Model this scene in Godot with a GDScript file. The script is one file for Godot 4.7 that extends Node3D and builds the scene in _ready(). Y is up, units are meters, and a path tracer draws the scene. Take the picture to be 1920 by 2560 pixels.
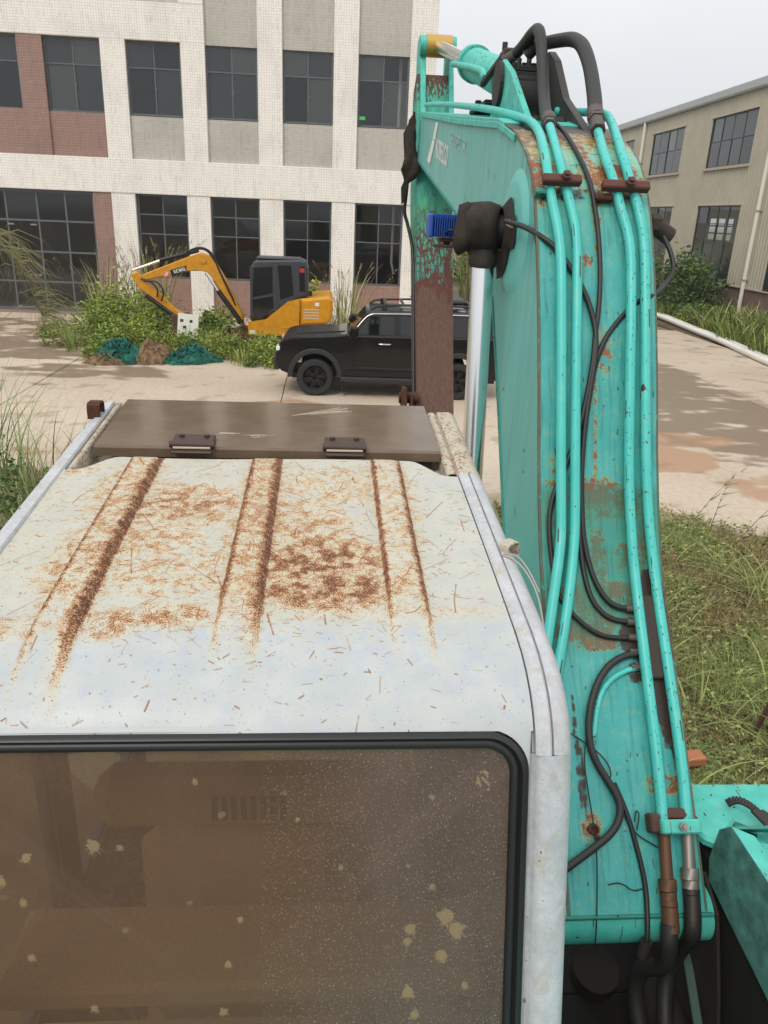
extends Node3D
# A rusty old cab roof and teal boom of a crawler excavator, seen from its engine hood, in a factory yard.

var taken := {}
var M := {}


func numbered(called: String) -> String:
	if not taken.has(called):
		taken[called] = 0
		return called
	taken[called] += 1
	return "%s_%03d" % [called, taken[called]]


func tag(o: Node3D, label: String, category: String, group := "", kind := "") -> Node3D:
	o.set_meta("label", label)
	if category: o.set_meta("category", category)
	if group: o.set_meta("group", group)
	if kind: o.set_meta("kind", kind)
	return o


func thing(called: String, label: String, category: String, at := Vector3.ZERO, turn := 0.0, group := "") -> Node3D:
	var o := Node3D.new()
	o.name = numbered(called)
	add_child(o)
	o.position = at
	o.rotation.y = turn
	tag(o, label, category, group)
	return o


func put(called: String, mesh: Mesh, m: Material, parent: Node, xf := Transform3D()) -> MeshInstance3D:
	var o := MeshInstance3D.new()
	o.name = numbered(called) if parent == self else called
	o.mesh = mesh
	o.material_override = m
	o.transform = xf
	parent.add_child(o, true)
	return o


func obj(called: String, s: SurfaceTool, m: Material, parent: Node) -> MeshInstance3D:
	s.generate_normals()
	return put(called, s.commit(), m, parent)


func struct(called: String, s: SurfaceTool, m: Material, label := "") -> MeshInstance3D:
	var o := obj(called, s, m, self)
	o.set_meta("kind", "structure")
	if label: o.set_meta("label", label)
	return o


func copy_of(o: Node3D, base: String, at: Vector3, turn: float, label: String, size := 1.0) -> Node3D:
	var r: Node3D = o.duplicate()
	r.name = numbered(base)
	add_child(r)
	r.position = at
	r.rotation = Vector3(0, turn, 0)
	r.scale = Vector3.ONE * size
	r.set_meta("label", label)
	return r


# ---------------------------------------------------------------- shapes
func mb() -> SurfaceTool:
	var s := SurfaceTool.new()
	s.begin(Mesh.PRIMITIVE_TRIANGLES)
	s.set_smooth_group(-1)
	s.set_uv(Vector2.ZERO)
	return s


func tri(s: SurfaceTool, a: Vector3, b: Vector3, c: Vector3) -> void:
	s.add_vertex(a); s.add_vertex(b); s.add_vertex(c)


func quad(s: SurfaceTool, a: Vector3, b: Vector3, c: Vector3, d: Vector3) -> void:
	tri(s, a, b, c); tri(s, a, c, d)


func quad_uv(s: SurfaceTool, p: Array, u: Array) -> void:
	for i in [0, 1, 2, 0, 2, 3]:
		s.set_uv(u[i]); s.add_vertex(p[i])


func box(s: SurfaceTool, lo: Vector3, hi: Vector3, c := 0.0, xf := Transform3D()) -> void:
	var mid := (lo + hi) / 2.0
	var h := (hi - lo) / 2.0
	c = minf(c, minf(h.x, minf(h.y, h.z)) * 0.9)
	s.set_smooth_group(-1)
	var ax := [Vector3(1, 0, 0), Vector3(0, 1, 0), Vector3(0, 0, 1)]
	for a in 3:
		var b := (a + 1) % 3
		var d := (a + 2) % 3
		for sg in [-1.0, 1.0]:
			var n: Vector3 = ax[a] * h[a] * sg
			var u: Vector3 = ax[b] * (h[b] - c)
			var v: Vector3 = ax[d] * (h[d] - c) * sg
			quad(s, xf * (mid + n - u - v), xf * (mid + n - u + v), xf * (mid + n + u + v), xf * (mid + n + u - v))
	if c <= 0.0:
		return
	for a in 3:
		var b := (a + 1) % 3
		var d := (a + 2) % 3
		for sb in [-1.0, 1.0]:
			for sd in [-1.0, 1.0]:
				var l: Vector3 = ax[a] * (h[a] - c)
				var p: Vector3 = ax[b] * h[b] * sb + ax[d] * (h[d] - c) * sd
				var q: Vector3 = ax[b] * (h[b] - c) * sb + ax[d] * h[d] * sd
				if sb * sd > 0: quad(s, xf * (mid + p - l), xf * (mid + p + l), xf * (mid + q + l), xf * (mid + q - l))
				else: quad(s, xf * (mid + p - l), xf * (mid + q - l), xf * (mid + q + l), xf * (mid + p + l))
	for sx in [-1.0, 1.0]:
		for sy in [-1.0, 1.0]:
			for sz in [-1.0, 1.0]:
				var p := mid + Vector3(sx * h.x, sy * (h.y - c), sz * (h.z - c))
				var q := mid + Vector3(sx * (h.x - c), sy * h.y, sz * (h.z - c))
				var r := mid + Vector3(sx * (h.x - c), sy * (h.y - c), sz * h.z)
				if sx * sy * sz > 0: tri(s, xf * p, xf * r, xf * q)
				else: tri(s, xf * p, xf * q, xf * r)


func boxm(lo: Vector3, hi: Vector3, c := 0.0, xf := Transform3D()) -> SurfaceTool:
	var s := mb()
	box(s, lo, hi, c, xf)
	return s


func bar(s: SurfaceTool, a: Vector3, b: Vector3, w: float, t: float, up := Vector3.UP, c := 0.004) -> void:
	var z := (b - a).normalized()
	var x := up.cross(z).normalized()
	if x.length() < 0.5: x = Vector3.RIGHT
	var y := z.cross(x)
	box(s, Vector3(-w / 2, -t / 2, 0), Vector3(w / 2, t / 2, a.distance_to(b)), c, Transform3D(Basis(x, y, z), a))


# a polygon (2D) pushed along Z by depth, its edges chamfered by c
func prism(s: SurfaceTool, poly: PackedVector2Array, depth: float, xf := Transform3D(), c := 0.0) -> void:
	s.set_smooth_group(-1)
	if Geometry2D.is_polygon_clockwise(poly): poly.reverse()
	var inner := poly
	if c > 0.0:
		var off := Geometry2D.offset_polygon(poly, -c, Geometry2D.JOIN_MITER)
		if off.size() == 1 and off[0].size() == poly.size():
			inner = off[0]
			if Geometry2D.is_polygon_clockwise(inner): inner.reverse()
			var best := 0
			for k in inner.size():
				if inner[k].distance_to(poly[0]) < inner[best].distance_to(poly[0]): best = k
			var turned := PackedVector2Array()
			for k in inner.size(): turned.append(inner[(k + best) % inner.size()])
			inner = turned
		else: c = 0.0
	var idx := Geometry2D.triangulate_polygon(inner)
	for z in [0.0, depth]:
		for k in range(0, idx.size(), 3):
			var a := inner[idx[k]]
			var b := inner[idx[k + 1]]
			var d := inner[idx[k + 2]]
			var ccw := (b - a).cross(d - a) > 0
			if (z > 0) == ccw: tri(s, xf * Vector3(a.x, a.y, z), xf * Vector3(d.x, d.y, z), xf * Vector3(b.x, b.y, z))
			else: tri(s, xf * Vector3(a.x, a.y, z), xf * Vector3(b.x, b.y, z), xf * Vector3(d.x, d.y, z))
	var n := poly.size()
	for k in n:
		var a := poly[k]
		var b := poly[(k + 1) % n]
		quad(s, xf * Vector3(a.x, a.y, depth - c), xf * Vector3(b.x, b.y, depth - c), xf * Vector3(b.x, b.y, c), xf * Vector3(a.x, a.y, c))
		if c > 0.0:
			var e := inner[k]
			var f := inner[(k + 1) % n]
			quad(s, xf * Vector3(e.x, e.y, depth), xf * Vector3(f.x, f.y, depth), xf * Vector3(b.x, b.y, depth - c), xf * Vector3(a.x, a.y, depth - c))
			quad(s, xf * Vector3(a.x, a.y, c), xf * Vector3(b.x, b.y, c), xf * Vector3(f.x, f.y, 0), xf * Vector3(e.x, e.y, 0))


func pv(a: Array) -> PackedVector2Array:
	var p := PackedVector2Array()
	for k in range(0, a.size(), 2): p.append(Vector2(a[k], a[k + 1]))
	return p


# (z, h) polygon pushed along x from x0 to x1
const ZH := Basis(Vector3(0, 0, 1), Vector3(0, 1, 0), Vector3(-1, 0, 0))
func prism_x(s: SurfaceTool, a: Array, x0: float, x1: float, c := 0.0) -> void:
	prism(s, pv(a), x1 - x0, Transform3D(ZH, Vector3(x1, 0, 0)), c)


func chaikin(p: Array, times := 2) -> Array:
	for t in times:
		var q := [p[0]]
		for k in p.size() - 1:
			q.append(p[k].lerp(p[k + 1], 0.25)); q.append(p[k].lerp(p[k + 1], 0.75))
		q.append(p[-1])
		p = q
	return p


func tube(s: SurfaceTool, p: Array, r: float, seg := 10, caps := true, r2 := -1.0) -> void:
	if r2 < 0: r2 = r
	var rings := []
	var n := p.size()
	var side := Vector3.ZERO
	var along := 0.0
	var vs := []
	for k in n:
		var d: Vector3 = (p[mini(k + 1, n - 1)] - p[maxi(k - 1, 0)]).normalized()
		if k == 0:
			side = d.cross(Vector3.UP)
			if side.length() < 0.1: side = d.cross(Vector3.RIGHT)
		else:
			along += p[k].distance_to(p[k - 1])
		side = (side - d * side.dot(d)).normalized()
		var other := d.cross(side)
		var ring := []
		var rr := lerpf(r, r2, float(k) / (n - 1))
		for j in seg + 1:
			var a := TAU * j / seg
			ring.append(p[k] + (side * cos(a) + other * sin(a)) * rr)
		rings.append(ring)
		vs.append(along)
	s.set_smooth_group(1)
	for k in n - 1:
		for j in seg:
			var u0 := float(j) / seg
			var u1 := float(j + 1) / seg
			quad_uv(s, [rings[k][j], rings[k + 1][j], rings[k + 1][j + 1], rings[k][j + 1]], [Vector2(u0, vs[k]), Vector2(u0, vs[k + 1]), Vector2(u1, vs[k + 1]), Vector2(u1, vs[k])])
	s.set_smooth_group(-1)
	if caps:
		for j in seg:
			tri(s, p[0], rings[0][j], rings[0][j + 1])
			tri(s, p[n - 1], rings[n - 1][j + 1], rings[n - 1][j])


func cyl(s: SurfaceTool, a: Vector3, b: Vector3, r: float, seg := 20, r2 := -1.0) -> void:
	tube(s, [a, b], r, seg, true, r2)


# profile of (radius, along) pairs turned about the axis a -> b
func lathe(s: SurfaceTool, a: Vector3, axis: Vector3, prof: Array, seg := 28) -> void:
	var d := axis.normalized()
	var x := d.cross(Vector3.UP)
	if x.length() < 0.1: x = d.cross(Vector3.RIGHT)
	x = x.normalized()
	var y := d.cross(x)
	for k in range(0, prof.size() - 2, 2):
		s.set_smooth_group(-1)
		for j in seg:
			var q := []
			for e in [[k, j], [k + 2, j], [k + 2, j + 1], [k, j + 1]]:
				var an: float = TAU * e[1] / seg
				q.append(a + d * prof[e[0] + 1] + (x * cos(an) + y * sin(an)) * prof[e[0]])
			quad(s, q[0], q[1], q[2], q[3])


func smooth_lathe(s: SurfaceTool, a: Vector3, axis: Vector3, prof: Array, seg := 28) -> void:
	var d := axis.normalized()
	var x := d.cross(Vector3.UP)
	if x.length() < 0.1: x = d.cross(Vector3.RIGHT)
	x = x.normalized()
	var y := d.cross(x)
	s.set_smooth_group(2)
	for k in range(0, prof.size() - 2, 2):
		for j in seg:
			var q := []
			for e in [[k, j], [k + 2, j], [k + 2, (j + 1) % seg], [k, (j + 1) % seg]]:
				var an: float = TAU * e[1] / seg
				q.append(a + d * prof[e[0] + 1] + (x * cos(an) + y * sin(an)) * prof[e[0]])
			quad(s, q[0], q[1], q[2], q[3])
	s.set_smooth_group(-1)


func plate(s: SurfaceTool, p: Array) -> void:   # flat convex polygon
	for k in range(1, p.size() - 1): tri(s, p[0], p[k], p[k + 1])


func lettering(called: String, text: String, height: float, length: float, at: Vector3, turn: Basis, m: Material, parent: Node, bold := true) -> void:
	var f := SystemFont.new()
	f.font_names = PackedStringArray(["Droid Sans"])
	if bold: f.font_weight = 700
	var t := TextMesh.new()
	t.text = text
	t.font = f
	t.font_size = 64
	t.pixel_size = 0.01
	t.depth = 0.01
	t.horizontal_alignment = HORIZONTAL_ALIGNMENT_CENTER
	t.vertical_alignment = VERTICAL_ALIGNMENT_CENTER
	var b := t.get_aabb()
	if b.size.x < 0.001: return
	put(called, t, m, parent, Transform3D(turn * Basis.from_scale(Vector3(length / b.size.x, height / b.size.y, 0.12)), at) * Transform3D(Basis(), -(b.position + b.size / 2.0)))


# ---------------------------------------------------------------- pictures of surfaces
func nz(w: int, h: int, freq: float, oct: int, sd: int, kind := FastNoiseLite.TYPE_SIMPLEX_SMOOTH, seamless := true, ret := -1) -> PackedByteArray:
	var n := FastNoiseLite.new()
	n.seed = sd
	n.noise_type = kind
	n.frequency = freq
	n.fractal_type = FastNoiseLite.FRACTAL_FBM if oct > 1 else FastNoiseLite.FRACTAL_NONE
	n.fractal_octaves = oct
	if ret >= 0: n.cellular_return_type = ret
	var im: Image = n.get_seamless_image(w, h, false, false, 0.15) if seamless else n.get_image(w, h, false, false, true)
	return im.get_data()


func tex(w: int, h: int, d: PackedByteArray, fmt := Image.FORMAT_RGB8) -> ImageTexture:
	return ImageTexture.create_from_image(Image.create_from_data(w, h, false, fmt, d))


func lin(r: float, g: float, b: float) -> Color:
	return Color(r, g, b).linear_to_srgb()


func mat(name_: String, c: Color, rough := 0.7, metal := 0.0) -> StandardMaterial3D:
	var m := StandardMaterial3D.new()
	m.resource_name = name_
	m.albedo_color = c
	m.roughness = rough
	m.metallic = metal
	M[name_] = m
	return m


func tri_mat(name_: String, t: Texture2D, per_m: float, rough := 0.7, metal := 0.0, world := false) -> StandardMaterial3D:
	var m := mat(name_, Color.WHITE, rough, metal)
	m.albedo_texture = t
	m.uv1_triplanar = true
	m.uv1_world_triplanar = world
	m.uv1_scale = Vector3.ONE * per_m
	m.uv1_triplanar_sharpness = 8.0
	return m


func uv_mat(name_: String, t: Texture2D, scale := Vector3.ONE, rough := 0.7, metal := 0.0) -> StandardMaterial3D:
	var m := mat(name_, Color.WHITE, rough, metal)
	m.albedo_texture = t
	m.uv1_scale = scale
	return m


# a soft-edged stroke into a byte mask
func stroke(d: PackedByteArray, w: int, h: int, a: Vector2, b: Vector2, r: float, v: int) -> void:
	var lo := Vector2(minf(a.x, b.x) - r - 1, minf(a.y, b.y) - r - 1)
	var hi := Vector2(maxf(a.x, b.x) + r + 1, maxf(a.y, b.y) + r + 1)
	var ab := b - a
	var len2 := maxf(ab.length_squared(), 0.0001)
	for y in range(maxi(0, int(lo.y)), mini(h, int(hi.y) + 1)):
		for x in range(maxi(0, int(lo.x)), mini(w, int(hi.x) + 1)):
			var p := Vector2(x, y)
			var t := clampf((p - a).dot(ab) / len2, 0.0, 1.0)
			var e := p.distance_to(a + ab * t)
			if e < r + 0.7:
				var k := int(v * clampf(r + 0.7 - e, 0.0, 1.0))
				var i := y * w + x
				if k > d[i]: d[i] = k


func bytes(n: int) -> PackedByteArray:
	var d := PackedByteArray()
	d.resize(n)
	return d


func make_materials() -> void:
	var rng := RandomNumberGenerator.new()
	rng.seed = 11
	# --- plain ones
	mat("black_rubber", lin(0.012, 0.012, 0.013), 0.42)
	mat("hose_rubber", lin(0.022, 0.021, 0.020), 0.55)
	mat("cable_black", lin(0.015, 0.015, 0.015), 0.5)
	mat("dark_steel", lin(0.045, 0.038, 0.034), 0.5, 0.4)
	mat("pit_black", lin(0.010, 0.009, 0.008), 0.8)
	mat("grease_black", lin(0.018, 0.016, 0.015), 0.6)
	mat("zinc", lin(0.30, 0.28, 0.25), 0.45, 0.6)
	mat("brass_rust", lin(0.13, 0.062, 0.032), 0.55, 0.3)
	mat("brown_steel", lin(0.085, 0.038, 0.026), 0.65, 0.1)
	mat("hinge_brown", lin(0.060, 0.034, 0.026), 0.6, 0.0)
	mat("cream", lin(0.50, 0.44, 0.34), 0.65)
	mat("yellow_ring", lin(0.62, 0.52, 0.36), 0.6)
	mat("decal_white", lin(0.74, 0.76, 0.73), 0.6)
	mat("decal_faded", lin(0.36, 0.55, 0.50), 0.6)
	mat("lamp_blue", lin(0.020, 0.090, 0.42), 0.4)
	mat("bronze_yellow", lin(0.52, 0.33, 0.08), 0.4, 0.4)
	mat("wire_white", lin(0.36, 0.33, 0.29), 0.5)
	mat("seat_brown", lin(0.52, 0.30, 0.13), 0.8)
	mat("shelf_brown", lin(0.26, 0.155, 0.085), 0.8)
	mat("seat_dark", lin(0.02, 0.02, 0.022), 0.8)
	mat("cab_inside", lin(0.035, 0.033, 0.030), 0.8)
	mat("mini_grey", lin(0.040, 0.043, 0.050), 0.45)
	mat("mini_black", lin(0.012, 0.012, 0.013), 0.45)
	mat("white_plate", lin(0.75, 0.74, 0.68), 0.6)
	mat("red_sticker", lin(0.45, 0.03, 0.03), 0.5)
	mat("logo_red", lin(0.62, 0.16, 0.08), 0.5)
	mat("brick_orange", lin(0.42, 0.15, 0.075), 0.9)
	mat("frame_grey", lin(0.105, 0.125, 0.135), 0.45)
	mat("room_wall", lin(0.16, 0.15, 0.14), 0.9)
	mat("room_floor", lin(0.22, 0.22, 0.21), 0.35)
	mat("pipe_white", lin(0.74, 0.72, 0.66), 0.5)
	mat("gutter_grey", lin(0.42, 0.43, 0.43), 0.5, 0.2)
	mat("shed_trim", lin(0.44, 0.38, 0.28), 0.6)
	mat("plinth", lin(0.18, 0.12, 0.10), 0.9)
	mat("frame_dark", lin(0.030, 0.045, 0.045), 0.4)
	mat("tyre", lin(0.022, 0.022, 0.022), 0.85)
	mat("alloy_black", lin(0.012, 0.012, 0.013), 0.35, 0.2)
	mat("plastic_black", lin(0.020, 0.020, 0.021), 0.55)
	var cp := mat("car_black", lin(0.003, 0.003, 0.0035), 0.3)
	cp.clearcoat_enabled = true
	cp.clearcoat = 0.5
	cp.metallic_specular = 0.35
	cp.clearcoat_roughness = 0.06
	mat("chrome_trim", lin(0.62, 0.62, 0.62), 0.15, 1.0)
	mat("lamp_clear", lin(0.7, 0.72, 0.72), 0.2)
	var ch := mat("chrome_rod", lin(0.86, 0.86, 0.86), 0.22, 1.0)
	ch.anisotropy_enabled = false
	# --- glass
	var g := mat("window_glass", Color(0.30, 0.325, 0.335, 0.42), 0.04)
	g.transparency = BaseMaterial3D.TRANSPARENCY_ALPHA
	g.metallic_specular = 0.95
	for v in [["window_glass_b", Color(0.22, 0.25, 0.26, 0.36)], ["window_glass_c", Color(0.36, 0.38, 0.385, 0.50)], ["dark_glass_b", Color(0.14, 0.14, 0.145, 0.5)]]:
		var vg := mat(v[0], v[1], 0.04)
		vg.transparency = BaseMaterial3D.TRANSPARENCY_ALPHA
		vg.metallic_specular = 0.9
	var gl := mat("dark_glass", Color(0.09, 0.09, 0.095, 0.42), 0.04)
	gl.transparency = BaseMaterial3D.TRANSPARENCY_ALPHA
	gl.metallic_specular = 0.7
	var gc := mat("cab_glass", Color(0.16, 0.13, 0.11, 0.22), 0.2)
	gc.transparency = BaseMaterial3D.TRANSPARENCY_ALPHA
	var gd := mat("car_glass", Color(0.02, 0.025, 0.028, 0.75), 0.04)
	gd.transparency = BaseMaterial3D.TRANSPARENCY_ALPHA
	gd.metallic_specular = 0.6
	# --- noises shared by several pictures
	var S := 512
	var n1 := nz(S, S, 0.010, 5, 1)
	var n2 := nz(S, S, 0.045, 4, 2)
	var n3 := nz(S, S, 0.16, 2, 3)
	var n4 := nz(S, S, 0.02, 4, 4)
	# --- teal paint: tone drift, dust, small dark chips
	var chips := bytes(S * S)
	for k in 70:
		var p := Vector2(rng.randf() * S, rng.randf() * S)
		stroke(chips, S, S, p, p + Vector2(rng.randfn(0, 2.5), rng.randfn(0, 6.0)), rng.randf_range(0.6, 2.4), 255)
	for k in 12:
		var p := Vector2(rng.randf() * S, rng.randf() * S)
		stroke(chips, S, S, p, p + Vector2(rng.randfn(0, 4), rng.randf_range(20, 70)), rng.randf_range(0.5, 1.6), 230)
	var d := bytes(S * S * 3)
	var rd := bytes(S * S)
	for i in S * S:
		var t := n1[i] / 255.0 - 0.5
		var f := n3[i] / 255.0 - 0.5
		var s := n2[i] / 255.0
		var c := Color(0.305 + t * 0.12 + f * 0.04, 0.73 + t * 0.12 + f * 0.04, 0.675 + t * 0.12 + f * 0.04)
		c = c.lerp(Color(0.60, 0.66, 0.56), clampf((s - 0.66) * 2.2, 0, 0.45))
		var ch2 := chips[i] / 255.0
		if s > 0.86: ch2 = maxf(ch2, clampf((s - 0.86) * 20.0, 0, 0.9))
		c = c.lerp(Color(0.13, 0.16, 0.15).lerp(Color(0.33, 0.16, 0.10), n4[i] / 255.0), ch2)
		d[i * 3] = int(clampf(c.r, 0, 1) * 255); d[i * 3 + 1] = int(clampf(c.g, 0, 1) * 255); d[i * 3 + 2] = int(clampf(c.b, 0, 1) * 255)
		rd[i] = int(clampf(0.42 + 0.25 * (1.0 - s) + ch2 * 0.3, 0, 1) * 255)
	var teal := tex(S, S, d)
	var teal_r := tex(S, S, rd, Image.FORMAT_L8)
	var tm := tri_mat("teal", teal, 1.6, 1.0)
	tm.roughness_texture = teal_r
	for k in 4: make_tube_picture(k, rng)
	var td := bytes(S * S * 3)
	for y in S:
		for x in S:
			var i := y * S + x
			var st := n3[(y / 5) * S + (x * 2) % S] / 255.0
			var c := Color(0.22, 0.43, 0.395).lerp(Color(0.38, 0.57, 0.525), clampf(st * 0.7 + n2[i] / 255.0 * 0.4 - 0.1, 0, 1)).darkened(clampf((n1[i] / 255.0 - 0.5) * 0.5, -0.2, 0.3))
			td[i * 3] = int(c.r * 255); td[i * 3 + 1] = int(c.g * 255); td[i * 3 + 2] = int(c.b * 255)
	tri_mat("teal_dusty", tex(S, S, td), 2.2, 0.85)
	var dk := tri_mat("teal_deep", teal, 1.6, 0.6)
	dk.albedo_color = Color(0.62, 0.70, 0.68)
	# teal worn down to brown rust along a net of cracks
	var cell := nz(S, S, 0.030, 1, 6, FastNoiseLite.TYPE_CELLULAR, false, FastNoiseLite.RETURN_DISTANCE2_SUB)
	var cell2 := nz(S, S, 0.075, 1, 7, FastNoiseLite.TYPE_CELLULAR, false, FastNoiseLite.RETURN_DISTANCE2_SUB)
	var tw := 256
	var th := 1024
	d = bytes(tw * th * 3)
	for y in th:
		for x in tw:
			var q := (y % S) * S + x
			var up := float(y) / th          # 0 = bottom of the stick, 1 = head
			var t := n1[q] / 255.0
			var wear := clampf(1.0 - (up - 0.30) * 3.6, 0.0, 1.0) + 0.34 * smoothstep(0.62, 0.42, up) + (t - 0.5) * 0.7
			var crack := 1.0 - smoothstep(0.05, 0.24, cell[q] / 255.0)
			crack = maxf(crack, (1.0 - smoothstep(0.04, 0.20, cell2[q] / 255.0)) * 0.9)
			var k := clampf(smoothstep(0.45, 0.62, wear) + crack * smoothstep(0.66, 0.52, up) * 1.0 + crack * 0.25 * float(n4[q] > 140), 0, 1)
			if up > 0.872 + (n2[q] / 255.0 - 0.5) * 0.10 and up < 0.925: k = 0.9
			var paint := Color(0.27 + (t - 0.5) * 0.16, 0.67 + (t - 0.5) * 0.16, 0.58)
			var rust := Color(0.37, 0.245, 0.205).lerp(Color(0.43, 0.33, 0.275), n2[q] / 255.0)
			if wear < 0.75: rust = rust.lerp(Color(0.36, 0.16, 0.13), 0.6)
			var c := paint.lerp(rust, k)
			c = c.darkened((n3[q] / 255.0 - 0.5) * 0.25 + 0.05)
			var o := ((th - 1 - y) * tw + x) * 3
			d[o] = int(clampf(c.r, 0, 1) * 255); d[o + 1] = int(clampf(c.g, 0, 1) * 255); d[o + 2] = int(clampf(c.b, 0, 1) * 255)
	uv_mat("stick_paint", tex(tw, th, d), Vector3.ONE, 0.75)
	# rusty cream paint (roof rail), rusty steel, oily cloth
	d = bytes(S * S * 3)
	var dr := bytes(S * S * 3)
	var dc := bytes(S * S * 3)
	var dw := bytes(S * S * 3)
	var dp := bytes(S * S * 3)
	var dcl := bytes(S * S * 3)
	for i in S * S:
		var a := n2[i] / 255.0
		var b := n1[i] / 255.0
		var f := n3[i] / 255.0
		var k := smoothstep(0.50, 0.66, a * 0.5 + f * 0.25 + b * 0.25)
		var c := Color(0.70, 0.68, 0.61).lerp(Color(0.50, 0.31, 0.19), k * 0.8)
		d[i * 3] = int(c.r * 255); d[i * 3 + 1] = int(c.g * 255); d[i * 3 + 2] = int(c.b * 255)
		c = Color(0.30, 0.15, 0.09).lerp(Color(0.40, 0.23, 0.15), a).darkened((1.0 - f) * 0.35)
		dr[i * 3] = int(c.r * 255); dr[i * 3 + 1] = int(c.g * 255); dr[i * 3 + 2] = int(c.b * 255)
		c = Color(0.13, 0.115, 0.105).lerp(Color(0.26, 0.215, 0.18), clampf(b * 0.9 + (f - 0.5) * 0.5, 0, 1))
		dc[i * 3] = int(c.r * 255); dc[i * 3 + 1] = int(c.g * 255); dc[i * 3 + 2] = int(c.b * 255)
		# weathered white cab paint of the pillars and rails
		k = clampf(smoothstep(0.86, 0.90, a) * 0.9, 0, 1)
		c = Color(0.665, 0.675, 0.685).lerp(Color(0.755, 0.76, 0.775), smoothstep(0.1, 0.9, a * 0.5 + b * 0.5)).darkened((f - 0.5) * 0.07)
		c = c.lerp(Color(0.66, 0.60, 0.50), smoothstep(0.66, 0.8, n4[i] / 255.0) * 0.35).lerp(Color(0.30, 0.19, 0.13), k)
		dw[i * 3] = int(c.r * 255); dw[i * 3 + 1] = int(c.g * 255); dw[i * 3 + 2] = int(c.b * 255)
		# plain plaster / asphalt grain
		c = Color(0.62, 0.55, 0.46).darkened((b - 0.5) * 0.3 + (f - 0.5) * 0.2)
		dp[i * 3] = int(c.r * 255); dp[i * 3 + 1] = int(c.g * 255); dp[i * 3 + 2] = int(c.b * 255)
		# metal cladding, faint dirt
		c = Color(0.70, 0.675, 0.605).darkened((b - 0.5) * 0.10 + (f - 0.5) * 0.04)
		dcl[i * 3] = int(c.r * 255); dcl[i * 3 + 1] = int(c.g * 255); dcl[i * 3 + 2] = int(c.b * 255)
	tri_mat("cream_rust", tex(S, S, d), 3.2, 0.7)
	tri_mat("rust", tex(S, S, dr), 3.0, 0.8)
	var cl := tri_mat("oily_cloth", tex(S, S, dc), 2.6, 0.85)
	cl.heightmap_enabled = false
	tri_mat("cab_white", tex(S, S, dw), 2.4, 0.45)
	tri_mat("cladding", tex(S, S, dcl), 0.12, 0.5, 0.0, true)
	tri_mat("net_green", tex(S, S, bytes_net(S, n1, n3, Color(0.03, 0.22, 0.19), Color(0.13, 0.50, 0.43))), 0.9, 0.8)
	tri_mat("tarp_brown", tex(S, S, bytes_net(S, n1, n3, Color(0.33, 0.26, 0.19), Color(0.62, 0.50, 0.36))), 0.9, 0.9)
	tri_mat("mini_yellow", tex(S, S, bytes_net(S, n4, n3, Color(0.73, 0.50, 0.065), Color(0.84, 0.585, 0.08))), 0.5, 0.4)
	tri_mat("soil", tex(S, S, bytes_net(S, n1, n3, Color(0.26, 0.21, 0.13), Color(0.42, 0.36, 0.23))), 0.22, 0.95, 0.0, true)
	tri_mat("far_ground", tex(S, S, bytes_net(S, n1, n3, Color(0.40, 0.38, 0.28), Color(0.52, 0.48, 0.38))), 0.05, 0.95, 0.0, true)
	# --- rain streaks over whole faces
	var dg := bytes(S * S * 3)
	for y in S:
		for x in S:
			var st := n2[(y / 4) * S + (x * 2) % S] / 255.0
			var v := 1.0 - clampf((st - 0.58) * 0.16, 0, 0.05) - clampf((n1[y * S + x] / 255.0 - 0.5) * 0.12, 0, 0.05)
			var o := (y * S + x) * 3
			dg[o] = int(v * 255); dg[o + 1] = int(v * 253); dg[o + 2] = int(v * 248)
	var streaks := tex(S, S, dg)
	# --- mosaic tile faces
	for w in [["tile_white", Color(0.975, 0.965, 0.955), Color(0.87, 0.855, 0.845)], ["tile_brown", Color(0.575, 0.455, 0.425), Color(0.66, 0.55, 0.515)], ["tile_grey", Color(0.76, 0.75, 0.725), Color(0.70, 0.69, 0.665)]]:
		var T := 320      # 8 x 8 tiles of 40 px
		var dt := bytes(T * T * 3)
		var hm := bytes(T * T)
		var tones := []
		for k in 64: tones.append(rng.randfn(0, 0.022))
		for y in T:
			for x in T:
				var e := mini(mini(x % 40, 39 - x % 40), mini(y % 40, 39 - y % 40))
				var gr := clampf(1.0 - (e - 1.5) / 2.0, 0, 1)
				var c: Color = w[1]
				c = c.lightened(maxf(0, tones[(y / 40) * 8 + x / 40])).darkened(maxf(0, -tones[(y / 40) * 8 + x / 40]))
				c = c.lerp(w[2], gr)
				var o := (y * T + x) * 3
				dt[o] = int(c.r * 255); dt[o + 1] = int(c.g * 255); dt[o + 2] = int(c.b * 255)
				hm[y * T + x] = int(255 * (1.0 - gr))
		var m := tri_mat(w[0], tex(T, T, dt), 1.0 / 0.64, 0.35, 0.0, true)
		m.heightmap_enabled = true
		m.heightmap_texture = tex(T, T, hm, Image.FORMAT_L8)
		m.heightmap_scale = 0.4
		m.detail_enabled = true
		m.detail_blend_mode = BaseMaterial3D.BLEND_MODE_MUL
		m.detail_uv_layer = BaseMaterial3D.DETAIL_UV_2
		m.detail_albedo = streaks
		m.uv2_triplanar = true
		m.uv2_world_triplanar = true
		m.uv2_scale = Vector3.ONE * 0.11
		m.uv1_offset = Vector3(0.0, 0.0, 0.0)
	# --- concrete yard with wet and muddy marks: x -18..16, z -30..-8, 2 cm a pixel
	make_yard_picture()
	make_roof_picture(rng)
	make_boom_pictures(rng)
	make_window_pictures(rng)
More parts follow.
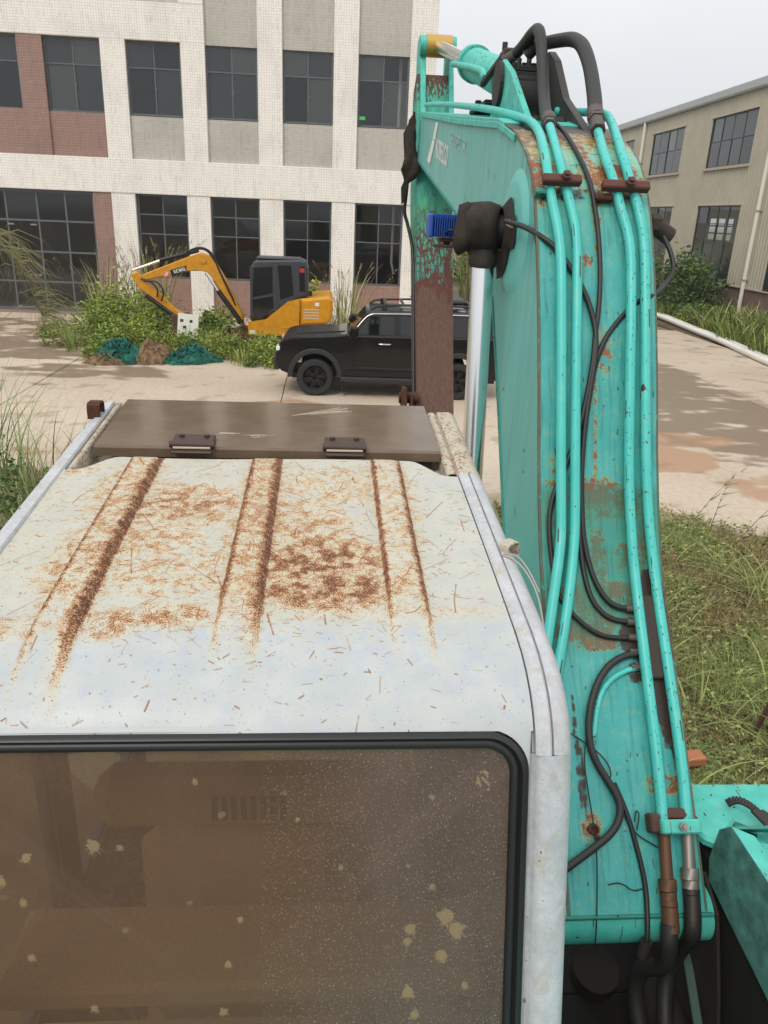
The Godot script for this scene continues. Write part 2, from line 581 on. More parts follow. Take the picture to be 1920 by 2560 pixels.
	# leaves: vertex colours are the leaf colours
	for w in [["leaf", 0.55], ["blade", 0.6], ["dry", 0.8]]:
		var m := mat(w[0], Color.WHITE, w[1])
		m.vertex_color_use_as_albedo = true
		m.backlight_enabled = true
		m.backlight = Color(0.35, 0.4, 0.2)
		m.cull_mode = BaseMaterial3D.CULL_DISABLED


func bytes_net(S: int, a: PackedByteArray, b: PackedByteArray, c1: Color, c2: Color) -> PackedByteArray:
	var d := bytes(S * S * 3)
	for i in S * S:
		var c := c1.lerp(c2, clampf(a[i] / 255.0 + (b[i] / 255.0 - 0.5) * 0.6, 0, 1))
		d[i * 3] = int(c.r * 255); d[i * 3 + 1] = int(c.g * 255); d[i * 3 + 2] = int(c.b * 255)
	return d


# paint of one boom tube: u round it, v along 1.5 m
func make_tube_picture(k: int, rng: RandomNumberGenerator) -> void:
	var w := 96
	var h := 1100
	var a := nz(w, h, 0.012, 4, 80 + k, FastNoiseLite.TYPE_SIMPLEX_SMOOTH, false)
	var b := nz(w, h, 0.06, 3, 85 + k, FastNoiseLite.TYPE_SIMPLEX_SMOOTH, false)
	var chips := bytes(w * h)
	for j in [14, 40, 190, 260][k]:
		var p := Vector2(rng.randf() * w, rng.randf() * h)
		stroke(chips, w, h, p, p + Vector2(rng.randfn(0, 1.0), rng.randfn(0, 3.0)), rng.randf_range(0.2, 1.6), rng.randi_range(150, 255))
	for j in [5, 3, 5, 8][k]:
		var p := Vector2(rng.randf() * w, rng.randf() * h)
		stroke(chips, w, h, p, p + Vector2(rng.randfn(0, 2), rng.randf_range(8, 60)), rng.randf_range(0.5, 2.5), 230)
	if k == 3:
		for j in 7:
			var p := Vector2(rng.randf() * w, rng.randf_range(0.1, 0.95) * h)
			for q in 4: stroke(chips, w, h, p + Vector2(rng.randfn(0, 4), rng.randfn(0, 5)), p + Vector2(rng.randfn(0, 4), rng.randfn(0, 5)), rng.randf_range(2, 6), 245)
	var d := bytes(w * h * 3)
	for i in w * h:
		var t := a[i] / 255.0
		var n := b[i] / 255.0
		var c := Color(0.265, 0.725, 0.69).lerp(Color(0.315, 0.765, 0.735), t)
		c = c.lerp(Color(0.60, 0.70, 0.56), smoothstep(0.62, 0.8, t * 0.6 + n * 0.4) * (0.7 if k == 0 else 0.3))
		c = c.lerp(Color(0.16, 0.17, 0.16).lerp(Color(0.33, 0.19, 0.14), n), chips[i] / 255.0)
		d[i * 3] = int(c.r * 255); d[i * 3 + 1] = int(c.g * 255); d[i * 3 + 2] = int(c.b * 255)
	uv_mat("teal_tube_%d" % k, tex(w, h, d), Vector3(1, 0.66, 1), 0.4)


const YX0 := -18.0
const YZ0 := -30.0
func make_yard_picture() -> void:
	var w := 1360
	var h := 880            # 2.5 cm a pixel
	var px := 0.025
	var a := nz(w, h, 0.006, 5, 21, FastNoiseLite.TYPE_SIMPLEX_SMOOTH, false)
	var b := nz(w, h, 0.022, 5, 22, FastNoiseLite.TYPE_SIMPLEX_SMOOTH, false)
	var f := nz(w, h, 0.20, 2, 23, FastNoiseLite.TYPE_SIMPLEX_SMOOTH, false)
	var s := nz(w, h * 2, 0.016, 4, 24, FastNoiseLite.TYPE_SIMPLEX_SMOOTH, false)
	var d := bytes(w * h * 3)
	var r := bytes(w * h)
	# places where the concrete stays wet: x, z, half width, half depth, strength
	var wet := [[-7.5, -20.6, 3.4, 1.3, 1.05], [-8.5, -24.0, 3.4, 2.4, 0.9], [-5.4, -18.0, 1.9, 0.8, 1.0], [-8.6, -16.4, 2.6, 1.2, 0.8], [-4.4, -13.5, 1.2, 0.8, 0.5], [7.6, -17.5, 2.1, 5.0, 1.15], [8.6, -13.5, 2.2, 2.2, 1.0], [5.8, -15.2, 1.0, 0.7, 0.7], [11.6, -24, 1.6, 5.0, 0.4], [-12, -18, 3, 3, 0.6], [-1.2, -15.4, 0.25, 0.12, 1.0], [0.9, -15.0, 0.3, 0.14, 1.0]]
	var mud := [[5.3, -12.0, 1.2, 0.7, 0.8], [6.2, -13.2, 1.1, 0.45, 0.7], [-0.9, -15.2, 1.2, 0.35, 0.55], [7.4, -10.4, 1.6, 0.8, 0.5], [-2.8, -12.0, 2.4, 1.2, 0.35], [3.5, -20, 2, 1, 0.3]]
	for y in h:
		var z := YZ0 + y * px
		for x in w:
			var i := y * w + x
			var X := YX0 + x * px
			var t := a[i] / 255.0
			var u := b[i] / 255.0
			var c := Color(0.70, 0.635, 0.56).lerp(Color(0.775, 0.72, 0.645), t).darkened((f[i] / 255.0 - 0.5) * 0.10)
			var q := 0.0
			for e in wet:
				var dx: float = (X - e[0]) / e[2]
				var dz: float = (z - e[1]) / e[3]
				var k := dx * dx + dz * dz
				if k < 2.2: q = maxf(q, e[4] * (1.0 - smoothstep(0.5, 2.2, k)))
			var st := s[(y * 2) * w + x] / 255.0
			q = smoothstep(0.38, 0.64, q * 0.64 + (st - 0.5) * 0.9 + (u - 0.5) * 0.3)
			if X > 9.5 and X < 9.56 + 0.4 * u: q *= 0.6
			elif X > 9.5 and X < 12.0: q *= 0.35
			c = c.lerp(Color(0.45, 0.38, 0.30), q * 0.80)
			var m := 0.0
			for e in mud:
				var dx: float = (X - e[0]) / e[2]
				var dz: float = (z - e[1]) / e[3]
				var k := dx * dx + dz * dz
				if k < 2.0: m = maxf(m, e[4] * (1.0 - smoothstep(0.4, 2.0, k)))
			m = smoothstep(0.28, 0.5, m + (u - 0.5) * 0.7) * 0.7
			c = c.lerp(Color(0.64, 0.49, 0.375), m)
			c = c.lerp(Color(0.52, 0.45, 0.35), smoothstep(0.60, 0.78, u) * 0.4)
			d[i * 3] = int(c.r * 255); d[i * 3 + 1] = int(c.g * 255); d[i * 3 + 2] = int(c.b * 255)
			r[i] = int((0.88 - q * 0.28) * 255)
	var m2 := uv_mat("concrete", tex(w, h, d), Vector3.ONE, 1.0)
	m2.roughness_texture = tex(w, h, r, Image.FORMAT_L8)


# the roof panel: u across 0.92 m from x = -0.565, v along 1.25 m from the front edge
const RX0 := -0.575
const RW := 0.92
const RL := 1.30
const RIBS := [-0.373, -0.122, 0.131]
func make_roof_picture(rng: RandomNumberGenerator) -> void:
	var w := 1000
	var h := 1400
	var px := w / RW
	var py := h / RL
	var a := nz(w, h, 0.010, 4, 31, FastNoiseLite.TYPE_SIMPLEX_SMOOTH, false)
	var b := nz(w, h, 0.055, 4, 32, FastNoiseLite.TYPE_SIMPLEX_SMOOTH, false)
	var hw := w
	var f := nz(hw, h, 0.30, 3, 33, FastNoiseLite.TYPE_SIMPLEX_SMOOTH, false)   # read at half width: grains lie across the roof
	var g := nz(w, h, 0.022, 4, 34, FastNoiseLite.TYPE_SIMPLEX_SMOOTH, false)
	var sc := bytes(w * h)
	# scratches: short, mostly across, thick where branches and boots scraped
	for k in 1300:
		var u := rng.randf()
		var v := rng.randf() * 0.44
		if rng.randf() < 0.6:
			u = clampf(rng.randfn(0.52, 0.2), 0, 1); v = clampf(rng.randfn(0.30, 0.16), 0, 0.62)
		var an := rng.randfn(0.0, 0.5)
		var l := rng.randf_range(2, 16)
		var p := Vector2(u * w, v * h)
		stroke(sc, w, h, p, p + Vector2(cos(an), sin(an)) * l, rng.randf_range(0.2, 1.0), rng.randi_range(120, 240))
	for k in 130:
		var an := rng.randf_range(0.5, 2.6)
		var l := rng.randf_range(14, 90)
		var p := Vector2(clampf(rng.randfn(0.55, 0.24), 0, 1) * w, rng.randf() * 0.46 * h)
		var mid := p + Vector2(cos(an), sin(an)) * l * 0.5 + Vector2(rng.randfn(0, 4), rng.randfn(0, 4))
		var rr := rng.randf_range(0.2, 0.9)
		stroke(sc, w, h, p, mid, rr, 225)
		stroke(sc, w, h, mid, p + Vector2(cos(an), sin(an)) * l, rr, 225)
	for k in 20:       # dashes down the curve at the back
		var p := Vector2(rng.randf() * w, rng.randf_range(0.44, 0.60) * h)
		stroke(sc, w, h, p, p + Vector2(rng.randfn(0, 3), rng.randf_range(4, 30)), rng.randf_range(0.2, 1.2), rng.randi_range(110, 230))
	for k in 9:
		var p := Vector2(rng.randf() * w, rng.randf_range(0.52, 0.68) * h)
		stroke(sc, w, h, p, p + Vector2(rng.randfn(0, 5), rng.randf_range(3, 26)), rng.randf_range(0.4, 1.2), 230)
	for e in [[0.62, 0.37, 0.10, 0.06, 260], [0.33, 0.18, 0.10, 0.055, 190], [0.60, 0.24, 0.07, 0.06, 120], [0.50, 0.26, 0.04, 0.15, 160], [0.22, 0.2, 0.05, 0.12, 110], [0.34, 0.33, 0.12, 0.05, 110], [0.8, 0.2, 0.06, 0.12, 60], [0.36, 0.47, 0.1, 0.02, 80]]:
		for k in e[4]:
			var an := rng.randfn(0.0, 0.55) if k % 4 else rng.randf_range(0.8, 2.3)
			var l := rng.randf_range(6, 34)
			var p := Vector2(rng.randfn(e[0], e[2] * 0.7) * w, rng.randfn(e[1], e[3] * 0.7) * h)
			stroke(sc, w, h, p, p + Vector2(cos(an), sin(an)) * l, rng.randf_range(0.0, 0.55), rng.randi_range(120, 235))
	for k in 900:
		var p := Vector2(rng.randf() * w, rng.randf() * 0.85 * h)
		stroke(sc, w, h, p, p + Vector2(rng.randfn(0, 2), rng.randfn(0, 2)), rng.randf_range(0.1, 1.1), rng.randi_range(90, 230))
	# patches rubbed down to rust: u, v, half widths, strength
	var pat := [[0.62, 0.335, 0.085, 0.055, 0.95], [0.63, 0.40, 0.10, 0.035, 0.95], [0.60, 0.26, 0.06, 0.07, 0.62], [0.33, 0.175, 0.10, 0.05, 0.75], [0.30, 0.28, 0.07, 0.03, 0.6], [0.37, 0.37, 0.1, 0.04, 0.42], [0.29, 0.475, 0.035, 0.02, 0.7], [0.38, 0.46, 0.05, 0.018, 0.68], [0.66, 0.10, 0.09, 0.05, 0.45], [0.50, 0.26, 0.05, 0.14, 0.62], [0.21, 0.14, 0.05, 0.10, 0.55], [0.21, 0.33, 0.05, 0.1, 0.62], [0.50, 0.14, 0.045, 0.1, 0.55], [0.78, 0.15, 0.03, 0.14, 0.42], [0.56, 0.45, 0.3, 0.012, 0.30], [0.15, 0.485, 0.06, 0.015, 0.5], [0.07, 0.05, 0.04, 0.02, 0.5]]
	var d := bytes(w * h * 3)
	var r := bytes(w * h)
	for y in h:
		var v := float(y) / h
		for x in w:
			var i := y * w + x
			var u := float(x) / w
			var X := RX0 + x / px
			var t := a[i] / 255.0
			var n := b[i] / 255.0
			var e := f[y * hw + x] / 255.0
			var q := g[i] / 255.0
			# rust weight
			var k := 0.0
			var upper := 1.0 - smoothstep(0.40, 0.53, v + (q - 0.5) * 0.10)
			for c0 in 3:
				var rx: float = RIBS[c0]
				for sg in 2:
					var ex: float = rx + (-0.0315 if sg == 0 else 0.0285)
					var wid := (0.0055 + 0.0055 * q) * (1.0 if c0 != 2 else 0.75)
					if sg == 1 and c0 != 2: wid *= 1.2
					var off := X - ex
					var dist := (-off * 0.62 if off < 0.0 else off * 2.8) if sg == 1 else (off * 0.95 if off > 0.0 else -off * 2.2)
					var reach: float = [0.60, 0.555, 0.545][c0] + (0.015 if sg == 1 else 0.0)
					var fade := 1.0 - smoothstep(reach - 0.16, reach + 0.02, v + (n - 0.5) * 0.04)
					k = maxf(k, (1.0 - smoothstep(wid * 0.3, wid * 2.3, dist + (e - 0.5) * 0.004)) * (0.55 + 0.55 * fade) * fade * smoothstep(-0.01, 0.05, v))
					if dist < wid * (0.15 + 0.8 * n) and fade > 0.1: k = maxf(k, 1.25 * fade)
				if absf(X - rx) < 0.034: k = maxf(k, upper * (0.60 if c0 == 1 else 0.44 if c0 == 0 else 0.36) * (0.6 + 0.6 * q))
			for p in pat:
				var dx: float = (u - p[0]) / p[2]
				var dy: float = (v - p[1]) / p[3]
				var kk := dx * dx + dy * dy
				if kk < 4.0: k = maxf(k, p[4] * (1.0 - smoothstep(0.0, 4.0, kk)) * (0.72 + 0.5 * smoothstep(0.35, 0.65, q)))
			k = maxf(k, upper * 0.13 * smoothstep(0.0, 0.3, 0.9 - u))
			var grain := e * 0.74 + n * 0.26
			var rust := smoothstep(0.49, 0.60, k * 0.56 + (grain - 0.5) * 1.7 + 0.02) * 0.86
			rust = maxf(rust, sc[i] / 255.0 * (0.85 if q > 0.42 else 0.5))
			var halo := clampf(k * 1.1 + upper * 0.32 * (0.4 + q) + sc[i] / 255.0 * 0.4, 0, 1)
			var c := Color(0.665, 0.690, 0.69).lerp(Color(0.72, 0.735, 0.73), t).darkened((e - 0.5) * 0.05)
			c = c.lerp(Color(0.66, 0.68, 0.735), smoothstep(0.55, 0.72, q) * 0.45 * (1.0 - upper))
			c = c.lerp(Color(0.80, 0.735, 0.56), halo * 0.62)
			c = c.lerp(Color(0.72, 0.49, 0.27), clampf(k, 0, 1) * smoothstep(0.42, 0.62, n * 0.5 + q * 0.5) * 0.42)
			c = c.lerp(Color(0.72, 0.55, 0.36), smoothstep(0.30, 0.62, rust * 0.5 + k * 0.45) * 0.6)
			var dark := Color(0.485, 0.245, 0.12).lerp(Color(0.30, 0.15, 0.10), smoothstep(0.50, 1.05, k * 0.72 + (q - 0.5) * 0.5))
			c = c.lerp(dark, rust)
			d[i * 3] = int(c.r * 255); d[i * 3 + 1] = int(c.g * 255); d[i * 3 + 2] = int(c.b * 255)
			r[i] = int((0.42 + rust * 0.45 + halo * 0.1) * 255)
	var m := uv_mat("roof_paint", tex(w, h, d), Vector3.ONE, 1.0)
	m.roughness_texture = tex(w, h, r, Image.FORMAT_L8)
	m.texture_repeat = false


# boom back plate: u across 0.45 m, v along 4.2 m from the foot;  boom left side: u along 6.4 m of z, v down 3.6 m
func make_boom_pictures(rng: RandomNumberGenerator) -> void:
	var w := 224
	var h := 2000
	var a := nz(w, h, 0.012, 4, 41, FastNoiseLite.TYPE_SIMPLEX_SMOOTH, false)
	var b := nz(w, h, 0.05, 4, 42, FastNoiseLite.TYPE_SIMPLEX_SMOOTH, false)
	var f := nz(w, h, 0.22, 2, 43, FastNoiseLite.TYPE_SIMPLEX_SMOOTH, false)
	var chips := bytes(w * h)
	for k in 160:
		var p := Vector2(rng.randf() * w, rng.randf() * h)
		stroke(chips, w, h, p, p + Vector2(rng.randfn(0, 1.2), rng.randfn(0, 6)), rng.randf_range(0.2, 1.1), rng.randi_range(140, 255))
	for k in 60:       # sideways flaking near the crest
		var p := Vector2(rng.randf() * w, rng.randf_range(0.64, 0.86) * h)
		stroke(chips, w, h, p, p + Vector2(rng.randf_range(8, 30), rng.randfn(0, 4)), rng.randf_range(0.3, 1.5), rng.randi_range(90, 200))
	# u, v(m), half widths (u, m), rust colour share, strength
	var L := 4.2
	var pat := [[0.48, 1.42, 0.17, 0.055, 1.25], [0.70, 1.40, 0.12, 0.05, 1.1], [0.86, 1.28, 0.07, 0.09, 0.95], [0.47, 1.20, 0.05, 0.09, 1.1], [0.70, 1.20, 0.07, 0.045, 1.0], [0.84, 1.17, 0.05, 0.06, 0.9], [0.55, 1.075, 0.42, 0.022, 1.25], [0.40, 0.99, 0.15, 0.06, 1.15], [0.62, 1.00, 0.12, 0.05, 0.95], [0.26, 0.925, 0.22, 0.026, 1.45], [0.42, 0.885, 0.14, 0.024, 1.2], [0.22, 0.27, 0.05, 0.04, 1.0], [0.80, 0.40, 0.10, 0.025, 1.0], [0.12, 1.35, 0.05, 0.16, 0.7], [0.70, 2.70, 0.2, 0.08, 1.2], [0.10, 2.70, 0.12, 0.10, 1.1], [0.84, 2.72, 0.09, 0.05, 1.2], [0.5, 3.12, 0.6, 0.15, 0.95], [0.05, 3.05, 0.06, 0.2, 1.0], [0.55, 1.98, 0.05, 0.06, 0.85], [0.42, 2.33, 0.03, 0.02, 1.0], [0.52, 2.85, 0.03, 0.4, 0.9], [0.47, 1.65, 0.014, 0.2, 0.7], [0.9, 2.0, 0.03, 0.3, 0.5]]
	var oil := [[0.88, 0.95, 0.10, 0.16, 1.0], [0.86, 0.74, 0.06, 0.16, 0.9], [0.76, 0.90, 0.15, 0.06, 0.8], [0.92, 0.58, 0.05, 0.10, 0.7], [0.5, 3.28, 0.6, 0.10, 0.9], [0.72, 0.78, 0.1, 0.05, 0.5], [0.16, 0.50, 0.018, 0.18, 0.5], [0.19, 0.40, 0.014, 0.1, 0.55], [0.25, 2.62, 0.2, 0.03, 0.5], [0.75, 2.62, 0.2, 0.03, 0.5]]
	var d := bytes(w * h * 3)
	for y in h:
		var v := y * L / h
		for x in w:
			var i := y * w + x
			var u := float(x) / w
			var t := a[i] / 255.0
			var n := b[i] / 255.0
			var e := f[i] / 255.0
			var c := Color(0.205, 0.61, 0.595).lerp(Color(0.305, 0.665, 0.645), t).darkened((e - 0.5) * 0.08)
			c = c.lerp(Color(0.64, 0.74, 0.60), smoothstep(2.2, 3.2, v) * 0.8 * (0.5 + n))
			c = c.lerp(Color(0.56, 0.66, 0.50), smoothstep(0.62, 0.85, n) * 0.4)
			var k := 0.0
			for p in pat:
				var dy: float = (v - p[1]) / p[3]
				if absf(dy) > 2.0: continue
				var dx: float = (u - p[0]) / p[2]
				var kk := dx * dx + dy * dy
				if kk < 3.5: k = maxf(k, p[4] * (1.0 - smoothstep(0.2, 3.5, kk)))
			var rust := smoothstep(0.50, 0.62, k * 0.70 + (e * 0.42 + n * 0.58 - 0.5) * 1.6)
			c = c.lerp(Color(0.72, 0.60, 0.36), clampf(k, 0, 1) * 0.85 * smoothstep(0.40, 0.65, n * 0.8 + e * 0.35))
			c = c.lerp(Color(0.60, 0.29, 0.14).lerp(Color(0.38, 0.20, 0.14), t), rust * 0.9)
			c = c.lerp(Color(0.76, 0.62, 0.37), clampf(k, 0, 1) * smoothstep(0.56, 0.66, e * 0.5 + t * 0.5) * 0.85)
			c = c.lerp(Color(0.20, 0.50, 0.43), smoothstep(0.80, 0.92, v) * (1.0 - smoothstep(1.43, 1.50, v)) * (0.35 + 0.6 * t))
			var o := 0.0
			for p in oil:
				var dy: float = (v - p[1]) / p[3]
				if absf(dy) > 2.0: continue
				var dx: float = (u - p[0]) / p[2]
				var kk := dx * dx + dy * dy
				if kk < 3.0: o = maxf(o, p[4] * (1.0 - smoothstep(0.3, 3.0, kk)))
			c = c.lerp(Color(0.21, 0.165, 0.135), smoothstep(0.32, 0.62, o + (n - 0.5) * 0.6))
			var run := b[(y / 9) * w + (x * 2) % w] / 255.0
			c = c.darkened(clampf((run - 0.58) * 0.55, 0, 0.11))
			c = c.lerp(Color(0.14, 0.15, 0.14), chips[i] / 255.0 * 0.9)
			var ed := minf(u, 1.0 - u)
			if ed < 0.02: c = c.lerp(Color(0.36, 0.27, 0.19), 0.75 * smoothstep(0.25, 0.6, n + 0.2))
			d[i * 3] = int(clampf(c.r, 0, 1) * 255); d[i * 3 + 1] = int(clampf(c.g, 0, 1) * 255); d[i * 3 + 2] = int(clampf(c.b, 0, 1) * 255)
	var m := uv_mat("boom_back", tex(w, h, d), Vector3.ONE, 0.4)
	m.texture_repeat = false
	# side of the boom
	w = 1280
	h = 720
	a = nz(w, h, 0.006, 4, 45, FastNoiseLite.TYPE_SIMPLEX_SMOOTH, false)
	b = nz(w, h * 2, 0.03, 4, 46, FastNoiseLite.TYPE_SIMPLEX_SMOOTH, false)
	chips = bytes(w * h)
	for k in 120:
		var p := Vector2(rng.randf() * w, rng.randf() * h)
		stroke(chips, w, h, p, p + Vector2(rng.randfn(0, 6), rng.randfn(0, 6)), rng.randf_range(0.1, 0.8), rng.randi_range(120, 255))
	for k in 26:
		var p := Vector2(rng.randf_range(0.42, 0.72) * w, rng.randf_range(0.1, 0.34) * h)
		stroke(chips, w, h, p, p + Vector2(rng.randfn(0, 5), rng.randf_range(4, 20)), rng.randf_range(0.3, 1.1), rng.randi_range(150, 255))
	for k in 40:       # flaking round the knuckle
		var p := Vector2(rng.randf_range(0.57, 0.72) * w, rng.randf_range(0.11, 0.20) * h)
		stroke(chips, w, h, p, p + Vector2(rng.randfn(0, 6), rng.randf_range(2, 14)), rng.randf_range(0.4, 1.6), rng.randi_range(120, 240))
	d = bytes(w * h * 3)
	for y in h:
		for x in w:
			var i := y * w + x
			var t := a[i] / 255.0
			# dirt runs down the plate: the noise is squeezed sideways
			var n := b[(y / 5) * w + x] / 255.0
			var n2 := b[(y / 2 + 900) * w + x] / 255.0
			var c := Color(0.37, 0.70, 0.665).lerp(Color(0.455, 0.73, 0.715), t)
			c = c.lerp(Color(0.45, 0.73, 0.65), (n2 - 0.35) * 0.7)
			c = c.darkened(clampf((b[(y / 12 + 300) * w + (x * 2) % w] / 255.0 - 0.62) * 0.4, 0, 0.07) + clampf((n - 0.5) * 0.06, -0.03, 0.05))
			c = c.lerp(Color(0.20, 0.19, 0.165), chips[i] / 255.0 * 0.85)
			d[i * 3] = int(clampf(c.r, 0, 1) * 255); d[i * 3 + 1] = int(clampf(c.g, 0, 1) * 255); d[i * 3 + 2] = int(clampf(c.b, 0, 1) * 255)
	m = uv_mat("boom_side", tex(w, h, d), Vector3.ONE, 0.42)
	m.texture_repeat = false


# dirty rear pane and the brown roof hatch
func make_window_pictures(rng: RandomNumberGenerator) -> void:
	var w := 900
	var h := 700          # 0.95 x 0.74 m
	var a := nz(w, h, 0.006, 4, 51, FastNoiseLite.TYPE_SIMPLEX_SMOOTH, false)
	var b := nz(w, h, 0.09, 3, 52, FastNoiseLite.TYPE_SIMPLEX_SMOOTH, false)
	var f := nz(w, h, 0.33, 2, 53, FastNoiseLite.TYPE_SIMPLEX_SMOOTH, false)
	var sp := bytes(w * h)
	for k in 60:
		var p := Vector2(rng.randf() * w, rng.randf() * h)
		stroke(sp, w, h, p, p + Vector2(rng.randfn(0, 1), rng.randfn(0, 1)), rng.randf_range(0.5, 4.0), rng.randi_range(90, 200))
	for q in [[0.809, 0.345, 15.0], [0.823, 0.370, 14.0], [0.758, 0.367, 10.0], [0.755, 0.39, 7.0], [0.803, 0.418, 11.0], [0.757, 0.487, 11.0], [0.767, 0.529, 8.0], [0.838, 0.477, 6.0], [0.788, 0.289, 6.0], [0.327, 0.202, 11.0], [0.239, 0.22, 8.0], [0.523, 0.341, 5.0], [0.507, 0.423, 6.0], [0.501, 0.512, 7.0], [0.327, 0.497, 6.0], [0.206, 0.261, 8.0], [0.461, 0.089, 5.0], [0.361, 0.206, 5.0], [0.235, 0.30, 6.0], [0.245, 0.40, 6.0], [0.60, 0.16, 4.0], [0.66, 0.25, 4.0]]:
		var p := Vector2(q[0] * w, q[1] * h)
		q[2] *= 0.62
		stroke(sp, w, h, p, p, q[2], 215)
		for k in 12:
			var an := rng.randf() * TAU
			var e: Vector2 = p + Vector2(cos(an), sin(an) * 1.25) * q[2] * rng.randf_range(0.5, 1.15)
			stroke(sp, w, h, e, e, q[2] * rng.randf_range(0.1, 0.4), 205)
		for k in 9:
			var an := rng.randf_range(0.4, 2.7)
			var e: Vector2 = p + Vector2(cos(an), sin(an)) * q[2] * rng.randf_range(1.2, 1.9)
			stroke(sp, w, h, p, e, 0.5, 190)
	for q in [[0.252, 0.137, 0.309, 0.127], [0.33, 0.205, 0.37, 0.206], [0.70, 0.335, 0.79, 0.315]]:
		stroke(sp, w, h, Vector2(q[0] * w, q[1] * h), Vector2(q[2] * w, q[3] * h), 1.0, 55)
	for k in 8:
		var p := Vector2(0.858 * w + rng.randfn(0, 5), 0.087 * h + rng.randfn(0, 6))
		stroke(sp, w, h, p, p + Vector2(rng.randfn(0, 5), rng.randfn(0, 5)), 1.2, 250)
	var d := bytes(w * h * 4)
	for y in h:
		for x in w:
			var i := y * w + x
			var u := float(x) / w
			var t := a[i] / 255.0
			var n := f[i] / 255.0
			var s := sp[i] / 255.0
			var dust := 0.72 + 0.08 * smoothstep(0.55, 0.75, u) + (t - 0.5) * 0.22 + (b[i] / 255.0 - 0.5) * 0.10 + (n - 0.5) * (0.30 if u > 0.60 else 0.10)
			var c := Color(0.385, 0.30, 0.235).lerp(Color(0.385, 0.325, 0.29), smoothstep(0.5, 0.8, u))
			if n > 0.80 and u > 0.55: c = c.lerp(Color(0.70, 0.66, 0.60), 0.6); dust += 0.2
			c = c.lerp(Color(0.60, 0.52, 0.39), smoothstep(0.2, 0.8, s) * 0.8)
			dust = maxf(dust, s * 0.95)
			d[i * 4] = int(c.r * 255); d[i * 4 + 1] = int(c.g * 255); d[i * 4 + 2] = int(c.b * 255); d[i * 4 + 3] = int(clampf(dust, 0.1, 1) * 255)
	var m := uv_mat("dirty_glass", tex(w, h, d, Image.FORMAT_RGBA8), Vector3.ONE, 0.34)
	m.transparency = BaseMaterial3D.TRANSPARENCY_ALPHA
	m.texture_repeat = false
	w = 700
	h = 280
	a = nz(w, h, 0.012, 4, 55, FastNoiseLite.TYPE_SIMPLEX_SMOOTH, false)
	b = nz(w / 8, h * 2, 0.08, 4, 56, FastNoiseLite.TYPE_SIMPLEX_SMOOTH, false)
	sp = bytes(w * h)
	for q in [[0.56, 0.30, 0.73, 0.10], [0.60, 0.27, 0.72, 0.17], [0.66, 0.21, 0.74, 0.18], [0.34, 0.72, 0.38, 0.73], [0.43, 0.76, 0.48, 0.74], [0.45, 0.80, 0.47, 0.78]]:
		for k in 5: stroke(sp, w, h, Vector2(q[0] * w + rng.randfn(0, 5), q[1] * h + rng.randfn(0, 2)), Vector2(q[2] * w + rng.randfn(0, 9), q[3] * h + rng.randfn(0, 2)), rng.randf_range(0.2, 0.9), 255)
	d = bytes(w * h * 3)
	var r := bytes(w * h)
	for y in h:
		for x in w:
			var i := y * w + x
			var n := b[(y * 2) * (w / 8) + x / 8] / 255.0
			var c := Color(0.36, 0.30, 0.24).lerp(Color(0.455, 0.39, 0.325), clampf(n * 0.6 + a[i] / 255.0 * 0.5, 0, 1))
			c = c.lerp(Color(0.74, 0.68, 0.60), sp[i] / 255.0 * 0.9)
			d[i * 3] = int(c.r * 255); d[i * 3 + 1] = int(c.g * 255); d[i * 3 + 2] = int(c.b * 255)
			r[i] = int((0.07 + n * 0.08 + sp[i] / 255.0 * 0.4) * 255)
	m = uv_mat("hatch_brown", tex(w, h, d), Vector3.ONE, 1.0)
	m.roughness_texture = tex(w, h, r, Image.FORMAT_L8)
	m.texture_repeat = false


func make_sky() -> void:
	var env := Environment.new()
	env.background_mode = Environment.BG_SKY
	var w := 1024
	var h := 512
	var a := nz(w, h, 0.010, 5, 61)
	var b := nz(w, h, 0.004, 3, 62)
	var f := PackedFloat32Array()
	f.resize(w * h * 3)
	for y in h:
		var e := PI * (0.5 - (y + 0.5) / h)
		for x in w:
			var i := (y * w + x)
			var q := (a[i] / 255.0 - 0.5) * 0.16 + (b[i] / 255.0 - 0.5) * 0.14
			var s := maxf(0.0, sin(e))
			var v := (0.76 + 0.56 * s) * (1.0 + q * (0.25 + minf(1.0, s * 2.6) * 0.75))
			if e < 0.0: v = 0.28
			f[i * 3] = v * (0.972 + q * 0.10)
			f[i * 3 + 1] = v * 0.997
			f[i * 3 + 2] = v * (1.030 - q * 0.10)
	var pm := PanoramaSkyMaterial.new()
	pm.panorama = ImageTexture.create_from_image(Image.create_from_data(w, h, false, Image.FORMAT_RGBF, f.to_byte_array()))
	var sky := Sky.new()
	sky.sky_material = pm
	env.sky = sky
	env.tonemap_mode = Environment.TONE_MAPPER_LINEAR
	env.tonemap_exposure = 1.0
	env.sdfgi_enabled = true
	env.ssao_enabled = true
	env.ssil_enabled = true
	env.fog_enabled = true
	env.fog_density = 0.0006
	env.fog_light_color = Color(0.86, 0.88, 0.90)
	var we := WorldEnvironment.new()
	we.name = "world_environment"
	we.environment = env
	add_child(we)


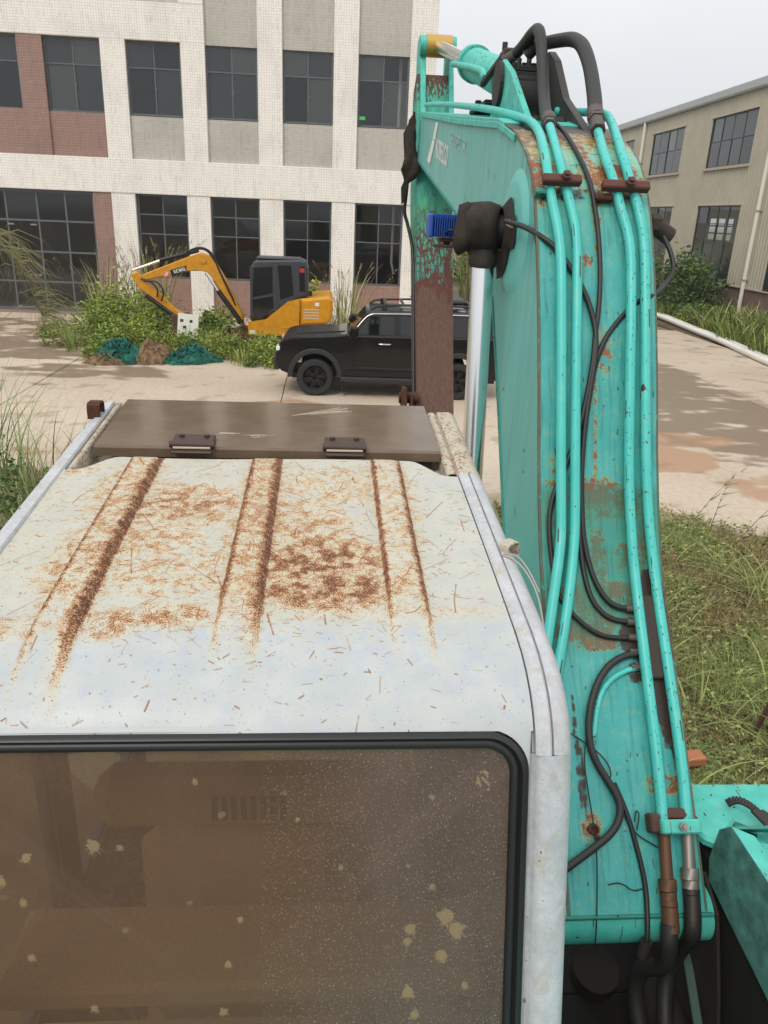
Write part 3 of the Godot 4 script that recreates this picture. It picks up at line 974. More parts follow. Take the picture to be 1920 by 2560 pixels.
func make_ground() -> void:
	var s := mb()
	quad(s, Vector3(-700, -0.06, -900), Vector3(700, -0.06, -900), Vector3(700, -0.06, 300), Vector3(-700, -0.06, 300))
	struct("ground", s, M.far_ground, "open earth ground round the yard")
	s = mb()
	# soil strip the machine stands on, gently uneven, running up to the yard's edge
	var n := FastNoiseLite.new()
	n.seed = 5
	n.frequency = 0.35
	var st := 0.5
	for i in 64:
		for k in 42:
			var q := []
			for e in [[0, 0], [1, 0], [1, 1], [0, 1]]:
				var x: float = -16.0 + (i + e[0]) * st
				var z: float = -10.6 + (k + e[1]) * st
				var edge := clampf((z + 9.0) / 0.8, 0, 1)
				q.append(Vector3(x, -0.05 + edge * (0.02 + 0.07 * n.get_noise_2d(x, z)), z))
			s.set_smooth_group(1)
			quad(s, q[0], q[1], q[2], q[3])
	struct("soil_strip", s, M.soil, "bare soil strip beside the concrete yard")
	# concrete yard, cast in slabs with open joints
	var yard := Node3D.new()
	yard.name = "concrete_yard"
	add_child(yard)
	yard.set_meta("kind", "structure")
	yard.set_meta("label", "pale stained concrete yard cast in large slabs")
	var xs := [-18.0, -11.15, -6.05, -0.90, 4.25, 9.50, 12.9]
	var zs := [-28.5, -24.2, -19.55, -14.6, -8.7]
	var rng := RandomNumberGenerator.new()
	rng.seed = 3
	for i in xs.size() - 1:
		for k in zs.size() - 1:
			var lo := Vector3(xs[i] + 0.008, -0.15, zs[k] + 0.008)
			var hi := Vector3(xs[i + 1] - 0.008, rng.randf_range(-0.004, 0.004), zs[k + 1] - 0.008)
			s = mb()
			var c := 0.012
			var p := [Vector3(lo.x + c, hi.y, lo.z + c), Vector3(hi.x - c, hi.y, lo.z + c), Vector3(hi.x - c, hi.y, hi.z - c), Vector3(lo.x + c, hi.y, hi.z - c)]
			var e := [Vector3(lo.x, hi.y - c, lo.z), Vector3(hi.x, hi.y - c, lo.z), Vector3(hi.x, hi.y - c, hi.z), Vector3(lo.x, hi.y - c, hi.z)]
			var uv := func(v: Vector3): return Vector2((v.x - YX0) / 34.0, (v.z - YZ0) / 22.0)
			quad_uv(s, p, p.map(uv))
			for j in 4:
				var m := (j + 1) % 4
				var sl := [e[j], e[m], p[m], p[j]]
				quad_uv(s, sl, sl.map(uv))
				var w := [Vector3(e[j].x, lo.y, e[j].z), Vector3(e[m].x, lo.y, e[m].z), e[m], e[j]]
				quad_uv(s, w, w.map(uv))
			obj("concrete_slab", s, M.concrete, yard)


# ---------------------------------------------------------------- tiled building, facade on z = FZ, facing +z
const FZ := -28.0
func pane_window(parent: Node, called: String, x0: float, x1: float, y0: float, y1: float, z: float, vx: Array, hy: Array, fw: float, fm: Material, gm: Material, axis := Basis(), origin := Vector3.ZERO) -> MeshInstance3D:
	# frame bars at vx (verticals) and hy (horizontals); panes between them
	var s := mb()
	var xf := Transform3D(axis, origin)
	var t := 0.06
	box(s, Vector3(x0, y0, z - t), Vector3(x0 + fw, y1, z), 0.004, xf)
	box(s, Vector3(x1 - fw, y0, z - t), Vector3(x1, y1, z), 0.004, xf)
	box(s, Vector3(x0 + fw, y0, z - t), Vector3(x1 - fw, y0 + fw, z), 0.004, xf)
	box(s, Vector3(x0 + fw, y1 - fw, z - t), Vector3(x1 - fw, y1, z), 0.004, xf)
	var ys: Array = [y0 + fw] + hy + [y1 - fw]
	var xs: Array = [x0 + fw] + vx + [x1 - fw]
	for y in hy: box(s, Vector3(x0 + fw, y - fw * 0.4, z - t), Vector3(x1 - fw, y + fw * 0.4, z - 0.003), 0.003, xf)
	for x in vx:
		for k in ys.size() - 1:
			box(s, Vector3(x - fw * 0.4, ys[k] + (fw * 0.4 if k > 0 else 0.0), z - t), Vector3(x + fw * 0.4, ys[k + 1] - (fw * 0.4 if k < ys.size() - 2 else 0.0), z - 0.006), 0.003, xf)
	var f := obj(called, s, fm, parent)
	var rng := RandomNumberGenerator.new()
	rng.seed = int(x0 * 100 + y0 * 7)
	for i in xs.size() - 1:
		for k in ys.size() - 1:
			var a: float = xs[i] + (fw * 0.4 if i > 0 else 0.0)
			var b: float = xs[i + 1] - (fw * 0.4 if i < xs.size() - 2 else 0.0)
			var c: float = ys[k] + (fw * 0.4 if k > 0 else 0.0)
			var d: float = ys[k + 1] - (fw * 0.4 if k < ys.size() - 2 else 0.0)
			var g := mb()
			var tilt := rng.randf_range(-0.02, 0.02)
			var lean := rng.randf_range(-0.008, 0.008)
			var zz := z - 0.03
			quad(g, xf * Vector3(a, c, zz - tilt), xf * Vector3(a, d, zz - tilt + lean), xf * Vector3(b, d, zz + tilt + lean), xf * Vector3(b, c, zz + tilt))
			var pm := gm
			if gm == M.window_glass: pm = [M.window_glass, M.window_glass_b, M.window_glass_c][rng.randi() % 3]
			elif gm == M.dark_glass and rng.randf() < 0.3: pm = M.dark_glass_b
			obj("pane", g, pm, f)
	return f


func make_building() -> void:
	var b := thing("tiled_office_building", "two storey white tiled building with red brown and grey tile panels and dark windows", "building", Vector3.ZERO)
	var W: Material = M.tile_white
	var z0 := FZ
	var top := 19.5
	# white bands and columns
	obj("floor_band", boxm(Vector3(-16, 3.90, z0 - 0.4), Vector3(3.36, 4.93, z0 + 0.03), 0.01), W, b)
	obj("header_band", boxm(Vector3(-16, 8.30, z0 - 0.4), Vector3(-3.905, 9.33, z0), 0.01), W, b)
	obj("upper_wall", boxm(Vector3(-16, 9.332, z0 - 0.4), Vector3(-7.10, top, z0 - 0.004), 0.0), W, b)
	for c in [[-7.10, -6.34], [-4.66, -3.905], [-2.285, -1.505], [0.105, 0.89], [2.525, 3.36]]:
		obj("column", boxm(Vector3(c[0], -0.1, z0 - 0.4), Vector3(c[1], 3.898, z0 + 0.004), 0.008), W, b)
		var up: float = 8.298 if c[0] < -4.0 else top
		obj("column", boxm(Vector3(c[0], 4.932, z0 - 0.4), Vector3(c[1], up, z0 + 0.004), 0.008), W, b)
	for c in [[-6.34, -4.66], [-3.905, -2.285], [-1.505, 0.105], [0.89, 2.525]]:
		obj("grey_panel", boxm(Vector3(c[0], 4.932, z0 - 0.4), Vector3(c[1], 6.20, z0 - 0.09)), M.tile_grey, b)
		obj("grey_panel", boxm(Vector3(c[0], 9.332 if c[0] < -4 else 8.28, z0 - 0.4), Vector3(c[1], top, z0 - 0.09)), M.tile_grey, b)
		obj("brown_panel", boxm(Vector3(c[0], -0.1, z0 - 0.4), Vector3(c[1], 1.25, z0 - 0.09)), M.tile_brown, b)
	obj("column", boxm(Vector3(-4.66, 9.334, z0 - 0.4), Vector3(-3.907, top, z0 + 0.002), 0.008), W, b)
	obj("column", boxm(Vector3(-7.098, 9.334, z0 - 0.4), Vector3(-6.342, top, z0 + 0.002), 0.008), W, b)
	# red brown left bay
	obj("brown_column", boxm(Vector3(-7.70, -0.1, z0 - 0.4), Vector3(-7.102, 3.898, z0 - 0.02)), M.tile_brown, b)
	obj("brown_column", boxm(Vector3(-9.61, 4.932, z0 - 0.4), Vector3(-8.84, 8.298, z0 - 0.02), 0.006), M.tile_brown, b)
	obj("brown_panel", boxm(Vector3(-8.84, 4.932, z0 - 0.4), Vector3(-7.102, 6.22, z0 - 0.09)), M.tile_brown, b)
	obj("brown_panel", boxm(Vector3(-16, 4.932, z0 - 0.4), Vector3(-9.612, 6.24, z0 - 0.09)), M.tile_brown, b)
	# upper windows
	for c in [[-6.34, -4.66], [-3.905, -2.285], [-1.505, 0.105], [0.89, 2.525], [-8.84, -7.10], [-11.25, -9.61]]:
		var m: float = (c[0] + c[1]) / 2.0
		var win := pane_window(b, "window", c[0] + 0.01, c[1] - 0.01, 6.22, 8.29, z0 - 0.15, [m], [7.56], 0.055, M.frame_grey, M.window_glass)
		var s := mb()
		box(s, Vector3(m + 0.02, 6.98, z0 - 0.147), Vector3(m + 0.05, 7.03, z0 - 0.13), 0.002)
		obj("latch", s, M.zinc, win)
	# storeys above, out of the picture but mirrored in the roof hatch
	for c in [[-6.34, -4.66], [-3.905, -2.285], [-1.505, 0.105], [0.89, 2.525]]:
		for y in [10.6, 14.9]:
			obj("upper_window", boxm(Vector3(c[0] + 0.01, y, z0 - 0.12), Vector3(c[1] - 0.01, y + 2.08, z0 - 0.086), 0.01), M.mini_black, b)
	for x in [-15.2, -12.8, -10.4, -8.84]:
		for y in [10.6, 14.9]:
			obj("upper_window", boxm(Vector3(x, y, z0 - 0.10), Vector3(x + 1.64, y + 2.08, z0 + 0.002), 0.01), M.mini_black, b)
	# lower windows
	for c in [[-6.31, -4.66], [-3.905, -2.285], [-1.505, 0.105], [0.89, 2.525]]:
		var m: float = (c[0] + c[1]) / 2.0
		pane_window(b, "window", c[0] + 0.01, c[1] - 0.01, 1.255, 3.89, z0 - 0.15, [m], [2.66, 3.27], 0.05, M.frame_grey, M.dark_glass)
	# glazed entrance
	var d := pane_window(b, "glazed_entrance", -16.0, -7.70, 0.06, 3.89, z0 - 0.12, [-14.8, -13.8, -12.75, -11.65, -10.55, -9.55, -8.64], [0.99, 1.96, 2.94], 0.075, M.frame_grey, M.dark_glass)
	var s := mb()
	for x in [-10.45, -9.72]:
		box(s, Vector3(x - 0.10, 2.78, z0 - 0.118), Vector3(x + 0.10, 2.83, z0 - 0.09), 0.004)
		box(s, Vector3(x - 0.06, 0.14, z0 - 0.118), Vector3(x + 0.06, 0.20, z0 - 0.09), 0.004)
	obj("door_closer", s, M.zinc, d)
	s = mb()
	tube(s, [Vector3(-10.28, 2.35, z0 - 0.06), Vector3(-10.28, 1.25, z0 - 0.06)], 0.018, 8)
	tube(s, [Vector3(-10.3, 1.20, z0 - 0.06), Vector3(-9.62, 1.20, z0 - 0.06)], 0.018, 8)
	obj("door_handle", s, M.zinc, d)
	obj("entrance_step", boxm(Vector3(-16, -0.1, z0 - 0.115), Vector3(-7.72, 0.055, z0 + 0.35), 0.01), M.tile_brown, b)
	# side, roof and rooms behind the glass
	obj("side_wall", boxm(Vector3(3.0, -0.1, z0 - 15), Vector3(3.358, top, z0 - 0.402)), W, b)
	obj("side_wall", boxm(Vector3(-16, -0.1, z0 - 15), Vector3(-15.7, top, z0 - 0.402)), W, b)
	obj("rear_wall", boxm(Vector3(-15.7, -0.1, z0 - 15), Vector3(2.998, top, z0 - 14.7)), M.room_wall, b)
	obj("room_partition", boxm(Vector3(-15.7, 0.0, z0 - 7.2), Vector3(2.998, 4.2, z0 - 7.0)), M.room_wall, b)
	for y in [[-0.1, 0.0], [4.2, 4.5], [8.6, 8.9], [top - 0.3, top - 0.002]]:
		obj("floor_slab", boxm(Vector3(-15.69, y[0], z0 - 14.69), Vector3(2.99, y[1], z0 - 0.41)), M.room_floor, b)
	s = mb()
	for x in [2.25]:
		tube(s, [Vector3(x, 4.15, z0 - 0.8), Vector3(x, 2.0, z0 - 0.8), Vector3(x + 0.1, 1.6, z0 - 0.8)], 0.05, 8)
	tube(s, [Vector3(2.3, 8.5, z0 - 0.8), Vector3(2.3, 4.5, z0 - 0.8)], 0.06, 8)
	obj("inside_pipe", s, M.pipe_white, b)
	var sg := boxm(Vector3(0.98, 6.47, z0 - 0.62), Vector3(1.17, 6.57, z0 - 0.60), 0.004)
	var glow := mat("exit_green", Color(0.02, 0.25, 0.08), 0.5)
	glow.emission_enabled = true
	glow.emission = Color(0.05, 0.9, 0.30)
	glow.emission_energy_multiplier = 0.9
	obj("exit_sign", sg, glow, b)
	var el := OmniLight3D.new()
	el.name = "exit_sign_glow"
	el.light_color = Color(0.1, 1.0, 0.4)
	el.light_energy = 0.002
	el.light_size = 0.05
	el.omni_range = 12.0
	el.omni_attenuation = 2.0
	el.shadow_enabled = true
	el.position = Vector3(1.075, 6.52, z0 - 0.56)
	b.add_child(el)


# ---------------------------------------------------------------- long shed on the right
func make_shed() -> void:
	var th := deg_to_rad(1.9)
	var o := Vector3(17.48, 0, -32.58)
	# local x runs along the wall towards the viewer, local z out of the wall to the yard
	var along := Vector3(-sin(th), 0, cos(th))
	var out := Vector3(-cos(th), 0, -sin(th))
	var b := thing("metal_clad_shed", "long beige ribbed metal shed with a pale gutter and dark barred windows", "building")
	b.transform = Transform3D(Basis(along, Vector3.UP, out), o)
	# local: s measured away from the viewer in the notes is -x here
	var wins := []
	for k in range(-2, 5):
		var s0 := 1.90 + 7.64 * k
		if k == 0: wins.append([-6.27, -1.92])
		else: wins.append([-(s0 + 4.42), -s0])
	wins.sort_custom(func(p, q): return p[0] < q[0])
	var x_lo := -44.0
	var x_hi := 22.0
	# ribbed sheets between the openings
	var rows := [[1.28, 1.31], [4.54, 6.18], [8.28, 9.0]]
	for r in rows: obj("wall_sheet", ribbed(x_lo, x_hi, r[0], r[1]), M.cladding, b)
	var edge := x_lo
	for w in wins + [[x_hi, x_hi]]:
		for r in [[1.31, 4.54], [6.18, 8.28]]: obj("wall_sheet", ribbed(edge, w[0], r[0], r[1]), M.cladding, b)
		edge = w[1]
	for w in wins:
		if w[0] < -26: continue
		var n := 4
		var vx := []
		for k in range(1, n): vx.append(lerpf(w[0], w[1], float(k) / n))
		var f := pane_window(b, "window", w[0], w[1], 6.18, 8.28, -0.02, vx, [7.28], 0.05, M.frame_dark, M.window_glass)
		var s := mb()
		box(s, Vector3(w[0] - 0.12, 6.06, -0.02), Vector3(w[1] + 0.12, 6.178, 0.10), 0.01)
		box(s, Vector3(w[0] - 0.08, 8.282, 0.0), Vector3(w[1] + 0.08, 8.35, 0.07), 0.01)
		obj("sill", s, M.shed_trim, f)
		f = pane_window(b, "window", w[0], w[1], 1.31, 4.54, -0.02, vx, [2.98, 3.78], 0.05, M.frame_dark, M.window_glass)
		s = mb()
		box(s, Vector3(w[0] - 0.08, 4.542, 0.0), Vector3(w[1] + 0.08, 4.61, 0.07), 0.01)
		obj("sill", s, M.shed_trim, f)
	obj("plinth", boxm(Vector3(x_lo, -0.1, -0.2), Vector3(x_hi, 1.27, 0.02)), M.plinth, b)
	var s := mb()
	box(s, Vector3(x_lo, 1.26, 0.022), Vector3(x_hi, 1.31, 0.09), 0.005)
	obj("base_trim", s, M.shed_trim, b)
	s = mb()
	prism(s, pv([-0.05, 8.98, 0.16, 8.98, 0.20, 9.06, 0.20, 9.34, 0.14, 9.36, -0.05, 9.36]), x_hi - x_lo, Transform3D(Basis(Vector3(0, 0, 1), Vector3.UP, Vector3(1, 0, 0)), Vector3(x_lo, 0, 0)))
	var g := obj("gutter", s, M.gutter_grey, b)
	for k in 22:
		if k * 3.05 + x_lo > x_hi: break
		obj("gutter_joint", boxm(Vector3(x_lo + k * 3.05, 8.985, 0.0), Vector3(x_lo + k * 3.05 + 0.06, 9.365, 0.206), 0.004), M.gutter_grey, g)
	s = mb()
	quad(s, Vector3(x_lo, 9.35, 0.1), Vector3(x_lo, 10.4, -5.2), Vector3(x_hi, 10.4, -5.2), Vector3(x_hi, 9.35, 0.1))
	quad(s, Vector3(x_hi, 9.35, -10.4), Vector3(x_hi, 10.4, -5.2), Vector3(x_lo, 10.4, -5.2), Vector3(x_lo, 9.35, -10.4))
	obj("roof", s, M.gutter_grey, b)
	for x in [-15.3, -0.05]:
		s = mb()
		tube(s, [Vector3(x, 9.0, 0.13), Vector3(x, 0.1, 0.13)], 0.085, 12)
		var p := obj("downpipe", s, M.pipe_white, b)
		for y in [1.6, 4.3, 6.9]:
			obj("pipe_clip", boxm(Vector3(x - 0.11, y, 0.02), Vector3(x + 0.11, y + 0.06, 0.23), 0.01), M.shed_trim, p)
	# inside: rear wall with its own bright windows
	for e in [[x_lo, -28.5, -0.1, 9.3], [-24.0, x_hi, -0.1, 9.3], [-28.5, -24.0, -0.1, 2.8], [-28.5, -24.0, 4.25, 9.3]]:
		obj("rear_wall", boxm(Vector3(e[0], e[2], -10.3), Vector3(e[1], e[3], -10)), M.room_wall, b)
	var bars := mb()
	for k in 4: box(bars, Vector3(-28.4 + k * 1.45, 2.8, -10.2), Vector3(-28.2 + k * 1.45, 4.25, -10.1))
	box(bars, Vector3(-28.5, 3.2, -10.21), Vector3(-24.0, 3.3, -10.09))
	box(bars, Vector3(-28.5, 3.7, -10.21), Vector3(-24.0, 3.8, -10.09))
	obj("rear_window_bars", bars, M.frame_dark, b)
	obj("end_wall", boxm(Vector3(x_lo - 0.2, -0.1, -10.3), Vector3(x_lo, 9.3, 0)), M.cladding, b)
	obj("end_wall", boxm(Vector3(x_hi, -0.1, -10.3), Vector3(x_hi + 0.2, 9.3, 0)), M.cladding, b)
	obj("floor_slab", boxm(Vector3(x_lo, -0.09, -10), Vector3(x_hi, 0.02, -0.21)), M.room_floor, b)
	# a wall far off between the two buildings
	var wl := boxm(Vector3(2, -0.1, -72.4), Vector3(30, 5.0, -72), 0.02)
	tag(obj("far_wall", wl, M.cladding, self), "plain beige wall closing the gap far behind the boom", "wall")
	# white pipe along the planting bed
	s = mb()
	var line := []
	for p in [[14.35, -42], [13.8, -32.2], [13.38, -28.5], [13.16, -25.6], [12.72, -22.7], [12.54, -21.4], [12.45, -19.0], [12.4, -15.5]]: line.append(Vector3(p[0], 0.10, p[1]))
	tube(s, chaikin(line, 2), 0.10, 12)
	tag(obj("drain_pipe", s, M.pipe_white, self), "long white plastic pipe lying along the edge of the planting bed", "pipe")
	s = mb()
	for k in line.size() - 1: bar(s, line[k] + Vector3(0.26, -0.06, 0), line[k + 1] + Vector3(0.26, -0.06, 0), 0.16, 0.22)
	struct("bed_kerb", s, M.pipe_white, "white painted kerb behind the white pipe")
	var bed := mb()
	quad(bed, Vector3(12.9, -0.03, -46), Vector3(21, -0.03, -46), Vector3(21, -0.03, -8), Vector3(12.9, -0.03, -8))
	struct("planting_bed", bed, M.soil, "soil bed in front of the shed")


func ribbed(x0: float, x1: float, y0: float, y1: float) -> SurfaceTool:
	var s := mb()
	var p := 0.25
	var k := floori(x0 / p)
	var cuts := []
	while k * p < x1:
		for e in [[0.0, 0.0], [0.14, 0.0], [0.165, 0.03], [0.225, 0.03]]:
			var x: float = k * p + e[0]
			if x > x0 and x < x1: cuts.append([x, e[1]])
		k += 1
	cuts = [[x0, 0.0]] + cuts + [[x1, 0.0]]
	for j in cuts.size() - 1:
		var a: Array = cuts[j]
		var b: Array = cuts[j + 1]
		quad(s, Vector3(a[0], y0, a[1]), Vector3(a[0], y1, a[1]), Vector3(b[0], y1, b[1]), Vector3(b[0], y0, b[1]))
	return s


# ---------------------------------------------------------------- plants
func leaf_mesh(sd: int, rad: Vector3, n: int, leaf: float, cols: Array, clumps := 26, low := 0.0) -> ArrayMesh:
	var rng := RandomNumberGenerator.new()
	rng.seed = sd
	var cen := []
	for k in clumps:
		var u := rng.randf() * TAU
		var y := rng.randf_range(low, 1.0)
		var r := sqrt(maxf(0.0, 1.0 - y * y)) * rng.randf_range(0.35, 1.0)
		cen.append([Vector3(cos(u) * r * rad.x, y * rad.y * rng.randf_range(0.75, 1.08), sin(u) * r * rad.z), rng.randf_range(0.18, 0.42), rng.randf()])
	var v := PackedVector3Array()
	var nn := PackedVector3Array()
	var cc := PackedColorArray()
	for k in n:
		var c: Array = cen[rng.randi() % clumps]
		var p: Vector3 = c[0] + Vector3(rng.randfn(), rng.randfn() * 0.9, rng.randfn()) * c[1] * minf(rad.x, rad.y) * 0.62
		if p.y < 0.02: p.y = rng.randf() * 0.1
		var d := Vector3(rng.randfn(), rng.randf_range(-0.4, 1.0), rng.randfn()).normalized()
		var w := d.cross(Vector3(rng.randfn(), rng.randfn(), rng.randfn())).normalized()
		var l := leaf * rng.randf_range(0.6, 1.4)
		var col: Color = cols[int(c[2] * cols.size()) % cols.size()]
		col = col * rng.randf_range(0.6, 1.35)
		var fold := d.cross(w) * l * 0.12
		var q := [p, p + d * l * 0.5 + w * l * 0.26 + fold, p + d * l, p + d * l * 0.5 - w * l * 0.26 + fold]
		for t in [[0, 1, 2], [0, 2, 3]]:
			var nm: Vector3 = (q[t[2]] - q[t[0]]).cross(q[t[1]] - q[t[0]]).normalized()
			for e in t:
				v.append(q[e]); nn.append(nm); cc.append(col)
	return arr(v, nn, cc)


func arr(v: PackedVector3Array, n: PackedVector3Array, c: PackedColorArray) -> ArrayMesh:
	var a := []
	a.resize(Mesh.ARRAY_MAX)
	a[Mesh.ARRAY_VERTEX] = v
	a[Mesh.ARRAY_NORMAL] = n
	a[Mesh.ARRAY_COLOR] = c
	var m := ArrayMesh.new()
	m.add_surface_from_arrays(Mesh.PRIMITIVE_TRIANGLES, a)
	return m


func ribbon(v: PackedVector3Array, nn: PackedVector3Array, cc: PackedColorArray, p: Array, w: float, col: Color, side: Vector3) -> void:
	for k in p.size() - 1:
		var w0 := w * (1.0 - 0.95 * float(k) / (p.size() - 1))
		var w1 := w * (1.0 - 0.95 * float(k + 1) / (p.size() - 1))
		var a: Vector3 = p[k] - side * w0
		var b: Vector3 = p[k] + side * w0
		var c: Vector3 = p[k + 1] + side * w1
		var d: Vector3 = p[k + 1] - side * w1
		var n := (c - a).cross(b - a).normalized()
		for e in [a, b, c, a, c, d]:
			v.append(e); nn.append(n); cc.append(col)


func blade_mesh(sd: int, n: int, spread: float, tall: float, droop: float, width: float, cols: Array, segs := 5, plume := 0.0) -> ArrayMesh:
	var rng := RandomNumberGenerator.new()
	rng.seed = sd
	var v := PackedVector3Array()
	var nn := PackedVector3Array()
	var cc := PackedColorArray()
	for k in n:
		var u := rng.randf() * TAU
		var o := Vector3(cos(u), 0, sin(u)) * spread * sqrt(rng.randf())
		var dir := Vector3(cos(u + rng.randfn(0, 0.8)), 0, sin(u + rng.randfn(0, 0.8)))
		var hh := tall * rng.randf_range(0.55, 1.1)
		var dr := droop * rng.randf_range(0.3, 1.3)
		var p := []
		for j in segs + 1:
			var t := float(j) / segs
			p.append(o + dir * (dr * hh * t * t + 0.06 * hh * t) + Vector3.UP * hh * (t - 0.42 * dr * t * t * t))
		var col: Color = cols[rng.randi() % cols.size()] * rng.randf_range(0.65, 1.3)
		ribbon(v, nn, cc, p, width * rng.randf_range(0.6, 1.2), col, dir.cross(Vector3.UP).rotated(Vector3.UP, rng.randfn(0, 0.5)))
		if plume > 0.0 and k % 3 == 0:
			var tip: Vector3 = p[segs]
			var dd: Vector3 = (p[segs] - p[segs - 1]).normalized()
			for j in 26:
				var q := tip - dd * plume * rng.randf() * 0.9
				var e := (dd + Vector3(rng.randfn(0, 0.35), rng.randfn(-0.35, 0.3), rng.randfn(0, 0.35))).normalized()
				ribbon(v, nn, cc, [q, q + e * plume * 0.22, q + e * plume * 0.4 + Vector3.DOWN * plume * 0.10], width * 0.35, Color(0.28, 0.23, 0.12) * rng.randf_range(0.7, 1.2), e.cross(Vector3.UP).normalized())
	return arr(v, nn, cc)


const GREEN := [Color(0.165, 0.245, 0.040), Color(0.22, 0.295, 0.048), Color(0.12, 0.19, 0.038), Color(0.28, 0.325, 0.060)]
const LIME := [Color(0.28, 0.36, 0.050), Color(0.37, 0.41, 0.062), Color(0.21, 0.28, 0.05)]
const DEEP := [Color(0.060, 0.115, 0.028), Color(0.085, 0.145, 0.032), Color(0.11, 0.175, 0.034)]
const STRAW := [Color(0.31, 0.24, 0.11), Color(0.37, 0.30, 0.15), Color(0.22, 0.20, 0.08)]
const RUSSET := [Color(0.28, 0.15, 0.08), Color(0.35, 0.21, 0.12), Color(0.20, 0.12, 0.065)]
const GRASS := [Color(0.29, 0.335, 0.085), Color(0.37, 0.39, 0.11), Color(0.22, 0.27, 0.07), Color(0.46, 0.41, 0.18)]


func plant(called: String, label: String, cat: String, group: String, mesh: Mesh, m: Material, at: Vector3, turn := 0.0, size := 1.0) -> Node3D:
	var o := put(called, mesh, m, self, Transform3D(Basis(Vector3.UP, turn).scaled(Vector3.ONE * size), at))
	tag(o, label, cat, group, "thing")
	return o


func make_plants() -> void:
	# weeds round the yellow excavator
	var bush_a := leaf_mesh(1, Vector3(1.15, 1.30, 0.95), 3300, 0.115, GREEN + LIME, 26)
	var bush_b := leaf_mesh(2, Vector3(1.05, 0.66, 0.8), 2600, 0.095, LIME + GREEN, 22)
	var bush_c := leaf_mesh(3, Vector3(1.0, 0.6, 0.6), 1700, 0.10, GREEN + STRAW, 30)
	var g := "weeds overgrowing the yellow excavator"
	plant("weed_bush", "tall leafy green bush left of the yellow bucket, in front of the brown pillar", "bush", g, bush_a, M.leaf, Vector3(-5.75, 0, -22.6), 0.3, 1.05)
	plant("weed_bush", "dense green bush under the bent arm of the yellow excavator", "bush", g, bush_a, M.leaf, Vector3(-4.75, 0, -22.3), 2.1, 0.85)
	plant("weed_bush", "yellow green bush right behind the green netting", "bush", g, bush_b, M.leaf, Vector3(-5.1, 0, -20.4), 0.9, 1.05)
	plant("weed_bush", "lime green weeds between the white plate and the netting", "bush", g, bush_b, M.leaf, Vector3(-3.5, 0, -20.25), 2.4, 0.8)
	plant("weed_bush", "low weeds before the steel track of the yellow excavator", "bush", g, bush_b, M.leaf, Vector3(-2.6, 0, -20.2), 4.0, 0.74)
	plant("weed_bush", "lime green weeds touching the front bumper of the black car", "bush", g, bush_b, M.leaf, Vector3(-1.5, 0, -19.6), 5.1, 0.85)
	plant("weed_bush", "green weeds at the foot of the yellow boom", "bush", g, bush_b, M.leaf, Vector3(-3.05, 0, -22.9), 1.7, 1.15)
	plant("weed_bush", "low faded weeds left of the netting heap", "bush", g, bush_c, M.leaf, Vector3(-6.75, 0, -21.4), 0.5, 0.85)
	plant("weed_bush", "thin dry weeds growing from a crack at the far left of the heap", "bush", g, bush_c, M.leaf, Vector3(-7.6, 0, -22.8), 2.5, 0.7)
	plant("shrub", "young yellow green shrub right behind the cab of the yellow excavator", "shrub", "", leaf_mesh(8, Vector3(0.4, 1.75, 0.4), 700, 0.12, LIME, 24), M.leaf, Vector3(-0.35, 0, -23.4))
	var reed := blade_mesh(4, 90, 0.5, 2.5, 0.35, 0.022, GRASS + STRAW, 6, 0.3)
	var reed_s := blade_mesh(5, 80, 0.4, 1.5, 0.5, 0.02, GRASS + GREEN, 5)
	var gr := "tall reed grass along the tiled building"
	plant("reed_grass", "tall reeds before the brown pillar at the left end of the weeds", "grass clump", gr, reed, M.blade, Vector3(-6.55, 0, -24.5), 0.0, 0.95)
	plant("reed_grass", "tallest reeds, in front of the lower window left of the yellow arm", "grass clump", gr, reed, M.blade, Vector3(-5.55, 0, -25.6), 1.2, 1.16)
	plant("reed_grass", "reeds standing between the yellow excavator and the black car", "grass clump", gr, reed, M.blade, Vector3(0.55, 0, -24.0), 2.2, 0.95)
	plant("reed_grass", "low reeds behind the yellow boom", "grass clump", gr, reed_s, M.blade, Vector3(-3.3, 0, -23.8), 2.2, 0.8)
	plant("reed_grass", "reeds behind the hood of the black car", "grass clump", gr, reed_s, M.blade, Vector3(0.9, 0, -22.2), 0.2, 1.0)
	plant("reed_grass", "grass growing among the lime weeds by the bumper", "grass clump", gr, reed_s, M.blade, Vector3(-1.6, 0, -20.0), 3.2, 0.65)
	plant("reed_grass", "grass growing through the heap's left end", "grass clump", gr, reed_s, M.blade, Vector3(-6.5, 0, -20.6), 1.0, 0.5)
	var wg := blade_mesh(14, 130, 0.75, 0.85, 0.7, 0.018, LIME + GRASS, 5)
	for e in [[-4.3, -21.3, 0.9, "pale weed grass above the brown tarpaulin"], [-3.2, -20.9, 0.95, "pale weed grass right of the white plate"], [-2.3, -20.6, 0.85, "pale weed grass before the yellow boom foot"], [-6.3, -22.0, 0.8, "pale weed grass at the left end of the green bushes"], [-1.2, -20.0, 0.8, "pale weed grass against the hood of the black car"], [-5.6, -20.3, 0.7, "pale weed grass between the bush and the netting peak"], [-2.0, -19.5, 0.6, "pale weed grass at the concrete edge left of the black car"]]:
		plant("weed_grass", e[3], "grass clump", "pale weed grass round the heap", wg, M.blade, Vector3(e[0], 0, e[1]), e[0], e[2])
	# bed before the shed
	var gs := "bushes in the bed before the shed"
	var sb := leaf_mesh(6, Vector3(1.7, 1.9, 1.5), 3000, 0.20, DEEP, 40)
	var sc := leaf_mesh(7, Vector3(1.4, 1.1, 1.3), 2400, 0.17, DEEP + GREEN, 34)
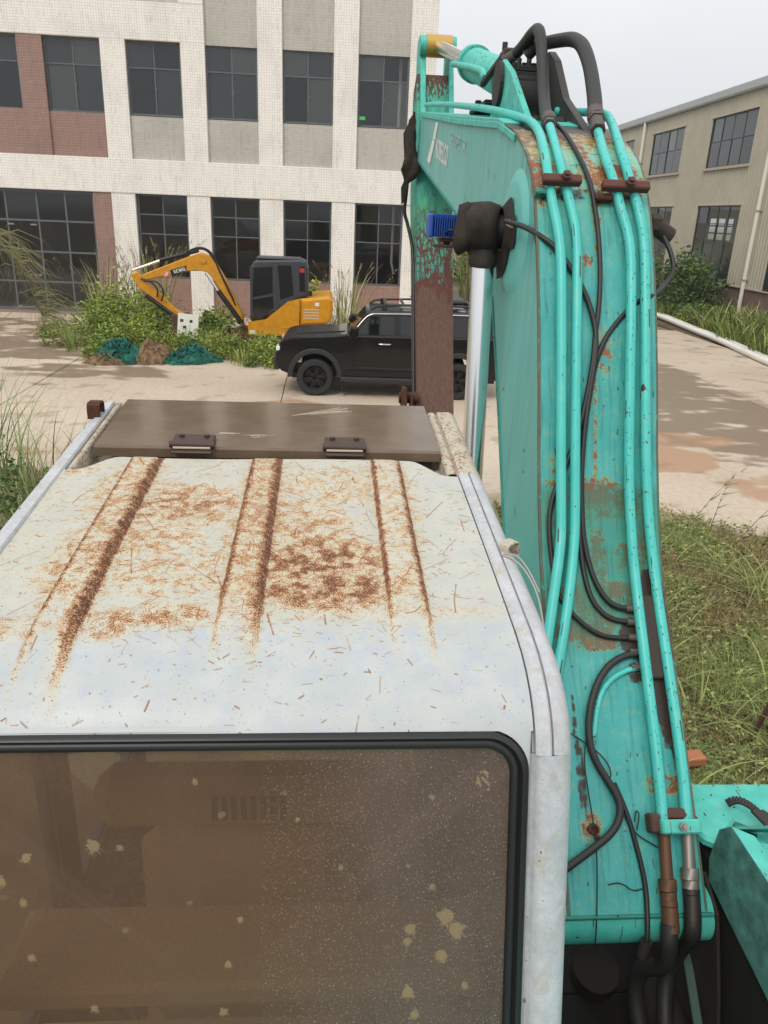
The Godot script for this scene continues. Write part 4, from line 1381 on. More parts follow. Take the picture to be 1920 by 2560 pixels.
	var spots := [[15.3, -38.5, 1.0, 0.2, "big dark green bush before the second lower shed window"], [15.6, -34.3, 1.15, 1.1, "largest bush, under the lower shed window with bright panes"], [14.9, -41.5, 0.8, 2.0, "far dark bush half hidden by the teal boom"], [14.7, -31.0, 0.62, 4.4, "low bush between the white pipe and the large bush"], [16.6, -44.5, 1.0, 3.0, "farthest bush along the shed plinth"], [16.2, -31.6, 0.55, 5.0, "small bush left of the white downpipe foot"]]
	for k in spots.size():
		var e: Array = spots[k]
		plant("shed_bush", e[4], "bush", gs, sb if k < 3 else sc, M.leaf, Vector3(e[0], -0.05, e[1]), e[3], e[2])
	var sg := blade_mesh(9, 240, 1.0, 1.25, 0.75, 0.03, DEEP + GREEN + GRASS, 5)
	var gt := [[14.6, -28.4, 1.0, "long grass beside the white pipe, just right of the low bush"], [15.9, -27.2, 1.1, "long grass below the white downpipe"], [14.0, -25.6, 0.85, "long grass hanging over the middle of the white pipe"], [15.4, -24.6, 1.1, "long grass at the right edge of the view, behind the pipe"], [13.7, -22.9, 0.8, "grass at the near end of the white pipe"], [16.6, -29.4, 0.9, "grass against the plinth beside the downpipe"], [14.3, -33.2, 0.75, "grass before the largest bush"], [13.9, -21.2, 0.9, "grass past the right edge of the pipe"], [15.8, -22.0, 1.0, "grass near the shed at the right edge"], [14.2, -36.2, 0.7, "grass at the far part of the white pipe"]]
	for k in gt.size():
		plant("long_grass", gt[k][3], "grass clump", "long grass before the shed", sg, M.blade, Vector3(gt[k][0], -0.05, gt[k][1]), k * 1.3, gt[k][2])
	# behind, in the gap between the buildings
	var gap := leaf_mesh(10, Vector3(2.2, 2.2, 2.0), 1800, 0.25, GREEN, 34)
	plant("gap_bush", "green bush far behind the boom in the gap between the buildings", "bush", "", gap, M.leaf, Vector3(8.8, 0, -48))
	plant("gap_reeds", "pale reeds in front of the far beige wall behind the boom", "grass clump", "", reed, M.blade, Vector3(6.6, 0, -36), 0.5, 1.3)
	# reeds and creepers at the near left
	var near := blade_mesh(12, 60, 0.45, 2.2, 0.55, 0.013, [Color(0.20, 0.29, 0.09), Color(0.17, 0.24, 0.09), Color(0.29, 0.30, 0.14)], 8)
	var gn := "thin grasses left of the cab"
	plant("tall_grass", "thin tall grass left of the cab, farthest from it", "grass clump", gn, near, M.blade, Vector3(-4.35, 0, -9.6), 0.4, 0.95)
	plant("tall_grass", "thin tall grass rising just beyond the front left corner of the cab roof", "grass clump", gn, near, M.blade, Vector3(-3.2, 0, -8.7), 2.0, 0.72)
	plant("tall_grass", "thin grass in the middle of the left clumps, before the wet concrete", "grass clump", gn, near, M.blade, Vector3(-3.75, 0, -9.3), 5.0, 0.8)
	plant("tall_grass", "thin grass at the left picture edge", "grass clump", gn, near, M.blade, Vector3(-4.3, 0, -8.3), 3.4, 1.0)
	var wispy := blade_mesh(15, 22, 0.3, 1.75, 0.7, 0.011, [Color(0.26, 0.35, 0.11), Color(0.22, 0.30, 0.10), Color(0.34, 0.34, 0.16)], 9)
	plant("tall_grass", "wispy arching grass nearest the front left corner of the cab roof", "grass clump", gn, wispy, M.blade, Vector3(-2.75, 0, -9.1), 0.8, 0.85)
	plant("tall_grass", "wispy arching grass reaching over the wet concrete at the left", "grass clump", gn, wispy, M.blade, Vector3(-3.3, 0, -9.0), 2.9, 1.1)
	plant("tall_grass", "wispy grass in front of the arching clumps at the left edge", "grass clump", gn, wispy, M.blade, Vector3(-3.2, 0, -8.2), 4.4, 0.9)
	var leafy := leaf_mesh(13, Vector3(0.55, 1.0, 0.5), 420, 0.075, DEEP, 22)
	plant("creeper", "dark small leaved creeper low at the left edge", "weed", gn, leafy, M.leaf, Vector3(-3.55, 0, -8.2), 0.0, 0.95)
	plant("creeper", "sparse leafy weed just left of the cab corner", "weed", gn, leafy, M.leaf, Vector3(-2.85, 0, -8.0), 1.0, 0.85)
	var plume := PackedVector3Array()
	var pn := PackedVector3Array()
	var pc := PackedColorArray()
	var rng := RandomNumberGenerator.new()
	rng.seed = 71
	var stem := chaikin([Vector3(-4.6, 0, -8.3), Vector3(-4.3, 1.6, -8.2), Vector3(-3.8, 3.0, -8.05), Vector3(-3.3, 3.36, -8.0), Vector3(-2.95, 3.1, -7.95), Vector3(-2.75, 2.55, -7.9)], 3)
	ribbon(plume, pn, pc, stem, 0.012, Color(0.20, 0.22, 0.09), Vector3(0, 0, 1))
	for k in 190:
		var t := rng.randf_range(0.55, 1.0)
		var q: Vector3 = stem[int(t * (stem.size() - 1))]
		var e := Vector3(rng.randfn(0.45, 0.35), rng.randfn(-0.1, 0.35), rng.randfn(0, 0.4)).normalized()
		var l := rng.randf_range(0.15, 0.5)
		ribbon(plume, pn, pc, [q, q + e * l * 0.5, q + e * l + Vector3.DOWN * l * 0.35, q + e * l * 1.25 + Vector3.DOWN * l * 0.8], 0.006, Color(0.24, 0.22, 0.11) * rng.randf_range(0.7, 1.3), Vector3.UP if absf(e.y) < 0.5 else Vector3(0, 0, 1))
	tag(put("reed_plume", arr(plume, pn, pc), M.blade, self), "drooping feathery reed plume arching in from the left edge", "reed")
	# grass field on the right and round the machine
	make_field()
	# long single stalks standing out over the yard edge
	var st := 0
	for e in [[4.55, -8.75, 1.0, 0.3, "stalk leaning right over the yard edge, right beside the boom"], [5.1, -8.5, 1.35, 0.5, "longest green stalk leaning to the upper right over the yard edge"], [4.75, -8.6, 0.9, 0.05, "upright seedy stalk between the two leaning stalks"], [5.75, -7.9, 1.0, -0.1, "bare twiggy stalk by the right picture edge"]]:
		var q := PackedVector3Array()
		var qn := PackedVector3Array()
		var qc := PackedColorArray()
		var line := []
		for j in 9:
			var t := j / 8.0
			line.append(Vector3(e[3] * e[2] * (t + 0.6 * t * t), e[2] * (t - 0.15 * t * t), 0.1 * t))
		ribbon(q, qn, qc, line, 0.008, Color(0.22, 0.20, 0.08), Vector3(0, 0, 1))
		ribbon(q, qn, qc, line, 0.008, Color(0.22, 0.20, 0.08), Vector3(1, 0, 0))
		for j in 22 + 30 * (st % 2):
			var p: Vector3 = line[rng.randi_range(3, 8)]
			var a := Vector3(rng.randfn(0.3, 0.6), rng.randfn(0.4, 0.4), rng.randfn(0, 0.5)).normalized()
			ribbon(q, qn, qc, [p, p + a * 0.05, p + a * 0.11], 0.006, Color(0.20, 0.19, 0.09) * rng.randf_range(0.6, 1.3), Vector3(0, 0, 1))
		for j in 3:
			var p: Vector3 = line[2 + j * 2]
			var a := Vector3(rng.randf_range(0.4, 1.0), rng.randf_range(0.1, 0.5), 0)
			ribbon(q, qn, qc, [p, p + a * 0.18, p + a * 0.34 + Vector3.DOWN * 0.05], 0.016, Color(0.13, 0.19, 0.05), Vector3(0, 0, 1))
		tag(put("grass_stalk", arr(q, qn, qc), M.blade, self, Transform3D(Basis(), Vector3(e[0], 0, e[1]))), e[4], "grass stalk", "stalks at the yard edge")
		st += 1
	# dead dark stalks at the right edge
	var s := mb()
	for e in [[0.0, 0.0, 0.30, 1.05], [0.06, 0.05, 0.34, 1.1], [-0.05, 0.03, 0.28, 1.0], [0.10, -0.02, 0.25, 1.12]]:
		tube(s, chaikin([Vector3(e[0], 0, e[1]), Vector3(e[0] * 0.6 + e[2] * 0.4, e[3] * 0.5, e[1] * 0.4), Vector3(e[2], e[3], 0)], 2), 0.012, 6, true, 0.006)
	var dead := thing("dead_stalks", "dark dead stalks leaning together in the grass at the right picture edge", "dead plant", Vector3(3.22, 0, -4.62))
	obj("stalk", s, M.brown_steel, dead)
	# broken bricks
	for e in [[2.50, 0.17, -4.20, 0.15, 0.0, "whole orange brick lying on top of the stack beside the teal deck"], [2.44, 0.10, -4.28, 0.3, 0.0, "orange brick under the top brick, half buried in grass"], [2.42, 0.21, -4.44, 0.9, 0.7, "broken orange brick leaning up behind the stack"]]:
		s = mb()
		box(s, Vector3(-0.12, -0.03, -0.055), Vector3(0.12, 0.03, 0.055), 0.008)
		var br := obj("brick", s, M.brick_orange, self)
		br.transform = Transform3D(Basis.from_euler(Vector3(e[4], e[3], e[4] * 0.5)), Vector3(e[0], e[1] + 0.03, e[2]))
		tag(br, e[5], "brick", "orange bricks by the machine")


func scatter(called: String, label: String, mesh: Mesh, m: Material, spots: Array, sd: int, lo: float, hi: float) -> void:
	var rng := RandomNumberGenerator.new()
	rng.seed = sd
	var mm := MultiMesh.new()
	mm.transform_format = MultiMesh.TRANSFORM_3D
	mm.mesh = mesh
	mm.instance_count = spots.size()
	for k in spots.size():
		mm.set_instance_transform(k, Transform3D(Basis(Vector3.UP, rng.randf() * TAU).scaled(Vector3.ONE * rng.randf_range(lo, hi)), spots[k]))
	var o := MultiMeshInstance3D.new()
	o.name = called
	o.multimesh = mm
	o.material_override = m
	add_child(o)
	tag(o, label, "grass", "", "stuff")


func make_field() -> void:
	var rng := RandomNumberGenerator.new()
	rng.seed = 91
	var n := FastNoiseLite.new()
	n.seed = 12
	n.frequency = 0.55
	var tuft := blade_mesh(20, 16, 0.10, 0.26, 0.9, 0.0045, GRASS, 4)
	var strawy := blade_mesh(21, 13, 0.12, 0.24, 1.0, 0.0035, STRAW + RUSSET, 4)
	var clover := leaf_mesh(22, Vector3(0.13, 0.10, 0.13), 46, 0.035, [Color(0.25, 0.31, 0.11), Color(0.33, 0.37, 0.13), Color(0.24, 0.26, 0.11)], 9)
	var litter := leaf_mesh(23, Vector3(0.12, 0.04, 0.12), 26, 0.04, RUSSET + STRAW, 7)
	var a := []
	var b := []
	var c := []
	var d := []
	for k in 21000:
		var x := rng.randf_range(0.9, 8.5)
		var z := rng.randf_range(-9.6, -2.2)
		if rng.randf() < 0.12:
			x = rng.randf_range(-7.5, 0.5); z = rng.randf_range(-10.9, -7.0)
		var edge := -8.75 + 0.5 * n.get_noise_2d(x * 1.7, 3.0) + (0.0 if x > 3.6 else -0.6) + maxf(0, (x - 4.4)) * 0.62
		if x < 0.5: edge = -10.8
		if z < edge - 0.9 * pow(rng.randf(), 3.0) * float(x > 0.5): continue
		var q := n.get_noise_2d(x, z)
		var brown := smoothstep(-0.05, 0.35, q + 0.05 + 0.22 * smoothstep(4.3, 5.4, x) * smoothstep(-5.5, -7.0, z) * 2.0 + 0.35 * smoothstep(edge + 0.6, edge, z) + 0.7 * exp(-((x - 4.7) * (x - 4.7) + (z + 6.6) * (z + 6.6)) / 0.9) + 0.5 * exp(-((x - 2.9) * (x - 2.9) + (z + 4.5) * (z + 4.5)) / 0.25))
		var p := Vector3(x, -0.02, z)
		var r := rng.randf()
		if r < brown * 0.85:
			if rng.randf() < 0.55: b.append(p)
			else: d.append(p)
		elif r < 0.62 or x < 0.5: a.append(p)
		else: c.append(p)
	scatter("green_grass", "green grass on the ground right of the boom and left of the cab", tuft, M.blade, a, 1, 0.55, 1.35)
	scatter("dry_grass", "dry straw coloured grass mixed into the green on the right", strawy, M.dry, b, 2, 0.6, 1.3)
	scatter("ground_weeds", "small leaved weeds covering the ground right of the boom", clover, M.leaf, c, 3, 0.6, 1.5)
	var arching := blade_mesh(24, 9, 0.08, 0.60, 1.1, 0.008, [Color(0.30, 0.36, 0.10), Color(0.36, 0.40, 0.13), Color(0.24, 0.31, 0.08)], 7)
	var f := []
	for k in 620:
		var x := rng.randf_range(1.6, 8.0)
		var z := rng.randf_range(-8.9, -3.0)
		if x > 4.6 and z < -8.3 + (x - 4.4) * 0.6: continue
		if n.get_noise_2d(x + 20, z) > -0.05: f.append(Vector3(x, -0.02, z))
	scatter("arching_grass", "long arching pale green blades standing out of the grass on the right", arching, M.blade, f, 6, 0.5, 1.1)
	scatter("leaf_litter", "brown dead leaves and stems on the ground at the yard edge", litter, M.dry, d, 4, 0.7, 1.4)


# crumpled sheet: a lump of cloth as a height field with folds
func heap(called: String, label: String, cat: String, at: Vector3, rx: float, rz: float, tall: float, sd: int, m: Material, turn := 0.0, strands := 60) -> void:
	var n := FastNoiseLite.new()
	n.seed = sd
	n.frequency = 1.6
	n.fractal_type = FastNoiseLite.FRACTAL_FBM
	n.fractal_octaves = 3
	var s := mb()
	var N := 64
	var P := func(i: int, k: int) -> Vector3:
		var u := i * TAU / N
		var r := k / 26.0
		var wob := 1.0 + 0.22 * n.get_noise_2d(cos(u) * 1.3 + sd, sin(u) * 1.3)
		var x := cos(u) * r * rx * wob
		var z := sin(u) * r * rz * wob
		var y := tall * pow(maxf(0.0, 1.0 - pow(r, 2.4)), 0.8) * (0.62 + 0.50 * n.get_noise_2d(x * 0.9, z * 0.9)) + (0.05 - 0.17 * absf(n.get_noise_2d(x * 2.2 + 7.0, z * 2.2)) + 0.05 * n.get_noise_2d(x * 7.0, z * 7.0)) * (1.0 - r * r)
		return Vector3(x, maxf(y, 0.003), z)
	s.set_smooth_group(1)
	for i in N:
		for k in 26:
			quad(s, P.call(i, k), P.call(i, k + 1), P.call(i + 1, k + 1), P.call(i + 1, k))
	var rng := RandomNumberGenerator.new()
	rng.seed = sd
	s.set_smooth_group(-1)
	for j in strands:      # torn strips standing off the lump
		var p: Vector3 = P.call(rng.randi() % N, rng.randi_range(3, 25))
		var a := rng.randf() * TAU
		var l := rng.randf_range(0.10, 0.32)
		var d := Vector3(cos(a), 0, sin(a)) * l
		var b := Vector3(-sin(a), 0, cos(a)) * rng.randf_range(0.006, 0.022)
		var up := Vector3.UP * rng.randf_range(0.02, 0.09)
		quad(s, p - b, p + d * 0.5 + up - b, p + d * 0.5 + up + b, p + b)
		quad(s, p + d * 0.5 + up - b, p + d - b * 0.3, p + d + b * 0.3, p + d * 0.5 + up + b)
	var o := obj(called, s, m, self)
	o.transform = Transform3D(Basis(Vector3.UP, turn), at)
	tag(o, label, cat)


func make_heap() -> void:
	heap("debris_net", "crumpled bright green debris net peaking left of the brown tarpaulin", "net", Vector3(-4.95, 0, -19.3), 0.62, 0.5, 0.72, 1, M.net_green, 0.0, 320)
	heap("debris_net", "flat spread green debris net on the right of the heap", "net", Vector3(-3.45, 0, -19.55), 0.82, 0.5, 0.42, 2, M.net_green, 0.2, 320)
	heap("tarpaulin", "mottled brown tarpaulin bundle between the two green nets", "tarpaulin", Vector3(-4.25, 0, -19.35), 0.52, 0.42, 0.66, 3, M.tarp_brown, 0.5)
	heap("sacking", "low grey brown sacking at the left foot of the green net", "sacking", Vector3(-5.25, 0, -18.95), 0.55, 0.25, 0.26, 4, M.tarp_brown)


func arc(cx: float, cy: float, r: float, a0: float, a1: float, n: int) -> Array:
	var o := []
	for k in n + 1:
		var a := lerpf(a0, a1, float(k) / n)
		o.append(cx + cos(a) * r)
		o.append(cy + sin(a) * r)
	return o


func wheel(parent: Node, x: float, y: float, z: float, r: float, side: float) -> void:
	var s := mb()
	var w := 0.25
	lathe(s, Vector3(x, y, z), Vector3(0, 0, side), [r * 0.66, 0.0, r * 0.72, 0.012, r * 0.90, 0.012, r * 0.97, -0.012, r, -0.05, r, -w + 0.04, r * 0.95, -w, r * 0.6, -w], 40)
	for k in 40:
		var a := TAU * k / 40
		var p := Vector3(x + cos(a) * r * 0.985, y + sin(a) * r * 0.985, z - side * 0.03)
		var q := p - Vector3(0, 0, side * (w - 0.08))
		bar(s, p, q, 0.026, 0.02, Vector3(cos(a), sin(a), 0), 0.002)
	var t := obj("wheel", s, M.tyre, parent)
	s = mb()
	lathe(s, Vector3(x, y, z), Vector3(0, 0, side), [0.05, -0.035, r * 0.2, -0.03, r * 0.2, -0.07], 20)
	lathe(s, Vector3(x, y, z), Vector3(0, 0, side), [r * 0.58, -0.03, r * 0.655, 0.006, r * 0.67, 0.0, r * 0.67, -0.1], 36)
	lathe(s, Vector3(x, y, z), Vector3(0, 0, side), [0.0, -0.12, r * 0.66, -0.12], 24)
	for k in 6:
		for dk in [-0.14, 0.14]:
			var a: float = TAU * k / 6 + dk + 0.3
			var b: float = TAU * k / 6 + dk * 1.5 + 0.3
			bar(s, Vector3(x + cos(b) * r * 0.16, y + sin(b) * r * 0.16, z - side * 0.045), Vector3(x + cos(a) * r * 0.62, y + sin(a) * r * 0.62, z - side * 0.035), 0.04, 0.03, Vector3(0, 0, 1), 0.004)
	obj("rim", s, M.alloy_black, t)


func make_car() -> void:
	var c := thing("black_car", "black boxy off road car with roof rack, parked behind the rusty excavator arm", "car", Vector3(-0.235, 0, -16.03), -0.03)
	var r := 0.378
	var R := 0.465
	var wb := 2.96
	# lower body with the wheel arches cut out
	var p := [-0.46, 0.40, -0.70, 0.50, -0.80, 0.64, -0.81, 0.84, -0.75, 0.98, -0.73, 1.06, -0.66, 1.13, -0.50, 1.185, 0.0, 1.225, 0.40, 1.255, 0.64, 1.285, 0.72, 1.27, 3.86, 1.29, 3.93, 1.0, 3.93, 0.62, 3.80, 0.42]
	p += arc(wb, 0.42, R, 0.0, PI, 14)
	p += [wb - R - 0.02, 0.34, R + 0.02, 0.34]
	p += arc(0.0, 0.42, R, 0.0, PI, 14)
	var s := mb()
	prism(s, pv(p), 1.82, Transform3D(Basis(), Vector3(0, 0, -1.86)), 0.035)
	var body := obj("body", s, M.car_black, c)
	s = mb()
	box(s, Vector3(0.35, 0.28, -1.8), Vector3(wb - 0.35, 0.40, -0.2))
	box(s, Vector3(-0.5, 0.3, -1.5), Vector3(3.8, 0.42, -0.35))
	obj("underside", s, M.plastic_black, c)
	# greenhouse
	s = mb()
	var lo := [Vector3(0.70, 1.275, -0.07), Vector3(3.90, 1.275, -0.07), Vector3(3.90, 1.275, -1.83), Vector3(0.70, 1.275, -1.83)]
	var mi := [Vector3(1.03, 1.70, -0.19), Vector3(3.70, 1.73, -0.19), Vector3(3.70, 1.73, -1.71), Vector3(1.03, 1.70, -1.71)]
	var hi := [Vector3(1.10, 1.75, -0.28), Vector3(3.62, 1.785, -0.28), Vector3(3.62, 1.785, -1.62), Vector3(1.10, 1.75, -1.62)]
	for k in 4:
		var m := (k + 1) % 4
		quad(s, lo[k], mi[k], mi[m], lo[m])
		quad(s, mi[k], hi[k], hi[m], mi[m])
	plate(s, [hi[0], hi[1], hi[2], hi[3]])
	obj("cab_roof", s, M.car_black, c)
	var side_z := func(h: float) -> float: return -0.07 - (h - 1.275) / 0.445 * 0.12 + 0.004
	for w in [[0.86, 1.29, 1.60, 1.29, 1.60, 1.635, 1.10, 1.635], [1.73, 1.29, 2.55, 1.29, 2.55, 1.655, 1.73, 1.645], [2.74, 1.30, 3.42, 1.30, 3.38, 1.67, 2.74, 1.66]]:
		s = mb()
		var q := []
		for k in range(0, 8, 2): q.append(Vector3(w[k], w[k + 1], side_z.call(w[k + 1])))
		plate(s, q)
		obj("side_window", s, M.car_glass, c)
	s = mb()
	plate(s, [Vector3(0.705, 1.30, -0.16), Vector3(1.012, 1.68, -0.25), Vector3(1.012, 1.68, -1.65), Vector3(0.705, 1.30, -1.74)])
	obj("windscreen", s, M.car_glass, c)
	s = mb()
	var tr := [Vector3(0.80, 1.36, side_z.call(1.36) + 0.004), Vector3(0.98, 1.58, side_z.call(1.58) + 0.004), Vector3(1.08, 1.665, side_z.call(1.665) + 0.004), Vector3(1.22, 1.70, side_z.call(1.70) + 0.004), Vector3(3.5, 1.725, side_z.call(1.715) + 0.004)]
	tube(s, chaikin(tr, 1), 0.016, 6)
	obj("chrome_trim", s, M.chrome_trim, c)
	for z in [-0.02, -1.88]:
		var sd := 1.0 if z > -1 else -1.0
		for x in [0.0, wb]:
			s = mb()
			var a := PackedVector2Array()
			for k in 15:
				var an := lerpf(-0.12, PI + 0.12, k / 14.0)
				a.append(Vector2(x + cos(an) * 0.56, 0.44 + sin(an) * 0.54))
			for k in 15:
				var an := lerpf(PI + 0.05, -0.05, k / 14.0)
				a.append(Vector2(x + cos(an) * 0.455, 0.42 + sin(an) * 0.455))
			prism(s, a, 0.09, Transform3D(Basis(), Vector3(0, 0, z - (0.05 if sd > 0 else 0.04))), 0.015)
			obj("wheel_flare", s, M.plastic_black, c)
			wheel(c, x, r, z + sd * 0.02, r, sd)
		s = mb()
		box(s, Vector3(0.52, 0.33, z - 0.05), Vector3(wb - 0.52, 0.42, z + sd * 0.05 + 0.03), 0.015)
		obj("side_step", s, M.plastic_black, c)
		s = mb()
		box(s, Vector3(0.55, 0.10, z - 0.10 * sd - 0.1), Vector3(0.585, 0.42, z - 0.10 * sd + 0.1), 0.004)
		obj("mud_flap", s, M.black_rubber, c)
		s = mb()
		prism(s, pv([0.66, 1.36, 0.72, 1.47, 0.86, 1.45, 0.88, 1.30, 0.82, 1.22, 0.70, 1.24]), 0.2, Transform3D(Basis(), Vector3(0, 0, (0.02 if sd > 0 else -0.22) + (z + 0.02 if sd < 0 else 0.0))), 0.03)
		obj("mirror", s, M.car_black, c)
		for x in [1.42, 2.42]:
			s = mb()
			tube(s, chaikin([Vector3(x - 0.13, 1.105, z + sd * -0.02), Vector3(x - 0.1, 1.11, z + sd * 0.025), Vector3(x + 0.1, 1.11, z + sd * 0.025), Vector3(x + 0.13, 1.105, z + sd * -0.02)], 2), 0.017, 8)
			obj("door_handle", s, M.chrome_trim, c)
	# door shut lines and the light crease
	for x in [0.62, 1.665, 2.64]: obj("door_gap", boxm(Vector3(x, 0.46, -0.0405), Vector3(x + 0.008, 1.27, -0.0380)), M.pit_black, c)
	s = mb()
	prism(s, pv([0.58, 0.55, 0.70, 0.63, 2.35, 0.62, 2.42, 0.54]), 0.03, Transform3D(Basis(), Vector3(0, 0, -0.06)), 0.018)
	obj("door_moulding", s, M.car_black, c)
	s = mb()
	box(s, Vector3(-0.80, 0.90, -0.36), Vector3(-0.70, 1.0, -0.04), 0.02)
	box(s, Vector3(-0.80, 0.90, -1.86), Vector3(-0.70, 1.0, -1.54), 0.02)
	obj("headlight", s, M.lamp_clear, c)
	s = mb()
	box(s, Vector3(-0.86, 0.50, -1.80), Vector3(-0.72, 0.80, -0.10), 0.04)
	obj("bumper", s, M.plastic_black, c)
	# hood bulge and roof rack
	s = mb()
	prism(s, pv([-0.45, 1.17, -0.38, 1.205, 0.42, 1.275, 0.60, 1.295, 0.60, 1.20]), 0.9, Transform3D(Basis(), Vector3(0, 0, -1.4)), 0.03)
	obj("hood_bulge", s, M.car_black, c)
	s = mb()
	for z in [-0.34, -1.56]:
		tube(s, chaikin([Vector3(1.12, 1.76, z), Vector3(1.30, 1.86, z), Vector3(3.3, 1.89, z), Vector3(3.5, 1.80, z)], 2), 0.022, 8)
	for k in 6: box(s, Vector3(1.4 + k * 0.36, 1.855, -1.56), Vector3(1.46 + k * 0.36, 1.885, -0.34), 0.006)
	for x in [1.35, 2.3, 3.2]:
		for z in [-0.34, -1.56]: box(s, Vector3(x, 1.74, z - 0.02), Vector3(x + 0.1, 1.87, z + 0.02), 0.005)
	obj("roof_rack", s, M.plastic_black, c)
	s = mb()
	box(s, Vector3(2.0, 1.887, -1.5), Vector3(3.1, 1.99, -0.45), 0.04)
	obj("rack_case", s, M.plastic_black, c)
	s = mb()
	box(s, Vector3(3.93, 0.75, -1.2), Vector3(4.12, 1.45, -0.55), 0.08)
	obj("spare_wheel_cover", s, M.car_black, c)


func make_mini() -> void:
	var e := thing("yellow_excavator", "small yellow excavator with grey cab standing in weeds before the tiled building", "excavator", Vector3(-1.3, 0, -21.0))
	var Y: Material = M.mini_yellow
	var gl := mat("mini_glass", lin(0.012, 0.014, 0.016), 0.06)
	var s := mb()
	prism(s, pv([-0.72, 0.86, -0.68, 2.18, -0.60, 2.32, -0.50, 2.36, 0.62, 2.41, 0.74, 2.36, 0.79, 2.20, 0.79, 1.50, 0.49, 1.42, 0.0, 1.12, -0.45, 0.86]), 0.95, Transform3D(Basis(), Vector3(0, 0, -1.0)), 0.05)
	var cab := obj("cab", s, M.mini_grey, e)
	for w in [["door_window", [-0.60, 2.18, -0.12, 2.22, -0.12, 1.56, -0.63, 1.44]], ["door_window", [-0.64, 1.38, -0.12, 1.49, -0.10, 1.18, -0.36, 0.97, -0.62, 0.91]], ["side_window", [0.02, 2.26, 0.36, 2.27, 0.42, 1.52, 0.08, 1.40]], ["side_window", [0.56, 2.24, 0.70, 2.26, 0.72, 1.62, 0.58, 1.62]]]:
		s = mb()
		prism(s, pv(w[1]), 0.012, Transform3D(Basis(), Vector3(0, 0, -0.054)), 0.004)
		obj(w[0], s, gl, cab)
	s = mb()
	box(s, Vector3(-0.09, 0.98, -0.05), Vector3(0.0, 2.25, -0.035), 0.01)
	box(s, Vector3(-0.70, 0.9, -0.05), Vector3(-0.645, 2.2, -0.035), 0.01)
	obj("door_frame", s, M.mini_grey, cab)
	obj("sticker", boxm(Vector3(0.575, 2.10, -0.042), Vector3(0.70, 2.20, -0.0395)), M.red_sticker, cab)
	s = mb()
	box(s, Vector3(-0.55, 2.38, -0.95), Vector3(0.6, 2.44, -0.12), 0.03)
	obj("cab_roof_cover", s, M.mini_grey, cab)
	s = mb()
	plate(s, [Vector3(-0.715, 1.0, -0.14), Vector3(-0.695, 2.15, -0.14), Vector3(-0.695, 2.15, -0.9), Vector3(-0.715, 1.0, -0.9)])
	var fw := obj("front_window", s, gl, cab)
	fw.position.x = -0.004
	# house
	s = mb()
	prism(s, pv([-0.77, 0.80, -0.31, 0.885, 0.02, 1.15, 0.27, 1.36, 0.54, 1.43, 0.57, 1.435, 0.57, 0.52, -0.77, 0.56]), 0.16, Transform3D(Basis(), Vector3(0, 0, -0.14)), 0.025)
	obj("side_cover", s, Y, e)
	s = mb()
	prism(s, pv([0.585, 1.44, 1.02, 1.49, 1.36, 1.53, 1.44, 1.44, 1.46, 1.20, 1.42, 0.93, 1.30, 0.80, 0.585, 0.74]), 1.9, Transform3D(Basis(), Vector3(0, 0, -1.9)), 0.07)
	var cw := obj("counterweight", s, Y, e)
	for k in 4:
		s = mb()
		box(s, Vector3(0.68, 0.93 + k * 0.075, -0.02), Vector3(1.09, 0.965 + k * 0.075, 0.004), 0.006)
		obj("grille_slot", s, M.cream, cw)
	obj("sticker", boxm(Vector3(0.98, 1.27, -0.01), Vector3(1.09, 1.36, 0.003)), M.white_plate, cw)
	s = mb()
	box(s, Vector3(0.35, 0.60, -1.8), Vector3(1.25, 0.745, -0.1), 0.02)
	obj("lower_frame", s, M.mini_black, e)
	s = mb()
	box(s, Vector3(-0.77, 0.47, -1.75), Vector3(0.56, 0.575, 0.03), 0.02)
	var sk := obj("side_skirt", s, Y, e)
	obj("sticker", boxm(Vector3(-0.72, 0.51, 0.01), Vector3(-0.58, 0.60, 0.034), 0.002), M.white_plate, sk)
	lettering("lettering", "XE60DA", 0.085, 0.30, Vector3(0.32, 0.525, 0.034), Basis(), M.mini_black, sk)
	s = mb()
	box(s, Vector3(-0.7, 0.576, -1.7), Vector3(0.565, 0.9, -0.16), 0.02)
	obj("floor_box", s, M.mini_black, e)
	for x in [0.22]:
		s = mb()
		tube(s, chaikin([Vector3(x - 0.07, 0.66, 0.01), Vector3(x - 0.03, 0.70, 0.04), Vector3(x + 0.05, 0.70, 0.04), Vector3(x + 0.08, 0.66, 0.01)], 1), 0.012, 6)
		obj("hand_loop", s, Y, e)
	s = mb()
	box(s, Vector3(0.8, 1.50, -0.3), Vector3(0.9, 1.62, -0.2), 0.01)
	tube(s, [Vector3(0.62, 1.5, -0.5), Vector3(0.62, 1.75, -0.5)], 0.03, 8)
	obj("exhaust", s, M.mini_black, e)
	# boom in three parts: steel, arm, bucket
	s = mb()
	prism(s, pv([-0.97, 0.91, -1.39, 1.81, -1.63, 2.21, -1.80, 2.40, -2.04, 2.46, -2.32, 2.36, -3.46, 1.90, -3.58, 1.84, -3.54, 1.74, -3.44, 1.73, -2.34, 1.99, -2.01, 2.01, -1.82, 1.94, -1.62, 1.66, -1.09, 0.76, -0.94, 0.61]), 0.24, Transform3D(Basis(), Vector3(0, 0, -0.87)), 0.02)
	var bm := obj("boom", s, Y, e)
	s = mb()
	cyl(s, Vector3(-1.95, 2.27, -0.90), Vector3(-1.95, 2.27, -0.59), 0.07, 16)
	obj("boom_pin", s, Y, bm)
	s = mb()
	prism(s, pv([-2.83, 1.995, -2.40, 2.13, -2.40, 1.995, -2.80, 1.87]), 0.006, Transform3D(Basis(), Vector3(0, 0, -0.633)))
	obj("name_plate", s, M.mini_black, bm)
	s = mb()
